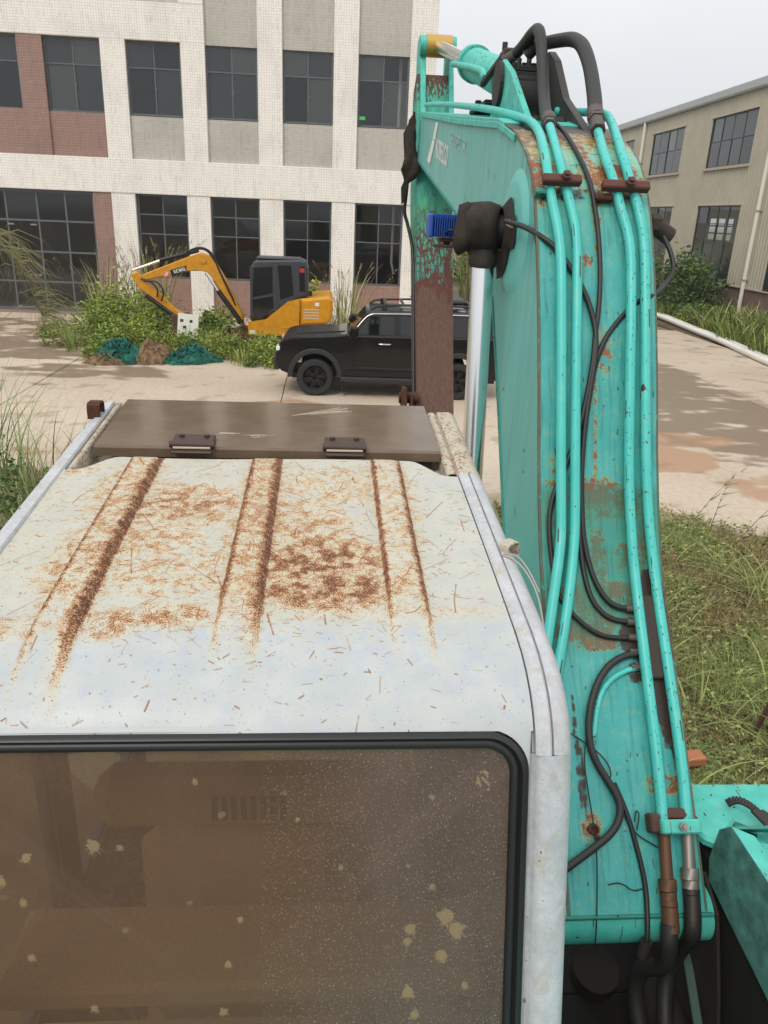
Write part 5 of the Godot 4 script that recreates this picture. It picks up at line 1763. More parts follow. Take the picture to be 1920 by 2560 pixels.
	prism(s, pv([-3.00, 1.93, -2.85, 1.985, -2.85, 1.845, -3.00, 1.80]), 0.006, Transform3D(Basis(), Vector3(0, 0, -0.633)))
	obj("logo", s, M.logo_red, bm)
	lettering("lettering", "XCMG", 0.085, 0.32, Vector3(-2.59, 2.0, -0.624), Basis(Vector3(0, 0, 1), 0.30), M.decal_white, bm)
	s = mb()
	prism(s, pv([-2.985, 1.845, -2.955, 1.855, -2.90, 1.955, -2.93, 1.945]), 0.004, Transform3D(Basis(), Vector3(0, 0, -0.626)))
	prism(s, pv([-2.94, 1.85, -2.91, 1.86, -2.87, 1.945, -2.895, 1.935]), 0.004, Transform3D(Basis(), Vector3(0, 0, -0.626)))
	obj("logo_mark", s, M.decal_white, bm)
	s = mb()
	prism(s, pv([-3.88, 1.86, -3.68, 1.92, -3.45, 1.66, -3.10, 1.35, -2.75, 1.00, -2.50, 0.86, -2.62, 0.71, -2.91, 0.84, -3.29, 1.23, -3.67, 1.51]), 0.2, Transform3D(Basis(), Vector3(0, 0, -0.85)), 0.02)
	obj("arm", s, Y, e)
	s = mb()
	cyl(s, Vector3(-2.09, 2.52, -0.75), Vector3(-3.1, 2.22, -0.75), 0.06, 14)
	var ac := obj("arm_cylinder", s, M.mini_black, e)
	s = mb()
	cyl(s, Vector3(-3.1, 2.22, -0.75), Vector3(-3.82, 1.95, -0.75), 0.035, 12)
	obj("cylinder_rod", s, M.chrome_rod, ac)
	s = mb()
	cyl(s, Vector3(-1.60, 1.52, -0.60), Vector3(-1.0, 0.70, -0.60), 0.065, 14)
	var bc := obj("boom_cylinder", s, M.mini_black, e)
	s = mb()
	cyl(s, Vector3(-1.90, 1.97, -0.60), Vector3(-1.60, 1.52, -0.60), 0.038, 12)
	obj("cylinder_rod", s, M.chrome_rod, bc)
	s = mb()
	cyl(s, Vector3(-3.5, 1.34, -0.62), Vector3(-2.75, 0.80, -0.62), 0.055, 12)
	obj("bucket_cylinder", s, M.mini_black, e)
	for h in [[Vector3(-1.2, 1.3, -0.6), Vector3(-1.55, 2.05, -0.6), Vector3(-1.72, 2.5, -0.65), Vector3(-2.05, 2.62, -0.7), Vector3(-2.4, 2.46, -0.7)], [Vector3(-1.15, 1.15, -0.63), Vector3(-1.5, 1.9, -0.63), Vector3(-1.8, 2.55, -0.68), Vector3(-2.2, 2.55, -0.72), Vector3(-2.9, 2.30, -0.72)], [Vector3(-3.6, 1.75, -0.62), Vector3(-3.3, 1.68, -0.55), Vector3(-3.15, 1.5, -0.55), Vector3(-3.2, 1.3, -0.6)], [Vector3(-3.5, 1.7, -0.6), Vector3(-3.15, 1.72, -0.52), Vector3(-2.98, 1.45, -0.52), Vector3(-3.1, 1.2, -0.6)]]:
		s = mb()
		tube(s, chaikin(h, 3), 0.022, 7)
		obj("hose", s, M.mini_black, e)
	s = mb()
	prism(s, pv([-2.86, 0.86, -2.46, 0.88, -2.36, 0.72, -2.42, 0.55, -2.62, 0.42, -2.74, 0.30, -2.84, 0.34, -2.80, 0.60]), 0.55, Transform3D(Basis(), Vector3(0, 0, -1.05)), 0.02)
	var bk := obj("bucket", s, M.brown_steel, e)
	s = mb()
	for k in 4: box(s, Vector3(-2.86, 0.20, -1.03 + k * 0.16), Vector3(-2.78, 0.36, -0.97 + k * 0.16), 0.01)
	obj("bucket_tooth", s, M.brown_steel, bk)
	# tracks
	for z in [-0.42, -1.75]:
		s = mb()
		prism(s, pv(arc(0.78, 0.24, 0.24, -PI / 2, PI / 2, 8) + arc(-1.10, 0.24, 0.24, PI / 2, PI * 1.5, 8)), 0.38, Transform3D(Basis(), Vector3(0, 0, z)), 0.01)
		var tr := obj("track", s, M.brown_steel, e)
		s = mb()
		for k in 14: box(s, Vector3(-1.08 + k * 0.14, 0.46, z - 0.01), Vector3(-1.0 + k * 0.14, 0.505, z + 0.39), 0.008)
		for k in 3: cyl(s, Vector3(-0.75 + k * 0.65, 0.2, z + 0.36), Vector3(-0.75 + k * 0.65, 0.2, z + 0.40), 0.09, 14)
		obj("track_shoes", s, M.rust, tr)
	s = mb()
	box(s, Vector3(-1.55, 0.02, -1.9), Vector3(-1.45, 0.42, 0.05), 0.02)
	box(s, Vector3(-1.5, 0.2, -1.3), Vector3(-0.9, 0.32, -0.6), 0.02)
	obj("dozer_blade", s, M.rust, e)
	# white plate with holes leaning by the bucket
	var w := thing("white_plate", "white plate with square holes standing in the weeds by the yellow bucket", "plate", Vector3(-3.62, 0, -20.85), 0.18)
	var cs := CSGBox3D.new()
	cs.name = "panel"
	cs.size = Vector3(0.52, 0.92, 0.05)
	cs.material = M.white_plate
	for q in [[-0.16, 0.28], [0.08, 0.28], [-0.08, 0.12], [0.08, -0.02], [-0.16, -0.1], [0.08, -0.3]]:
		var hole := CSGBox3D.new()
		hole.name = "hole"
		hole.size = Vector3(0.085, 0.075, 0.2)
		hole.operation = CSGShape3D.OPERATION_SUBTRACTION
		hole.position = Vector3(q[0], q[1], 0)
		cs.add_child(hole, true)
	cs.transform = Transform3D(Basis.from_euler(Vector3(-0.12, 0, -0.10)), Vector3(0, 0.52, 0))
	w.add_child(cs)


# ---------------------------------------------------------------- the excavator the picture is taken from
const EXP := Vector3(0.4, 0.0, -1.2)
var EX: Node3D

func ex(called: String, s: SurfaceTool, m: Material, parent: Node = null) -> MeshInstance3D:
	var o := obj(called, s, m, parent if parent else EX)
	if not parent or parent == EX: o.position = -EXP
	return o


const ROOF := [-1.96, 3.130, -1.80, 3.114, -1.615, 3.0965, -1.45, 3.081, -1.30, 3.067, -1.15, 3.053, -1.05, 3.0435, -0.98, 3.036, -0.935, 3.028, -0.90, 3.0165, -0.872, 3.002, -0.850, 2.985, -0.834, 2.966, -0.822, 2.945, -0.808, 2.91, -0.709, 2.58, -0.63, 2.32, -0.60, 2.1, -0.59, 1.25]
var path_z := []
var path_h := []
var path_s := []


func path_setup() -> void:
	var acc := 0.0
	for k in range(0, ROOF.size(), 2):
		if k > 0: acc += Vector2(ROOF[k] - ROOF[k - 2], ROOF[k + 1] - ROOF[k - 1]).length()
		path_z.append(ROOF[k]); path_h.append(ROOF[k + 1]); path_s.append(acc)


func on_path(s: float, d: float) -> Vector2:      # (z, h) at arc length s, pushed out by d
	var k := 0
	while k < path_s.size() - 2 and path_s[k + 1] < s: k += 1
	var t: float = (s - path_s[k]) / (path_s[k + 1] - path_s[k])
	var a := Vector2(path_z[k], path_h[k])
	var b := Vector2(path_z[k + 1], path_h[k + 1])
	var dir := (b - a).normalized()
	var n := Vector2(-dir.y, dir.x)
	return a.lerp(b, t) + n * d


func s_of_z(z: float) -> float:
	for k in path_z.size() - 1:
		if path_z[k + 1] >= z: return lerpf(path_s[k], path_s[k + 1], (z - path_z[k]) / (path_z[k + 1] - path_z[k]))
	return path_s[-1]


# sweep a cross-section [x, d, group] along the roof path
func sweep(s: SurfaceTool, prof: Array, s0: float, s1: float, n: int) -> void:
	for k in n:
		var a := lerpf(s0, s1, float(k) / n)
		var b := lerpf(s0, s1, float(k + 1) / n)
		for j in prof.size() - 1:
			s.set_smooth_group(int(prof[j][2]))
			var q := []
			for e in [[a, prof[j]], [b, prof[j]], [b, prof[j + 1]], [a, prof[j + 1]]]:
				var p := on_path(e[0], e[1][1])
				q.append(Vector3(e[1][0], p.y, p.x))
			quad(s, q[0], q[3], q[2], q[1])


func rounded(cx: float, cy: float, hx: float, hy: float, r: float, per := 8) -> PackedVector2Array:
	var p := PackedVector2Array()
	for c in 4:
		var sx: float = [1.0, -1.0, -1.0, 1.0][c]
		var sy: float = [1.0, 1.0, -1.0, -1.0][c]
		for k in per + 1:
			var a := PI / 2 * c + PI / 2 * k / per
			p.append(Vector2(cx + sx * (hx - r) + cos(a) * r, cy + sy * (hy - r) + sin(a) * r))
	return p


# rear face coordinates: x across, y down the slope from the top edge of the rear plane
func rear(x: float, y: float, d: float) -> Vector3:
	var p := on_path(S_REAR + y, d)
	return Vector3(x, p.y, p.x)
var S_REAR := 0.0


func ring(s: SurfaceTool, a: PackedVector2Array, da: float, b: PackedVector2Array, db: float, grp := -1) -> void:
	s.set_smooth_group(grp)
	for k in a.size():
		var m := (k + 1) % a.size()
		s.set_uv(Vector2((a[k].x - RX0) / RW, 0.68 + a[k].y * 0.3))
		quad(s, rear(a[k].x, a[k].y, da), rear(a[m].x, a[m].y, da), rear(b[m].x, b[m].y, db), rear(b[k].x, b[k].y, db))


func make_cab() -> void:
	path_setup()
	S_REAR = s_of_z(-0.840)
	# roof panel with three pressed ribs
	var s := mb()
	var xs := []
	var x := -0.543
	while x < 0.279:
		xs.append(x)
		x += 0.0125
	for r in RIBS:
		for e in [-0.0345, -0.0285, 0.0245, 0.0325]: xs.append(r + e)
	xs.append(0.2795)
	xs.sort()
	var s_front := s_of_z(-1.615)
	var s_end := S_REAR + 0.004
	var lift := func(X: float, q: float) -> float:
		var o := 0.0
		for k in 3:
			var e: float = X - RIBS[k]
			var t := 0.0
			if e > -0.0345 and e < 0.0325: t = minf(1.0, minf((e + 0.0345) / 0.006, (0.0325 - e) / 0.011))
			var fin: float = s_front + [0.73, 0.67, 0.65][k]
			o = maxf(o, t * 0.014 * smoothstep(s_front - 0.001, s_front + 0.03, q) * (1.0 - smoothstep(fin - 0.10, fin, q)))
		# the sheet sags a little between the ribs and rises at the gutters
		return o + 0.003 * sin(X * 9.0 + 1.0) * sin(q * 6.0)
	var front := func(X: float) -> float:      # the front edge turns back near the rails
		var e := maxf(0.0, absf(X + 0.125) - 0.29) / 0.125
		return s_front + 0.075 * smoothstep(0.15, 0.75, e)
	var P := func(i: int, k: int) -> Array:
		var X: float = xs[i]
		var f: float = front.call(X)
		var q := lerpf(f, s_end, float(k) / 44)
		var z := on_path(q, lift.call(X, q))
		return [Vector3(X, z.y, z.x), Vector2((X - RX0) / RW, (q - s_front) / RL)]
	s.set_smooth_group(1)
	for i in xs.size() - 1:
		if xs[i + 1] - xs[i] < 0.0005: continue
		for k in 44:
			var a: Array = P.call(i, k)
			var b: Array = P.call(i + 1, k)
			var c: Array = P.call(i + 1, k + 1)
			var d: Array = P.call(i, k + 1)
			quad_uv(s, [a[0], b[0], c[0], d[0]], [a[1], b[1], c[1], d[1]])
	s.set_smooth_group(-1)
	for i in xs.size() - 1:
		var a: Array = P.call(i, 0)
		var b: Array = P.call(i + 1, 0)
		var dn := Vector3(0, -0.035, 0.0)
		quad_uv(s, [a[0] + dn, b[0] + dn, b[0], a[0]], [a[1], b[1], b[1], a[1]])
	var roof := ex("cab_roof", s, M.roof_paint)
	# right rail: seam, drip strip, second seam, rounded shoulder
	s = mb()
	var g := [[0.2795, -0.012, 10], [0.2818, -0.012, 11], [0.2820, 0.001, 12], [0.286, 0.004, 13], [0.300, 0.0055, 14], [0.3028, 0.003, 15], [0.3034, -0.003, 17], [0.3048, -0.003, 18], [0.3056, 0.003, 16], [0.316, 0.002, 16], [0.325, -0.003, 16], [0.332, -0.011, 16], [0.336, -0.022, 16], [0.338, -0.04, 16], [0.338, -0.10, 16], [0.338, -0.30, 16]]
	sweep(s, g, s_of_z(-1.55), S_REAR + 0.035, 60)
	# below the window corner the shoulder is one smooth pillar with a channel next to the rubber
	sweep(s, [[0.270, -0.016, 30], [0.2715, -0.012, 31], [0.280, -0.010, 31], [0.2835, -0.003, 32], [0.288, 0.003, 32], [0.297, 0.0052, 32], [0.308, 0.004, 32], [0.316, 0.002, 32], [0.325, -0.003, 32], [0.332, -0.011, 32], [0.336, -0.022, 32], [0.338, -0.04, 32], [0.338, -0.30, 32]], S_REAR + 0.0351, path_s[-1], 30)
	ex("roof_rail", s, M.cab_white, roof)
	s = mb()
	var gf := [[0.258, -0.045, 10], [0.259, -0.006, 11], [0.262, -0.002, 11], [0.267, 0.000, 11], [0.274, 0.000, 11], [0.279, -0.002, 11], [0.2805, -0.007, 12], [0.283, -0.007, 12], [0.2845, 0.001, 13], [0.290, 0.002, 13], [0.306, 0.002, 13], [0.316, 0.002, 13], [0.325, -0.003, 13], [0.332, -0.011, 13], [0.336, -0.022, 13], [0.338, -0.04, 13], [0.338, -0.3, 13]]
	sweep(s, gf, 0.02, s_of_z(-1.551), 16)
	ex("roof_rail", s, M.cream_rust, roof)
	# left rail
	s = mb()
	var gl := [[-0.545, -0.3, 16], [-0.567, -0.30, 16]]
	gl = [[-0.567, -0.30, 16], [-0.567, -0.05, 16], [-0.565, -0.024, 16], [-0.561, -0.012, 16], [-0.5575, -0.006, 17], [-0.556, 0.0, 18], [-0.547, 0.001, 19], [-0.5455, 0.005, 20], [-0.531, 0.005, 21], [-0.5285, 0.001, 22], [-0.526, -0.03, 22]]
	sweep(s, gl, 0.0, path_s[-1], 70)
	ex("roof_rail", s, M.cab_white, roof)
	s = mb()
	sweep(s, [[-0.526, -0.03, 10], [-0.5255, -0.002, 11], [-0.522, 0.002, 11], [-0.516, 0.002, 11], [-0.512, -0.003, 11], [-0.511, -0.045, 12]], 0.0, s_of_z(-1.53), 14)
	ex("hatch_gutter", s, M.cream_rust, roof)
	# front header under the hatch, gutter floor
	s = mb()
	box(s, Vector3(-0.56, 2.95, -1.99), Vector3(0.33, 3.085, -1.94), 0.02)
	ex("front_header", s, M.cab_white, roof)
	s = mb()
	var f0 := on_path(0.0, -0.05)
	var f1 := on_path(s_of_z(-1.5), -0.04)
	quad(s, Vector3(-0.53, f0.y, f0.x), Vector3(0.27, f0.y, f0.x), Vector3(0.28, f1.y, f1.x), Vector3(-0.53, f1.y, f1.x))
	ex("hatch_gutter", s, M.cream_rust, roof)
	# tinted hatch plate with its thick rear edge
	s = mb()
	var a0 := on_path(0.005, 0.012)
	var a1 := on_path(s_of_z(-1.652), 0.010)
	var th := 0.024
	var c := 0.005
	var q := [Vector3(-0.495, a0.y, a0.x), Vector3(0.252, a0.y, a0.x), Vector3(0.256, a1.y, a1.x - c), Vector3(-0.498, a1.y, a1.x - c)]
	quad_uv(s, q, [Vector2(0, 0), Vector2(1, 0), Vector2(1, 1), Vector2(0, 1)])
	quad_uv(s, [q[3], q[2], Vector3(0.257, a1.y - c, a1.x), Vector3(-0.499, a1.y - c, a1.x)], [Vector2(0, 0.97), Vector2(1, 0.97), Vector2(1, 1), Vector2(0, 1)])
	quad_uv(s, [Vector3(-0.499, a1.y - c, a1.x), Vector3(0.257, a1.y - c, a1.x), Vector3(0.257, a1.y - th, a1.x), Vector3(-0.499, a1.y - th, a1.x)], [Vector2(0, 0.98), Vector2(1, 0.98), Vector2(1, 1), Vector2(0, 1)])
	quad_uv(s, [q[2], q[1], q[1] - Vector3(0, th, 0), q[2] - Vector3(0, th, 0)], [Vector2(1, 1), Vector2(1, 0), Vector2(1, 0), Vector2(1, 1)])
	quad_uv(s, [q[0], q[3], q[3] - Vector3(0, th, 0), q[0] - Vector3(0, th, 0)], [Vector2(0, 0), Vector2(0, 1), Vector2(0, 1), Vector2(0, 0)])
	quad_uv(s, [q[0] - Vector3(0, th, 0), q[3] - Vector3(0, th, 0), q[2] - Vector3(0, th, 0), q[1] - Vector3(0, th, 0)], [Vector2(0, 0), Vector2(0, 1), Vector2(1, 1), Vector2(1, 0)])
	var hatch := ex("roof_hatch", s, M.hatch_brown)
	for hx in [-0.2885, 0.0425]:
		s = mb()
		var hz := on_path(s_of_z(-1.672), 0.014)
		var b0 := Vector3(hx, hz.y, hz.x)
		var tilt := Transform3D(Basis(Vector3.RIGHT, 0.095), b0)
		box(s, Vector3(-0.045, -0.002, -0.030), Vector3(0.045, 0.007, 0.018), 0.002, tilt)
		cyl(s, tilt * Vector3(-0.048, 0.003, 0.023), tilt * Vector3(0.048, 0.003, 0.023), 0.0075, 10)
		box(s, Vector3(-0.043, -0.012, 0.026), Vector3(0.043, -0.006, 0.044), 0.002, tilt)
		for bx in [-0.027, 0.027]: cyl(s, tilt * Vector3(bx, 0.006, -0.012), tilt * Vector3(bx, 0.013, -0.012), 0.006, 8)
		ex("hinge", s, M.hinge_brown, hatch)
		s = mb()
		box(s, Vector3(-0.040, -0.004, 0.031), Vector3(0.040, 0.001, 0.0335), 0.001, tilt)
		ex("hinge_edge", s, M.cream, hatch)
	# rear window: frame plate, rubber, glass
	var cx := -0.135
	var hx2 := 0.408
	var hy := 0.36
	var outer := rounded(cx, hy + 0.002, hx2, hy, 0.055, 10)
	var flat := PackedVector2Array()   # square frame round the opening
	for k in outer.size():
		var v := outer[k] - Vector2(cx, hy + 0.002)
		flat.append(Vector2(cx + signf(v.x) * minf(0.4125, absf(v.x) * 6.0), hy + 0.002 + signf(v.y) * minf(hy + 0.006, absf(v.y) * 6.0)))
	s = mb()
	ring(s, flat, 0.0, outer, 0.0)
	ring(s, outer, 0.0, outer, -0.03)
	s.set_uv(Vector2(0.4, 0.95))
	for k in 1:      # plate below the window
		quad(s, rear(-0.53, hy * 2, 0.0), rear(0.283, hy * 2, 0.0), rear(0.283, 1.68, 0.0), rear(-0.53, 1.68, 0.0))
	var shell := ex("rear_panel", s, M.roof_paint)
	s = mb()
	var r1 := rounded(cx, hy + 0.002, hx2 - 0.001, hy - 0.001, 0.055, 10)
	var r2 := rounded(cx, hy + 0.002, hx2 - 0.004, hy - 0.004, 0.052, 10)
	var r3 := rounded(cx, hy + 0.002, hx2 - 0.010, hy - 0.010, 0.047, 10)
	var r4 := rounded(cx, hy + 0.002, hx2 - 0.0135, hy - 0.0135, 0.044, 10)
	var r5 := rounded(cx, hy + 0.002, hx2 - 0.021, hy - 0.021, 0.037, 10)
	var r6 := rounded(cx, hy + 0.002, hx2 - 0.0245, hy - 0.0245, 0.034, 10)
	ring(s, r1, -0.004, r2, 0.006, 1)
	ring(s, r2, 0.006, r3, 0.007, 1)
	ring(s, r3, 0.007, r4, -0.001, 2)
	ring(s, r4, -0.001, r5, 0.003, 3)
	ring(s, r5, 0.003, r6, -0.008, 3)
	ring(s, r6, -0.008, r6, -0.02, -1)
	var win := ex("rear_window", s, M.black_rubber)
	s = mb()
	var ctr := Vector2(cx, hy)
	for k in r6.size():
		var m := (k + 1) % r6.size()
		for v in [ctr, r6[k], r6[m]]:
			s.set_uv(Vector2((v.x + 0.60) / 0.95, v.y / 0.74))
			s.add_vertex(rear(v.x, v.y, -0.0075))
	ex("glass", s, M.dirty_glass, win)
	# cab walls, pillars and what is inside
	s = mb()
	box(s, Vector3(0.30, 1.25, -1.98), Vector3(0.337, 2.15, -0.62), 0.01)
	box(s, Vector3(0.30, 2.15, -1.98), Vector3(0.337, 3.06, -1.90), 0.01)
	box(s, Vector3(0.30, 2.15, -0.95), Vector3(0.3372, 2.98, -0.86), 0.01)
	ex("side_wall", s, M.cab_white, shell)
	s = mb()
	box(s, Vector3(-0.565, 1.25, -1.98), Vector3(-0.53, 2.15, -0.62), 0.01)
	box(s, Vector3(-0.565, 2.15, -1.98), Vector3(-0.53, 3.06, -1.90), 0.01)
	box(s, Vector3(-0.565, 2.15, -1.35), Vector3(-0.53, 3.0, -1.27), 0.01)
	ex("side_wall", s, M.cab_inside, shell)
	s = mb()
	box(s, Vector3(0.294, 1.28, -1.95), Vector3(0.299, 2.96, -0.92), 0.0)
	ex("side_lining", s, M.cab_inside, shell)
	s = mb()
	box(s, Vector3(-0.529, 1.28, -1.95), Vector3(-0.524, 2.16, -0.72), 0.0)
	box(s, Vector3(-0.529, 2.16, -1.36), Vector3(-0.524, 2.99, -1.26), 0.0)
	ex("side_lining", s, M.cab_inside, shell)
	for sg in [[-0.552, -1.89, -1.36], [-0.552, -1.26, -0.86], [0.318, -1.89, -0.96]]:
		s = mb()
		plate(s, [Vector3(sg[0], 2.16, sg[1]), Vector3(sg[0], 3.0, sg[1]), Vector3(sg[0], 2.95, sg[2]), Vector3(sg[0], 2.16, sg[2])])
		ex("side_glass", s, M.cab_glass, shell)
	s = mb()
	box(s, Vector3(-0.54, 1.22, -1.97), Vector3(0.31, 1.28, -0.62), 0.01)
	box(s, Vector3(-0.54, 1.28, -2.0), Vector3(0.31, 1.7, -1.96), 0.01)
	box(s, Vector3(-0.53, 1.28, -0.70), Vector3(0.30, 2.0, -0.64), 0.01)
	ex("cab_floor", s, M.cab_inside, shell)
	s = mb()
	quad(s, Vector3(-0.53, 3.02, -1.62), Vector3(0.29, 3.02, -1.62), Vector3(0.29, 2.96, -0.90), Vector3(-0.53, 2.96, -0.90))
	ex("head_lining", s, M.cab_inside, shell)
	s = mb()
	box(s, Vector3(-0.40, 2.55, -1.20), Vector3(0.11, 2.66, -1.10), 0.03)
	box(s, Vector3(-0.34, 1.98, -1.24), Vector3(0.05, 2.50, -1.14), 0.04)
	box(s, Vector3(-0.38, 1.80, -1.65), Vector3(0.10, 1.95, -1.16), 0.04)
	var seat := ex("seat", s, M.seat_brown, shell)
	for k in 8:
		s = mb()
		box(s, Vector3(-0.19 + k * 0.017, 2.59, -1.0995), Vector3(-0.181 + k * 0.017, 2.64, -1.0965))
		ex("vent_slit", s, M.seat_dark, seat)
	s = mb()
	box(s, Vector3(-0.52, 2.36, -1.09), Vector3(0.28, 2.41, -0.92), 0.01)
	box(s, Vector3(-0.52, 2.12, -1.05), Vector3(0.06, 2.17, -0.86), 0.01)
	ex("rear_shelf", s, M.seat_brown, shell)
	s = mb()
	box(s, Vector3(0.14, 1.7, -1.6), Vector3(0.27, 2.16, -1.1), 0.03)
	box(s, Vector3(-0.52, 1.7, -1.96), Vector3(0.28, 2.05, -1.8), 0.03)
	box(s, Vector3(-0.52, 1.3, -0.95), Vector3(0.28, 2.0, -0.72), 0.03)
	ex("console", s, M.shelf_brown, shell)
	# lifting brackets, wire
	s = mb()
	var u := [Vector2(-0.018, 0), Vector2(-0.018, 0.030), Vector2(-0.012, 0.036), Vector2(0.012, 0.036), Vector2(0.018, 0.030), Vector2(0.018, 0)]
	for k in 5:
		var A := Vector3(0.322 + u[k].x * 0.65, 3.048 + u[k].y * 0.8, -1.222 - u[k].x * 0.5)
		var B := Vector3(0.322 + u[k + 1].x * 0.65, 3.048 + u[k + 1].y * 0.8, -1.222 - u[k + 1].x * 0.5)
		var across := Vector3(0.6, 0, 0.8)
		bar(s, A, B, 0.022, 0.003, (B - A).cross(across).normalized(), 0.001)
	box(s, Vector3(0.298, 3.050, -1.27), Vector3(0.338, 3.0545, -1.245), 0.001)
	ex("lifting_bracket", s, M.cream_rust, roof)
	s = mb()
	for k in 5:
		var A := Vector3(-0.548, 3.118 + u[k].y, -1.86 + u[k].x * 1.1)
		var B := Vector3(-0.548, 3.118 + u[k + 1].y, -1.86 + u[k + 1].x * 1.1)
		bar(s, A, B, 0.03, 0.005, Vector3(0, 0.7, 0.7) if k in [1, 2, 3] else Vector3(0, 0, 1), 0.001)
	ex("lifting_bracket", s, M.rust, roof)
	s = mb()
	tube(s, chaikin([Vector3(0.304, 3.062, -1.20), Vector3(0.326, 3.060, -1.185), Vector3(0.343, 3.045, -1.15), Vector3(0.347, 3.030, -1.09), Vector3(0.345, 2.98, -1.02), Vector3(0.346, 2.9, -0.98)], 3), 0.0016, 6)
	tube(s, chaikin([Vector3(0.308, 3.064, -1.20), Vector3(0.330, 3.066, -1.19), Vector3(0.345, 3.050, -1.16), Vector3(0.350, 3.036, -1.11)], 3), 0.0014, 6)
	ex("loose_wire", s, M.wire_white, roof)


# ---- boom: profile (z, h) of the rear and top face, then the underside
const BACK := [-1.80, 1.519, -2.046, 1.82, -2.278, 2.10, -2.525, 2.37, -2.71, 2.70, -2.885, 3.12, -3.07, 3.485, -3.2, 3.68, -3.29, 3.78, -3.42, 3.865, -3.66, 3.955, -3.88, 4.0]
const TOP := [-4.03, 4.03, -5.29, 4.17, -7.5, 4.43]
const UNDER := [-7.58, 4.38, -7.60, 4.06, -7.33, 4.005, -5.17, 3.62, -4.55, 3.515, -4.15, 3.40, -3.83, 3.23, -3.46, 2.75, -3.14, 2.30, -2.62, 1.83, -1.97, 1.42]
const BX0 := 0.80
const BX1 := 1.25


func hose(called: String, pts: Array, r: float, m: Material, smooth := 3, parent: Node = null) -> MeshInstance3D:
	var s := mb()
	tube(s, chaikin(pts, smooth), r, 10)
	return ex(called, s, m, parent)


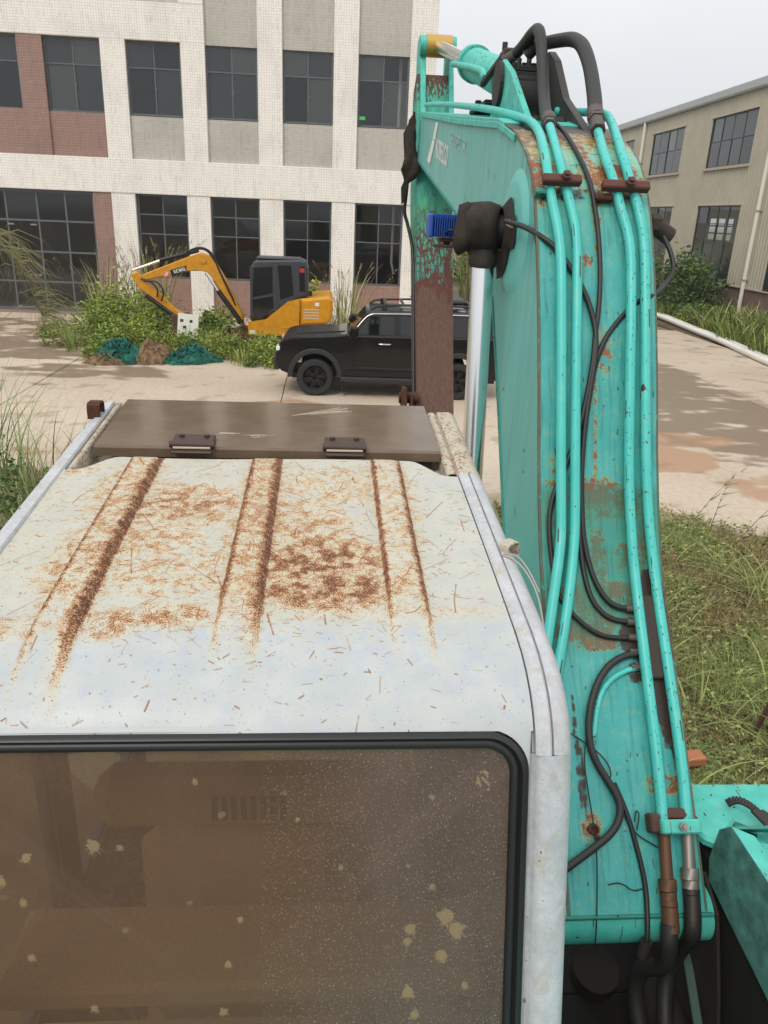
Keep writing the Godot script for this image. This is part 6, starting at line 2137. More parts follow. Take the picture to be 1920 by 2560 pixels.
func make_boom() -> void:
	var s := mb()
	var poly := pv(BACK + TOP + UNDER)
	var idx := Geometry2D.triangulate_polygon(poly)
	var uv := func(p: Vector2): return Vector2((p.x + 7.8) / 6.4, (4.7 - p.y) / 3.6)
	for k in range(0, idx.size(), 3):
		var t := [poly[idx[k]], poly[idx[k + 1]], poly[idx[k + 2]]]
		if (t[1] - t[0]).cross(t[2] - t[0]) < 0: t = [t[0], t[2], t[1]]
		for p in t:
			s.set_uv(uv.call(p)); s.add_vertex(Vector3(BX0, p.y, p.x))
	var boom := ex("boom", s, M.boom_side)
	s = mb()
	for k in range(0, idx.size(), 3):
		tri(s, Vector3(BX1, poly[idx[k]].y, poly[idx[k]].x), Vector3(BX1, poly[idx[k + 1]].y, poly[idx[k + 1]].x), Vector3(BX1, poly[idx[k + 2]].y, poly[idx[k + 2]].x))
	ex("boom_right_side", s, M.teal, boom)
	# back plate, a little wider than the box, with its own paint picture
	s = mb()
	var bp := chaikin(range(0, BACK.size(), 2).map(func(k): return Vector2(BACK[k], BACK[k + 1])), 1)
	var acc := 0.0
	var over := 0.007
	for k in bp.size() - 1:
		var a: Vector2 = bp[k]
		var b: Vector2 = bp[k + 1]
		var n := Vector2((b - a).y, -(b - a).x).normalized() * 0.004
		if n.x < 0: n = -n
		var v0 := acc / 4.2
		acc += a.distance_to(b)
		var v1 := acc / 4.2
		s.set_smooth_group(1)
		quad_uv(s, [Vector3(BX0 - over, a.y + n.y, a.x + n.x), Vector3(BX0 - over, b.y + n.y, b.x + n.x), Vector3(BX1 + over, b.y + n.y, b.x + n.x), Vector3(BX1 + over, a.y + n.y, a.x + n.x)], [Vector2(0, v0), Vector2(0, v1), Vector2(1, v1), Vector2(1, v0)])
		s.set_smooth_group(-1)
		for e in [[BX0 - over, 0.0], [BX1 + over, 1.0]]:
			quad_uv(s, [Vector3(e[0], a.y + n.y, a.x + n.x), Vector3(e[0], b.y + n.y, b.x + n.x), Vector3(e[0], b.y - n.y * 2, b.x - n.x * 2), Vector3(e[0], a.y - n.y * 2, a.x - n.x * 2)], [Vector2(e[1], v0), Vector2(e[1], v1), Vector2(e[1], v1), Vector2(e[1], v0)])
	ex("back_plate", s, M.boom_back, boom)
	s = mb()
	var tp := [Vector2(-3.88, 4.0), Vector2(-4.03, 4.03), Vector2(-5.29, 4.17), Vector2(-7.52, 4.433)]
	for k in 3: bar(s, Vector3((BX0 + BX1) / 2, tp[k].y, tp[k].x), Vector3((BX0 + BX1) / 2, tp[k + 1].y, tp[k + 1].x), BX1 - BX0 + 0.02, 0.024, Vector3.UP, 0.004)
	ex("top_plate", s, M.teal, boom)
	s = mb()
	for k in range(0, UNDER.size() - 2, 2):
		var a := Vector3((BX0 + BX1) / 2, UNDER[k + 1], UNDER[k])
		var b := Vector3((BX0 + BX1) / 2, UNDER[k + 3], UNDER[k + 2])
		bar(s, a, b, BX1 - BX0 + 0.016, 0.02, Vector3(0, 1, 0.01), 0.003)
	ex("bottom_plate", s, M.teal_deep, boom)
	# edge strip round the side plate, boss ring, foot
	s = mb()
	var st := [Vector3(BX0 - 0.006, 4.435, -7.5), Vector3(BX0 - 0.006, 4.165, -5.29), Vector3(BX0 - 0.006, 4.03, -4.03), Vector3(BX0 - 0.006, 3.995, -3.86), Vector3(BX0 - 0.006, 3.945, -3.64)]
	for k in st.size() - 1: bar(s, st[k] + Vector3(0, -0.018, 0), st[k + 1] + Vector3(0, -0.018, 0), 0.012, 0.03, Vector3.UP, 0.003)
	ex("weld_strip", s, M.teal, boom)
	s = mb()
	smooth_lathe(s, Vector3(BX0 + 0.002, 3.54, -3.52), Vector3(-1, 0, 0), [0.27, 0.0, 0.245, 0.006, 0.22, 0.018, 0.20, 0.02, 0.0, 0.02], 40)
	ex("pin_boss", s, M.boom_plain, boom)
	s = mb()
	cyl(s, Vector3(BX0 - 0.06, 1.463, -1.873), Vector3(BX1 + 0.03, 1.463, -1.873), 0.091, 36)
	ex("boom_foot", s, M.teal, boom)
	s = mb()
	tube(s, [Vector3(BX0 - 0.02, 1.527, -1.797), Vector3(BX1 + 0.02, 1.527, -1.797)], 0.007, 8)
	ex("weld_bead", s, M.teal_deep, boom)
	# lettering on the left side
	var turn := Basis(Vector3.UP, -PI / 2)
	s = mb()
	var sx := BX0 - 0.004
	for q in [[-6.46, 4.262, -6.30, 4.242, -6.44, 4.135, -6.60, 4.155], [-6.61, 4.15, -6.45, 4.13, -6.66, 4.0, -6.76, 3.985, -6.90, 4.025]]:
		var pts := []
		for k in range(0, q.size(), 2): pts.append(Vector2(q[k], q[k + 1]))
		for sd in 1:
			for k in range(1, pts.size() - 1):
				tri(s, Vector3(sx, pts[0].y, pts[0].x), Vector3(sx, pts[k].y, pts[k].x), Vector3(sx, pts[k + 1].y, pts[k + 1].x))
	ex("painted_mark", s, M.decal_white, boom)
	lettering("lettering", "KOBELCO", 0.130, 0.66, Vector3(BX0 - 0.003, 4.026, -6.03), turn * Basis(Vector3(0, 0, 1), -0.16), M.decal_white, boom)
	lettering("lettering", "GEOSPEC SR", 0.076, 0.68, Vector3(BX0 - 0.003, 4.036, -5.30), turn * Basis(Vector3(0, 0, 1), -0.15), M.decal_faded, boom)
	# steel tubes along the back
	var tubes := [
		[Vector3(0.835, 4.50, -7.55), Vector3(0.835, 4.40, -6.6), Vector3(0.835, 4.20, -5.0), Vector3(0.845, 4.11, -4.35), Vector3(0.862, 4.05, -3.98), Vector3(0.885, 3.985, -3.64), Vector3(0.853, 3.842, -3.321), Vector3(0.848, 3.741, -3.208), Vector3(0.855, 3.663, -3.147), Vector3(0.877, 3.53, -3.055), Vector3(0.877, 3.324, -2.949), Vector3(0.871, 2.888, -2.750), Vector3(0.869, 2.60, -2.615), Vector3(0.864, 2.50, -2.555), Vector3(0.817, 2.309, -2.422), Vector3(0.775, 2.16, -2.30)],
		[Vector3(0.933, 3.974, -3.611), Vector3(0.903, 3.830, -3.303), Vector3(0.909, 3.743, -3.210), Vector3(0.922, 3.672, -3.153), Vector3(0.945, 3.56, -3.08), Vector3(0.936, 3.325, -2.950), Vector3(0.925, 2.827, -2.725), Vector3(0.922, 2.60, -2.615), Vector3(0.914, 2.49, -2.555), Vector3(0.874, 2.309, -2.422), Vector3(0.81, 2.12, -2.26)],
		[Vector3(1.132, 3.959, -3.571), Vector3(1.094, 3.839, -3.317), Vector3(1.109, 3.752, -3.218), Vector3(1.119, 3.668, -3.150), Vector3(1.153, 3.53, -3.06), Vector3(1.145, 3.332, -2.953), Vector3(1.136, 3.144, -2.858), Vector3(1.129, 2.719, -2.680), Vector3(1.132, 2.50, -2.56), Vector3(1.137, 2.38, -2.485), Vector3(1.132, 2.149, -2.275), Vector3(1.134, 1.896, -2.064), Vector3(1.127, 1.735, -1.932)],
		[Vector3(1.12, 4.11, -4.25), Vector3(1.19, 4.105, -4.20), Vector3(1.225, 4.06, -3.80), Vector3(1.225, 4.02, -3.70), Vector3(1.173, 3.872, -3.367), Vector3(1.170, 3.774, -3.238), Vector3(1.185, 3.696, -3.169), Vector3(1.208, 3.55, -3.075), Vector3(1.200, 3.334, -2.954), Vector3(1.194, 2.894, -2.753), Vector3(1.198, 2.62, -2.63), Vector3(1.212, 2.382, -2.489), Vector3(1.213, 2.149, -2.275), Vector3(1.218, 1.896, -2.063), Vector3(1.208, 1.755, -1.947)],
	]
	for k in 4:
		s = mb()
		tube(s, chaikin(tubes[k], 2), 0.0188, 16)
		var t := ex("hydraulic_tube", s, M["teal_tube_%d" % k])
		t.set_meta("label", ["outer left tube running over the boom crest", "inner left tube", "inner right tube", "outer right tube beside the boom edge"][k])
	# clamps
	for e in [[0.888, 3.742, -3.180, 0.150], [1.138, 3.73, -3.174, 0.185]]:
		s = mb()
		var xf := Transform3D(Basis(Vector3.RIGHT, -0.62), Vector3(e[0], e[1], e[2]))
		box(s, Vector3(-e[3] / 2, -0.018, -0.008), Vector3(e[3] / 2, 0.018, 0.028), 0.005, xf)
		cyl(s, xf * Vector3(0.01, 0, 0.028), xf * Vector3(0.01, 0, 0.046), 0.019, 6)
		cyl(s, xf * Vector3(0.01, 0, 0.046), xf * Vector3(0.01, 0, 0.056), 0.010, 8)
		var tc := ex("tube_clamp", s, M.rust_red)
		s = mb()
		box(s, Vector3(-e[3] / 2 - 0.02, -0.042, -0.045), Vector3(-e[3] / 2 + 0.05, -0.016, -0.012), 0.005, xf)
		ex("clamp_base", s, M.rust if e[0] > 1.0 else M.teal_deep, tc)
	s = mb()
	var cxf := Transform3D(Basis(Vector3.RIGHT, -0.70), Vector3(1.167, 1.772, -1.925))
	box(s, Vector3(-0.064, -0.022, 0.018), Vector3(0.064, 0.022, 0.030), 0.005, cxf)
	box(s, Vector3(-0.064, -0.022, 0.0), Vector3(-0.054, 0.022, 0.020), 0.003, cxf)
	box(s, Vector3(0.058, -0.022, 0.0), Vector3(0.068, 0.022, 0.020), 0.003, cxf)
	var cb := ex("tube_clamp", s, M.teal)
	s = mb()
	cyl(s, cxf * Vector3(0.0, 0, 0.030), cxf * Vector3(0.0, 0, 0.042), 0.0145, 6)
	cyl(s, cxf * Vector3(0.0, 0, 0.042), cxf * Vector3(0.0, 0, 0.055), 0.008, 8)
	ex("bolt", s, M.zinc, cb)
	s = mb()
	box(s, Vector3(-0.09, -0.02, -0.055), Vector3(-0.055, 0.04, 0.0), 0.006, cxf)
	box(s, Vector3(-0.03, 0.02, -0.05), Vector3(0.05, 0.055, -0.012), 0.006, cxf)
	ex("clamp_block", s, M.brown_steel, cb)
	# threaded ends, crimps and the hoses that drop into the machine
	for e in [[Vector3(1.127, 1.735, -1.932), Vector3(1.121, 1.63, -1.846), M.brass_rust, true], [Vector3(1.208, 1.755, -1.947), Vector3(1.200, 1.655, -1.866), M.teal, false]]:
		var d: Vector3 = (e[1] - e[0]).normalized()
		s = mb()
		tube(s, [e[0], e[1]], 0.0195, 12)
		cyl(s, e[1], e[1] + d * 0.035, 0.030, 6)
		cyl(s, e[1] + d * 0.037, e[1] + d * 0.062, 0.027, 6)
		var f := ex("hose_fitting", s, M.brass_rust if e[3] else M.zinc)
		s = mb()
		cyl(s, e[1] + d * 0.062, e[1] + d * 0.078, 0.027, 18)
		cyl(s, e[1] + d * 0.080, e[1] + d * 0.155, 0.0265, 18)
		ex("crimp", s, M.brass_rust if e[3] else M.dark_steel, f)
	hose("supply_hose", [Vector3(1.112, 1.53, -1.765), Vector3(1.105, 1.48, -1.73), Vector3(1.115, 1.38, -1.73), Vector3(1.07, 1.30, -1.80), Vector3(1.06, 1.20, -1.80), Vector3(1.07, 1.08, -1.70), Vector3(1.08, 0.9, -1.6)], 0.028, M.hose_rubber)
	hose("supply_hose", [Vector3(1.192, 1.55, -1.785), Vector3(1.188, 1.50, -1.75), Vector3(1.20, 1.42, -1.79), Vector3(1.205, 1.30, -1.84), Vector3(1.175, 1.20, -1.82), Vector3(1.15, 1.08, -1.70), Vector3(1.15, 0.9, -1.6)], 0.028, M.hose_rubber)
	# hoses at the crest
	hose("crest_hose", [Vector3(0.96, 4.40, -4.72), Vector3(1.00, 4.44, -4.62), Vector3(1.03, 4.50, -4.50), Vector3(1.03, 4.485, -4.38), Vector3(1.03, 4.36, -4.28), Vector3(1.02, 4.15, -4.12), Vector3(0.975, 4.04, -3.86), Vector3(0.945, 4.00, -3.68)], 0.029, M.hose_rubber, 3)
	hose("crest_hose", [Vector3(1.02, 4.40, -4.60), Vector3(1.07, 4.45, -4.58), Vector3(1.13, 4.45, -4.45), Vector3(1.18, 4.42, -4.20), Vector3(1.19, 4.30, -4.02), Vector3(1.17, 4.12, -3.80), Vector3(1.145, 4.03, -3.68)], 0.033, M.hose_rubber, 3)
	for e in [[Vector3(0.957, 4.022, -3.74), Vector3(0.934, 3.978, -3.62), 0.031], [Vector3(1.153, 4.055, -3.72), Vector3(1.133, 3.965, -3.58), 0.036]]:
		s = mb()
		var d: Vector3 = (e[1] - e[0]).normalized()
		cyl(s, e[0], e[0] + d * 0.06, e[2], 16)
		cyl(s, e[0] + d * 0.064, e[0] + d * 0.085, e[2] * 1.08, 6)
		cyl(s, e[0] + d * 0.09, e[1], e[2] * 0.95, 6)
		ex("hose_fitting", s, M.crimp_grey)
	# cylinder brackets on the crest
	s = mb()
	prism_x(s, [-4.86, 4.13, -4.80, 4.24, -4.72, 4.37, -4.62, 4.385, -4.40, 4.30, -3.98, 4.06, -3.74, 3.975, -3.9, 3.98], 0.905, 0.935, 0.006)
	var br := ex("cylinder_bracket", s, M.teal)
	s = mb()
	lathe(s, Vector3(0.904, 4.27, -4.64), Vector3(-1, 0, 0), [0.11, 0.0, 0.11, 0.02, 0.03, 0.022, 0.0, 0.022], 24)
	ex("pin_plate", s, M.grease_black, br)
	s = mb()
	prism_x(s, [-4.86, 4.13, -4.80, 4.24, -4.72, 4.40, -4.55, 4.42, -4.42, 4.36, -4.18, 4.16, -3.78, 3.985, -3.62, 3.935, -3.9, 3.97], 1.13, 1.165, 0.006)
	br = ex("cylinder_bracket", s, M.bracket_dark)
	s = mb()
	cyl(s, Vector3(1.166, 4.27, -4.60), Vector3(1.20, 4.27, -4.60), 0.05, 16)
	cyl(s, Vector3(1.166, 4.18, -4.40), Vector3(1.19, 4.18, -4.40), 0.03, 12)
	ex("pin_end", s, M.grease_black, br)
	# stick cylinder
	var tail := Vector3(1.03, 4.25, -4.60)
	var head := Vector3(1.00, 5.07, -8.22)
	var dir := (head - tail).normalized()
	s = mb()
	smooth_lathe(s, tail + dir * 0.16, dir, [0.0, 0.0, 0.10, 0.0, 0.105, 0.012, 0.105, 0.06], 30)
	cyl(s, tail + dir * 0.19, tail + dir * 1.72, 0.104, 32)
	cyl(s, tail + dir * 1.58, tail + dir * 1.68, 0.122, 32)
	smooth_lathe(s, tail + dir * 1.72, dir, [0.104, 0.0, 0.104, 0.05, 0.10, 0.06, 0.05, 0.062], 30)
	tube(s, chaikin([Vector3(0.90, 4.36, -5.1), Vector3(0.905, 4.42, -5.2), Vector3(0.905, 4.63, -6.35), Vector3(0.905, 4.66, -6.55), Vector3(0.95, 4.67, -6.6)], 2), 0.022, 10)
	var cyl_ := ex("stick_cylinder", s, M.teal)
	s = mb()
	cyl(s, tail + dir * 1.75, head - dir * 0.1, 0.052, 24)
	ex("cylinder_rod", s, M.chrome_rod, cyl_)
	s = mb()
	cyl(s, head - Vector3(0.12, 0, 0), head + Vector3(0.12, 0, 0), 0.095, 24)
	ex("rod_eye", s, M.bronze_yellow, cyl_)
	s = mb()
	box(s, Vector3(0.952, 4.05, -4.70), Vector3(1.10, 4.30, -4.48), 0.02)
	box(s, Vector3(0.958, 4.29, -4.68), Vector3(1.094, 4.315, -4.50), 0.004)
	box(s, Vector3(0.962, 4.318, -4.67), Vector3(1.09, 4.345, -4.51), 0.004)
	cyl(s, Vector3(0.94, 4.2, -4.60), Vector3(1.125, 4.2, -4.60), 0.14, 28)
	box(s, Vector3(0.945, 4.0, -4.66), Vector3(1.12, 4.06, -4.0), 0.02)
	var mf := ex("cylinder_base", s, M.grease_black, cyl_)
	for bx in [0.975, 1.027, 1.078]:
		for bz in [-4.645, -4.535]:
			s = mb()
			cyl(s, Vector3(bx, 4.345, bz), Vector3(bx, 4.378, bz), 0.013, 8)
			ex("bolt", s, M.grease_black, cyl_)
	s = mb()
	bar(s, Vector3(0.88, 4.32, -5.05), Vector3(0.95, 4.44, -4.80), 0.035, 0.035, Vector3.UP, 0.008)
	box(s, Vector3(0.93, 4.41, -4.86), Vector3(0.99, 4.46, -4.72), 0.01)
	cyl(s, Vector3(0.95, 4.46, -4.82), Vector3(0.95, 4.50, -4.82), 0.015, 8)
	ex("port_elbow", s, M.dark_steel, cyl_)
	s = mb()
	cyl(s, Vector3(0.945, 4.40, -4.75), Vector3(0.985, 4.42, -4.66), 0.030, 14)
	ex("crimp", s, M.crimp_grey, cyl_)
	# small parts on the top plate
	s = mb()
	box(s, Vector3(1.0, 4.29, -6.2), Vector3(1.2, 4.32, -5.6), 0.008)
	box(s, Vector3(1.02, 4.32, -6.1), Vector3(1.06, 4.37, -6.05), 0.005)
	box(s, Vector3(1.13, 4.32, -5.8), Vector3(1.15, 4.42, -5.75), 0.004)
	box(s, Vector3(1.15, 4.40, -5.8), Vector3(1.20, 4.42, -5.75), 0.004)
	box(s, Vector3(1.18, 4.35, -5.8), Vector3(1.20, 4.40, -5.75), 0.004)
	ex("grease_valve", s, M.dark_steel, boom)
	# stick
	s = mb()
	var A := Vector2(-8.38, 5.20)
	var dn := Vector2(0.467, -0.884)
	var nr := Vector2(-0.884, -0.467)
	var out := []
	for e in [[0.42, 0.0], [4.55, 0.0], [4.55, 0.30], [1.5, 0.55], [0.9, 0.50], [0.42, 0.26]]:
		var p: Vector2 = A + dn * e[0] + nr * e[1]
		out.append(p)
	for e in [[BX0 + 0.004, 0], [1.13, 1]]:
		var ii := Geometry2D.triangulate_polygon(PackedVector2Array(out))
		for k in range(0, ii.size(), 3):
			for j in 3:
				var p: Vector2 = out[ii[k + j]]
				s.set_uv(Vector2(clampf((p - A).dot(nr) * 1.2, 0, 1), (p - A).dot(dn) / 4.55))
				s.add_vertex(Vector3(e[0], p.y, p.x))
	for k in out.size():
		var p: Vector2 = out[k]
		var q: Vector2 = out[(k + 1) % out.size()]
		var v0 := (p - A).dot(dn) / 4.55
		var v1 := (q - A).dot(dn) / 4.55
		quad_uv(s, [Vector3(BX0 + 0.004, p.y, p.x), Vector3(BX0 + 0.004, q.y, q.x), Vector3(1.13, q.y, q.x), Vector3(1.13, p.y, p.x)], [Vector2(0, v0), Vector2(0, v1), Vector2(1, v1), Vector2(1, v0)])
	var stick := ex("stick", s, M.stick_paint)
	for e in [[0.835, 0.885], [1.10, 1.145]]:
		s = mb()
		var pp := []
		for f in [[-0.02, 0.06], [-0.03, 0.16], [0.02, 0.24], [0.5, 0.42], [1.2, 0.2], [1.25, -0.03], [0.46, -0.05], [0.10, -0.03]]:
			var p: Vector2 = A + dn * f[0] + nr * f[1]
			pp.append(p.x); pp.append(p.y)
		prism_x(s, pp, e[0], e[1], 0.006)
		cyl(s, Vector3(e[0] - 0.012, head.y, head.z), Vector3(e[1] + 0.012, head.y, head.z), 0.085, 20)
		ex("stick_lug", s, M.teal, stick)
	s = mb()
	cyl(s, Vector3(0.80, 4.2, -7.78), Vector3(1.14, 4.2, -7.78), 0.08, 20)
	for e in [[0.805, 0.83], [1.09, 1.12]]: prism_x(s, [-7.45, 4.06, -7.45, 4.40, -7.75, 4.36, -7.88, 4.24, -7.86, 4.12, -7.7, 4.05], e[0], e[1], 0.004)
	ex("boom_nose", s, M.teal, boom)
	s = mb()
	prism_x(s, [-6.60, 2.20, -6.72, 2.2, -6.80, 2.05, -6.50, 1.4, -6.3, 1.4, -6.45, 1.8], 0.66, 0.70, 0.01)
	prism_x(s, [-6.62, 2.15, -6.72, 2.1, -6.5, 1.4, -6.35, 1.4], 0.73, 0.755, 0.006)
	cyl(s, Vector3(0.64, 2.1, -6.70), Vector3(0.81, 2.1, -6.70), 0.05, 14)
	ex("bucket_link", s, M.rust, stick)
	# boom cylinder on the left, its rod bright
	s = mb()
	cyl(s, Vector3(0.69, 3.52, -3.62), Vector3(0.69, 2.05, -3.36), 0.051, 32)
	var bc := ex("boom_cylinder_rod", s, M.chrome_rod)
	s = mb()
	cyl(s, Vector3(0.69, 2.1, -3.37), Vector3(0.69, 0.95, -3.17), 0.085, 28)
	cyl(s, Vector3(0.69, 2.16, -3.38), Vector3(0.69, 2.08, -3.366), 0.098, 28)
	ex("cylinder_barrel", s, M.teal, bc)
	s = mb()
	cyl(s, Vector3(0.60, 3.55, -3.62), Vector3(0.80, 3.55, -3.62), 0.07, 20)
	ex("boom_pin", s, M.grease_black, bc)
	s = mb()
	cyl(s, Vector3(1.36, 3.52, -3.62), Vector3(1.36, 2.05, -3.36), 0.0475, 24)
	var bc2 := ex("boom_cylinder_rod", s, M.chrome_rod)
	s = mb()
	cyl(s, Vector3(1.36, 2.1, -3.37), Vector3(1.36, 0.95, -3.17), 0.085, 24)
	ex("cylinder_barrel", s, M.teal, bc2)
	# right lamp with its cable
	s = mb()
	box(s, Vector3(1.285, 3.565, -3.33), Vector3(1.35, 3.645, -3.25), 0.02)
	cyl(s, Vector3(1.325, 3.60, -3.29), Vector3(1.40, 3.56, -3.30), 0.036, 12)
	box(s, Vector3(1.26, 3.57, -3.36), Vector3(1.29, 3.63, -3.26), 0.005)
	ex("work_lamp", s, M.greasy_steel)
	hose("lamp_cable", [Vector3(1.34, 3.60, -3.30), Vector3(1.36, 3.57, -3.28), Vector3(1.39, 3.49, -3.22), Vector3(1.39, 3.43, -3.18), Vector3(1.34, 3.385, -3.12), Vector3(1.255, 3.35, -3.0), Vector3(1.177, 3.326, -2.985), Vector3(1.105, 3.260, -2.948), Vector3(1.047, 3.190, -2.912), Vector3(1.008, 3.101, -2.870), Vector3(0.984, 2.963, -2.812), Vector3(0.955, 2.774, -2.734), Vector3(0.946, 2.60, -2.645), Vector3(0.945, 2.45, -2.560), Vector3(0.965, 2.33, -2.470), Vector3(1.01, 2.278, -2.425), Vector3(1.06, 2.262, -2.410), Vector3(1.117, 2.260, -2.405)], 0.010, M.cable_black)
	# cables down the middle of the back plate
	hose("cable", [Vector3(0.98, 4.02, -3.80), Vector3(0.994, 3.966, -3.62), Vector3(0.997, 3.855, -3.362), Vector3(1.020, 3.740, -3.223), Vector3(1.027, 3.640, -3.148), Vector3(1.033, 3.56, -3.095), Vector3(1.034, 3.422, -3.016), Vector3(1.024, 3.295, -2.951), Vector3(1.008, 3.213, -2.910), Vector3(0.999, 3.125, -2.866), Vector3(0.978, 3.012, -2.818), Vector3(0.948, 2.885, -2.766), Vector3(0.89, 2.74, -2.705), Vector3(0.845, 2.65, -2.665), Vector3(0.825, 2.56, -2.615), Vector3(0.834, 2.43, -2.540), Vector3(0.850, 2.345, -2.475)], 0.0095, M.cable_black)
	hose("cable", [Vector3(0.735, 3.592, -3.40), Vector3(0.77, 3.575, -3.20), Vector3(0.80, 3.550, -3.105), Vector3(0.858, 3.512, -3.062), Vector3(0.919, 3.438, -3.022), Vector3(0.973, 3.351, -2.979), Vector3(0.999, 3.277, -2.941), Vector3(1.011, 3.215, -2.909), Vector3(1.006, 3.121, -2.863), Vector3(0.975, 2.951, -2.792), Vector3(0.955, 2.776, -2.719), Vector3(0.953, 2.63, -2.655), Vector3(0.957, 2.50, -2.585), Vector3(0.982, 2.39, -2.510), Vector3(1.022, 2.325, -2.459), Vector3(1.064, 2.303, -2.435), Vector3(1.115, 2.300, -2.433)], 0.0105, M.cable_black)
	hose("cable", [Vector3(0.845, 2.345, -2.475), Vector3(0.87, 2.31, -2.445), Vector3(0.910, 2.27, -2.408), Vector3(0.965, 2.235, -2.378), Vector3(1.02, 2.218, -2.366), Vector3(1.118, 2.218, -2.365)], 0.009, M.cable_black)
	hose("thin_wire", [Vector3(0.80, 3.54, -3.15), Vector3(0.812, 3.40, -3.04), Vector3(0.835, 3.05, -2.87), Vector3(0.85, 2.85, -2.78), Vector3(0.872, 2.72, -2.70)], 0.003, M.cable_black)
	hose("drain_hose", [Vector3(1.115, 2.180, -2.325), Vector3(1.060, 2.173, -2.318), Vector3(0.999, 2.146, -2.294), Vector3(0.948, 2.092, -2.247), Vector3(0.915, 2.02, -2.185), Vector3(0.908, 1.95, -2.128), Vector3(0.926, 1.90, -2.088), Vector3(0.960, 1.855, -2.050), Vector3(0.995, 1.807, -2.010), Vector3(0.991, 1.767, -1.975), Vector3(0.958, 1.730, -1.945), Vector3(0.896, 1.698, -1.918), Vector3(0.78, 1.64, -1.875)], 0.0125, M.hose_rubber)
	hose("drain_hose", [Vector3(1.112, 2.138, -2.296), Vector3(1.070, 2.132, -2.290), Vector3(1.010, 2.110, -2.270), Vector3(0.968, 2.073, -2.240), Vector3(0.945, 2.02, -2.195), Vector3(0.93, 1.96, -2.15)], 0.010, M.teal_tube_2)
	for e in [[1.128, 2.30, -2.432], [1.128, 2.26, -2.404], [1.126, 2.218, -2.368], [1.124, 2.18, -2.33], [1.122, 2.138, -2.298]]:
		s = mb()
		cyl(s, Vector3(e[0] - 0.035, e[1], e[2]), Vector3(e[0] + 0.01, e[1], e[2]), 0.0135, 8)
		ex("hose_end", s, M.crimp_grey)
	s = mb()
	box(s, Vector3(-0.032, -0.15, 0.0), Vector3(0.032, 0.15, 0.03), 0.006, Transform3D(Basis(Vector3.RIGHT, -0.72), Vector3(1.165, 2.215, -2.375)))
	ex("hose_manifold", s, M.greasy_steel)
	hose("conduit", [Vector3(0.985, 1.842, -2.052), Vector3(1.020, 1.767, -1.990), Vector3(1.037, 1.700, -1.935), Vector3(1.052, 1.632, -1.878), Vector3(1.056, 1.579, -1.834), Vector3(1.040, 1.50, -1.75), Vector3(1.035, 1.46, -1.74)], 0.0085, M.cable_black)
	s = mb()
	cyl(s, Vector3(1.042, 1.475, -1.752), Vector3(1.03, 1.42, -1.74), 0.019, 10)
	ex("conduit_end", s, M.dark_steel)
	for w in [[Vector3(0.83, 1.98, -2.16), Vector3(0.93, 1.93, -2.115), Vector3(0.965, 1.90, -2.09), Vector3(0.978, 1.87, -2.065), Vector3(0.962, 1.85, -2.05)], [Vector3(0.905, 1.97, -2.15), Vector3(0.885, 1.90, -2.095), Vector3(0.895, 1.80, -2.012), Vector3(0.905, 1.70, -1.93), Vector3(0.895, 1.60, -1.85), Vector3(0.88, 1.50, -1.77), Vector3(0.88, 1.42, -1.76)], [Vector3(0.98, 1.83, -2.035), Vector3(1.0, 1.77, -1.985), Vector3(1.04, 1.72, -1.945), Vector3(1.11, 1.69, -1.92)], [Vector3(0.93, 1.605, -1.852), Vector3(0.975, 1.61, -1.857), Vector3(1.01, 1.588, -1.838), Vector3(1.05, 1.595, -1.845)], [Vector3(1.04, 1.75, -1.972), Vector3(1.05, 1.78, -1.996), Vector3(1.06, 1.77, -1.985), Vector3(1.045, 1.73, -1.955)]]:
		hose("thin_wire", w, 0.0022, M.cable_black, 3)
	# rusty drain socket
	s = mb()
	lathe(s, Vector3(0.902, 1.725, -1.968), Vector3(0, 0.634, 0.774), [0.021, 0.0, 0.019, 0.010, 0.012, 0.013, 0.010, 0.004, 0.0, 0.004], 9)
	bar(s, Vector3(0.88, 1.735, -1.965), Vector3(0.925, 1.70, -1.94), 0.012, 0.01, Vector3(0, 0.6, 0.8), 0.002)
	ex("drain_socket", s, M.rust)
	# blue finned work light
	s = mb()
	box(s, Vector3(0.470, 3.505, -3.96), Vector3(0.492, 3.612, -3.84), 0.008)
	box(s, Vector3(0.492, 3.515, -3.95), Vector3(0.640, 3.60, -3.875), 0.004)
	var lamp := ex("work_light", s, M.lamp_blue)
	for k in 13:
		s = mb()
		box(s, Vector3(0.497 + k * 0.0108, 3.508, -3.955), Vector3(0.5015 + k * 0.0108, 3.610, -3.840), 0.001)
		ex("cooling_fin", s, M.lamp_blue, lamp)
	s = mb()
	tube(s, chaikin([Vector3(0.545, 3.53, -3.835), Vector3(0.57, 3.545, -3.82), Vector3(0.595, 3.53, -3.825), Vector3(0.60, 3.515, -3.835)], 2), 0.006, 6)
	ex("lamp_cable", s, M.cable_black, lamp)
	s = mb()
	box(s, Vector3(0.53, 3.488, -3.94), Vector3(0.60, 3.504, -3.86), 0.003)
	box(s, Vector3(0.50, 3.462, -3.95), Vector3(0.80, 3.474, -3.85), 0.003)
	box(s, Vector3(0.55, 3.474, -3.92), Vector3(0.58, 3.489, -3.88), 0.002)
	ex("lamp_bracket", s, M.brown_steel, lamp)


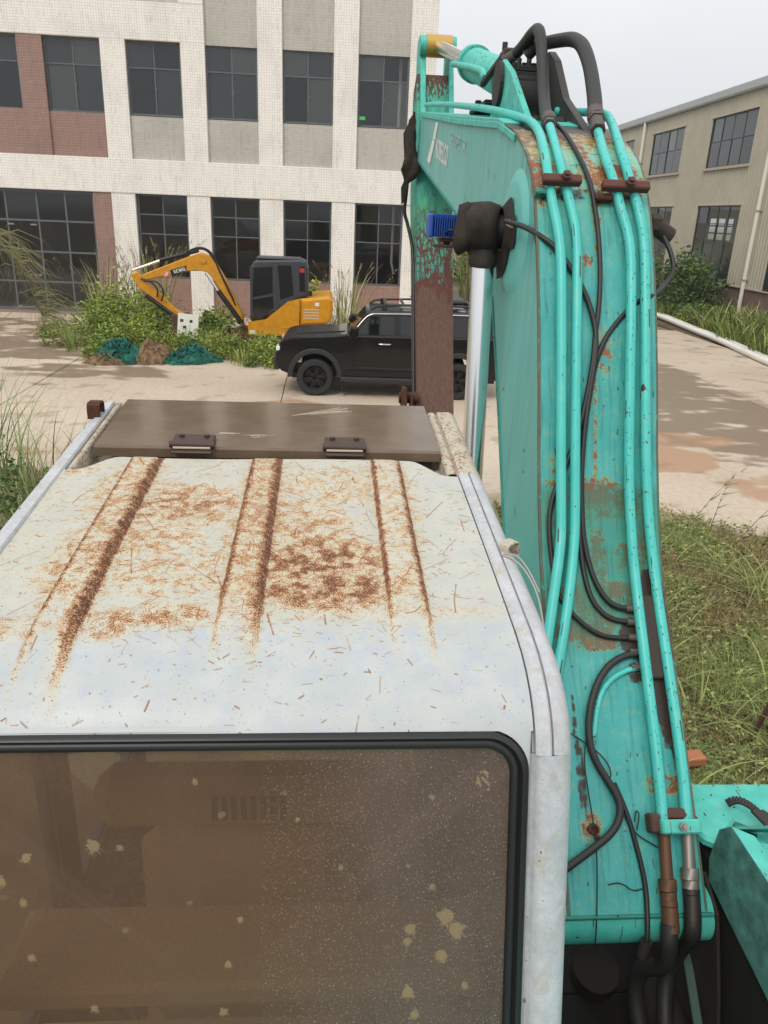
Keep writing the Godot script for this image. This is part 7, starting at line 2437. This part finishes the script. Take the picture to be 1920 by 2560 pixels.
func cloth_tube(s: SurfaceTool, pts: Array, rs: Array, sd: int, seg := 26, rough := 0.014) -> void:
	var n := FastNoiseLite.new()
	n.seed = sd
	n.frequency = 9.0
	n.fractal_octaves = 3
	s.set_smooth_group(1)
	var rings := []
	var N := pts.size()
	for k in N:
		var d: Vector3 = (pts[mini(k + 1, N - 1)] - pts[maxi(k - 1, 0)]).normalized()
		var x := d.cross(Vector3(0, 0.3, 1)).normalized()
		var y := d.cross(x)
		var r := []
		for j in seg:
			var a := TAU * j / seg
			var p: Vector3 = pts[k] + (x * cos(a) + y * sin(a)) * rs[k]
			r.append(p + (x * cos(a) + y * sin(a)) * n.get_noise_3d(p.x, p.y, p.z) * rough * 1.8)
		rings.append(r)
	for k in N - 1:
		for j in seg:
			var m := (j + 1) % seg
			quad(s, rings[k][j], rings[k + 1][j], rings[k + 1][m], rings[k][m])
	s.set_smooth_group(-1)


func make_cloths() -> void:
	# black cloth bound round the cylinder head
	var c := thing("oily_cloth_wrap", "oily black cloth wrapped round the head of the bright cylinder rod beside the blue lamp", "cloth", Vector3(0.69, 3.35, -3.62))
	var o := -Vector3(0.69, 3.35, -3.62)
	var s := mb()
	cloth_tube(s, [Vector3(0.69, 3.395, -3.60), Vector3(0.69, 3.41, -3.60), Vector3(0.69, 3.44, -3.605), Vector3(0.69, 3.48, -3.61), Vector3(0.69, 3.53, -3.62)], [0.058, 0.064, 0.060, 0.066, 0.075], 1)
	cloth_tube(s, [Vector3(0.600, 3.555, -3.62), Vector3(0.602, 3.555, -3.62), Vector3(0.625, 3.557, -3.62), Vector3(0.66, 3.56, -3.62), Vector3(0.70, 3.56, -3.62), Vector3(0.745, 3.56, -3.62), Vector3(0.765, 3.56, -3.61)], [0.02, 0.085, 0.105, 0.110, 0.108, 0.100, 0.09], 2)
	obj("sleeve", s, M.oily_cloth, c).position = o
	s = mb()
	cloth_tube(s, [Vector3(0.572, 3.445, -3.60), Vector3(0.585, 3.47, -3.60), Vector3(0.59, 3.52, -3.60), Vector3(0.60, 3.58, -3.61), Vector3(0.615, 3.635, -3.61), Vector3(0.625, 3.655, -3.61)], [0.010, 0.034, 0.042, 0.045, 0.036, 0.012], 3, 18, 0.02)
	obj("loose_flap", s, M.oily_cloth, c).position = o
	s = mb()
	# skirt against the boom, its point hanging down
	var ring_a := []
	var ring_b := []
	for k in 24:
		var a := TAU * k / 24
		ring_a.append(Vector3(0.755, 3.555 + cos(a) * 0.09, -3.60 + sin(a) * 0.09))
		var r := 0.105 + 0.020 * cos(a * 3.0 + 1.0) + 0.03 * maxf(0.0, cos(a - 0.6)) + 0.115 * pow(maxf(0.0, -cos(a - 0.45)), 6.0) + 0.012 * sin(a * 7.0)
		ring_b.append(Vector3(0.774, 3.548 + cos(a) * r, -3.53 + sin(a) * r * 1.15))
	s.set_smooth_group(1)
	for k in 24:
		var m := (k + 1) % 24
		quad(s, ring_a[k], ring_b[k], ring_b[m], ring_a[m])
	obj("skirt", s, M.oily_cloth, c).position = o
	s = mb()
	cyl(s, Vector3(0.752, 3.588, -3.44), Vector3(0.768, 3.577, -3.405), 0.014, 12)
	obj("cable_ring", s, M.yellow_ring, c).position = o
	# torn rag and hose at the boom nose
	var rg := thing("torn_rag", "torn black rag hanging with a hose from the left end of the teal boom", "rag", Vector3(0.74, 3.5, -7.7))
	o = -Vector3(0.74, 3.5, -7.7)
	s = mb()
	cloth_tube(s, [Vector3(0.76, 4.46, -7.72), Vector3(0.745, 4.38, -7.72), Vector3(0.73, 4.28, -7.71), Vector3(0.735, 4.2, -7.70), Vector3(0.728, 4.12, -7.70), Vector3(0.735, 4.05, -7.70), Vector3(0.74, 3.98, -7.70), Vector3(0.73, 3.92, -7.7), Vector3(0.72, 3.87, -7.7)], [0.02, 0.04, 0.035, 0.045, 0.04, 0.075, 0.085, 0.06, 0.03], 5, 18, 0.04)
	obj("rag", s, M.oily_cloth, rg).position = o
	s = mb()
	prism(s, pv([0.70, 3.93, 0.66, 3.83, 0.67, 3.68, 0.70, 3.72, 0.735, 3.90]), 0.015, Transform3D(Basis(), Vector3(0, 0, -7.69)), 0.003)
	prism(s, pv([0.77, 4.17, 0.80, 4.12, 0.805, 3.98, 0.76, 3.96]), 0.02, Transform3D(Basis(), Vector3(0, 0, -7.70)), 0.003)
	obj("rag_tail", s, M.cable_black, rg).position = o
	s = mb()
	tube(s, chaikin([Vector3(0.725, 3.95, -7.71), Vector3(0.712, 3.75, -7.71), Vector3(0.70, 3.62, -7.71), Vector3(0.74, 3.52, -7.70), Vector3(0.79, 3.31, -7.62), Vector3(0.80, 3.1, -7.48), Vector3(0.795, 2.7, -7.25), Vector3(0.79, 2.3, -7.0), Vector3(0.79, 1.9, -6.75)], 2), 0.016, 8)
	obj("hose", s, M.cable_black, rg).position = o


func make_deck() -> void:
	# right hand deck with rounded rear lip
	var s := mb()
	var pl := pv([1.29, -2.215, 3.2, -2.18, 3.2, -0.7, 1.62, -1.75, 1.50, -1.98, 1.43, -2.03, 1.36, -1.965, 1.315, -1.925, 1.28, -1.95, 1.262, -2.0])
	prism(s, pl, 0.04, Transform3D(Basis(Vector3(1, 0, 0), Vector3(0, 0, 1), Vector3(0, -1, 0)), Vector3(0, 1.70, 0)), 0.010)
	var deck := ex("deck_cover", s, M.teal)
	s = mb()
	box(s, Vector3(1.42, 1.0, -2.19), Vector3(3.15, 1.658, -2.12), 0.02)
	box(s, Vector3(3.1, 1.0, -2.1), Vector3(3.16, 1.658, 0.5), 0.02)
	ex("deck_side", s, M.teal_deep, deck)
	# side plate of the pump bay: face to the left, folded top edge
	s = mb()
	prism_x(s, [-1.915, 1.765, -1.86, 1.83, -0.2, 1.83, -0.2, 1.50, -1.50, 1.515, -1.905, 1.56, -1.93, 1.63], 1.30, 1.312, 0.002)
	var side := ex("side_plate", s, M.teal_dusty)
	s = mb()
	var lip := [Vector3(1.30, 1.833, -1.855), Vector3(1.30, 1.833, -0.2), Vector3(1.37, 1.812, -0.2), Vector3(1.37, 1.812, -1.835)]
	for q in [lip]:
		plate(s, q)
		quad(s, q[3], q[2], q[2] - Vector3(-0.006, 0.02, 0), q[3] - Vector3(-0.006, 0.02, 0))
		quad(s, q[0], q[3], q[3] - Vector3(0, 0.02, 0), q[0] - Vector3(0, 0.02, 0))
	ex("folded_edge", s, M.teal, side)
	s = mb()
	plate(s, [Vector3(1.376, 1.79, -1.83), Vector3(1.376, 1.79, -0.2), Vector3(1.62, 1.72, -0.2), Vector3(1.62, 1.72, -1.86), Vector3(1.46, 1.73, -1.95)])
	ex("bay_cover", s, M.teal, side)
	s = mb()
	prism_x(s, [-1.915, 1.765, -1.86, 1.83, -1.852, 1.825, -1.905, 1.76], 1.3125, 1.50, 0.001)
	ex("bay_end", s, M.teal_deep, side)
	# bent black hook
	s = mb()
	var hk := chaikin([Vector3(1.405, 1.74, -2.06), Vector3(1.43, 1.765, -2.055), Vector3(1.465, 1.765, -2.025), Vector3(1.485, 1.755, -1.985), Vector3(1.50, 1.745, -1.955)], 2)
	for k in hk.size() - 1: bar(s, hk[k], hk[k + 1], 0.028, 0.010, Vector3(0.2, 1, 0.5), 0.002)
	prism(s, pv([1.455, -2.0, 1.50, -2.005, 1.55, -1.93, 1.53, -1.90, 1.47, -1.93]), 0.012, Transform3D(Basis(Vector3(1, 0, 0), Vector3(0, 0, 1), Vector3(0, -1, 0)), Vector3(0, 1.765, 0)), 0.003)
	ex("latch_hook", s, M.dark_steel, deck)
	s = mb()
	cyl(s, Vector3(1.51, 1.765, -1.945), Vector3(1.60, 1.765, -1.92), 0.014, 10)
	cyl(s, Vector3(1.525, 1.76, -1.91), Vector3(1.61, 1.76, -1.885), 0.012, 10)
	ex("latch_pin", s, M.zinc, deck)
	# boom foot brackets, bay floor, hood under the viewer, frames
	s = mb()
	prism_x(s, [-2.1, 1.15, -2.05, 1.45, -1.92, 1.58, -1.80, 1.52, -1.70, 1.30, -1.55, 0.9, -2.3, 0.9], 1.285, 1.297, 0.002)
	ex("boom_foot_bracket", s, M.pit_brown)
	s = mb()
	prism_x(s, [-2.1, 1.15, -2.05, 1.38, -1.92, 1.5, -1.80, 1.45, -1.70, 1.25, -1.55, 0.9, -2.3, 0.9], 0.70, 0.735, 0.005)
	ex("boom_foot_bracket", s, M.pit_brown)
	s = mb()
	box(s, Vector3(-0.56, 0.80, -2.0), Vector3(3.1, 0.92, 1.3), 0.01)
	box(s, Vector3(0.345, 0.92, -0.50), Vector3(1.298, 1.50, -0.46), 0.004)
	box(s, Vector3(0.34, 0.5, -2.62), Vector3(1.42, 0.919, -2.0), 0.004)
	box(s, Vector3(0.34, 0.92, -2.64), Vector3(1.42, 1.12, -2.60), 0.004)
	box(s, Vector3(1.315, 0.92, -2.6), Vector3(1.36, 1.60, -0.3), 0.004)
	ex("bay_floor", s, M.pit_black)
	s = mb()
	cyl(s, Vector3(1.16, 1.05, -1.3), Vector3(1.26, 0.95, -2.05), 0.075, 18)
	cyl(s, Vector3(1.02, 0.97, -2.02), Vector3(1.02, 1.04, -2.0), 0.085, 24)
	box(s, Vector3(0.36, 0.93, -1.5), Vector3(0.75, 1.1, -0.9), 0.02)
	ex("swivel_joint", s, M.pit_brown)
	s = mb()
	bar(s, Vector3(1.292, 1.30, -2.0), Vector3(1.22, 1.0, -1.45), 0.03, 0.012, Vector3.UP, 0.003)
	ex("stay", s, M.bracket_teal)
	s = mb()
	box(s, Vector3(-0.56, 0.93, -0.40), Vector3(3.0, 1.95, 1.6), 0.05)
	ex("engine_hood", s, M.teal)
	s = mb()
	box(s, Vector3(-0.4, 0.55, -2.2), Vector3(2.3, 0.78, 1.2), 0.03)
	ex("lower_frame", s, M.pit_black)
	for x in [-0.55, 2.0]:
		s = mb()
		prism_x(s, arc(-3.0, 0.40, 0.38, PI / 2, PI * 1.5, 8) + arc(1.2, 0.40, 0.38, -PI / 2, PI / 2, 8), x, x + 0.5, 0.02)
		var tr := ex("track", s, M.brown_steel)
		s = mb()
		for k in 24: box(s, Vector3(x - 0.01, 0.765, -3.0 + k * 0.18), Vector3(x + 0.51, 0.80, -2.9 + k * 0.18), 0.01)
		ex("track_shoes", s, M.rust, tr)


func make_excavator() -> void:
	mat("rust_red", lin(0.11, 0.035, 0.024), 0.75)
	mat("crimp_grey", lin(0.10, 0.085, 0.075), 0.6, 0.2)
	mat("greasy_steel", lin(0.040, 0.028, 0.021), 0.75)
	mat("bracket_dark", lin(0.055, 0.050, 0.045), 0.6)
	mat("bracket_teal", lin(0.05, 0.10, 0.085), 0.7)
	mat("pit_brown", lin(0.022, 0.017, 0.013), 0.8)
	mat("boom_plain", lin(0.15, 0.53, 0.48), 0.45)
	EX = thing("old_excavator", "old teal excavator with rusty white cab roof and raised boom, filling the foreground", "excavator", EXP)
	make_cab()
	make_boom()
	make_deck()
	make_cloths()


func _ready() -> void:
	# camera: held above the engine hood, looking forward past the cab
	var cam := Camera3D.new()
	cam.name = "camera"
	cam.position = Vector3(0, 3.6, 0)
	cam.basis = Basis(Vector3.UP, deg_to_rad(-4.7)) * Basis(Vector3.RIGHT, deg_to_rad(-21.0)) * Basis(Vector3(0, 0, 1), deg_to_rad(2.45))
	cam.fov = rad_to_deg(2.0 * atan(1280.0 / 1940.0))
	cam.near = 0.05
	cam.far = 2000.0
	add_child(cam)
	cam.current = true
	make_sky()
	# veiled sun, high behind the left shoulder
	var sun := DirectionalLight3D.new()
	sun.name = "sun"
	sun.light_color = Color(1.0, 0.965, 0.91)
	sun.light_energy = 0.5
	sun.light_angular_distance = 22.0
	sun.shadow_enabled = true
	sun.rotation = Vector3(deg_to_rad(-50), deg_to_rad(-32), 0)
	sun.sky_mode = DirectionalLight3D.SKY_MODE_LIGHT_ONLY
	add_child(sun)
	make_materials()
	make_ground()
	make_building()
	make_shed()
	make_plants()
	make_heap()
	make_car()
	make_mini()
	make_excavator()
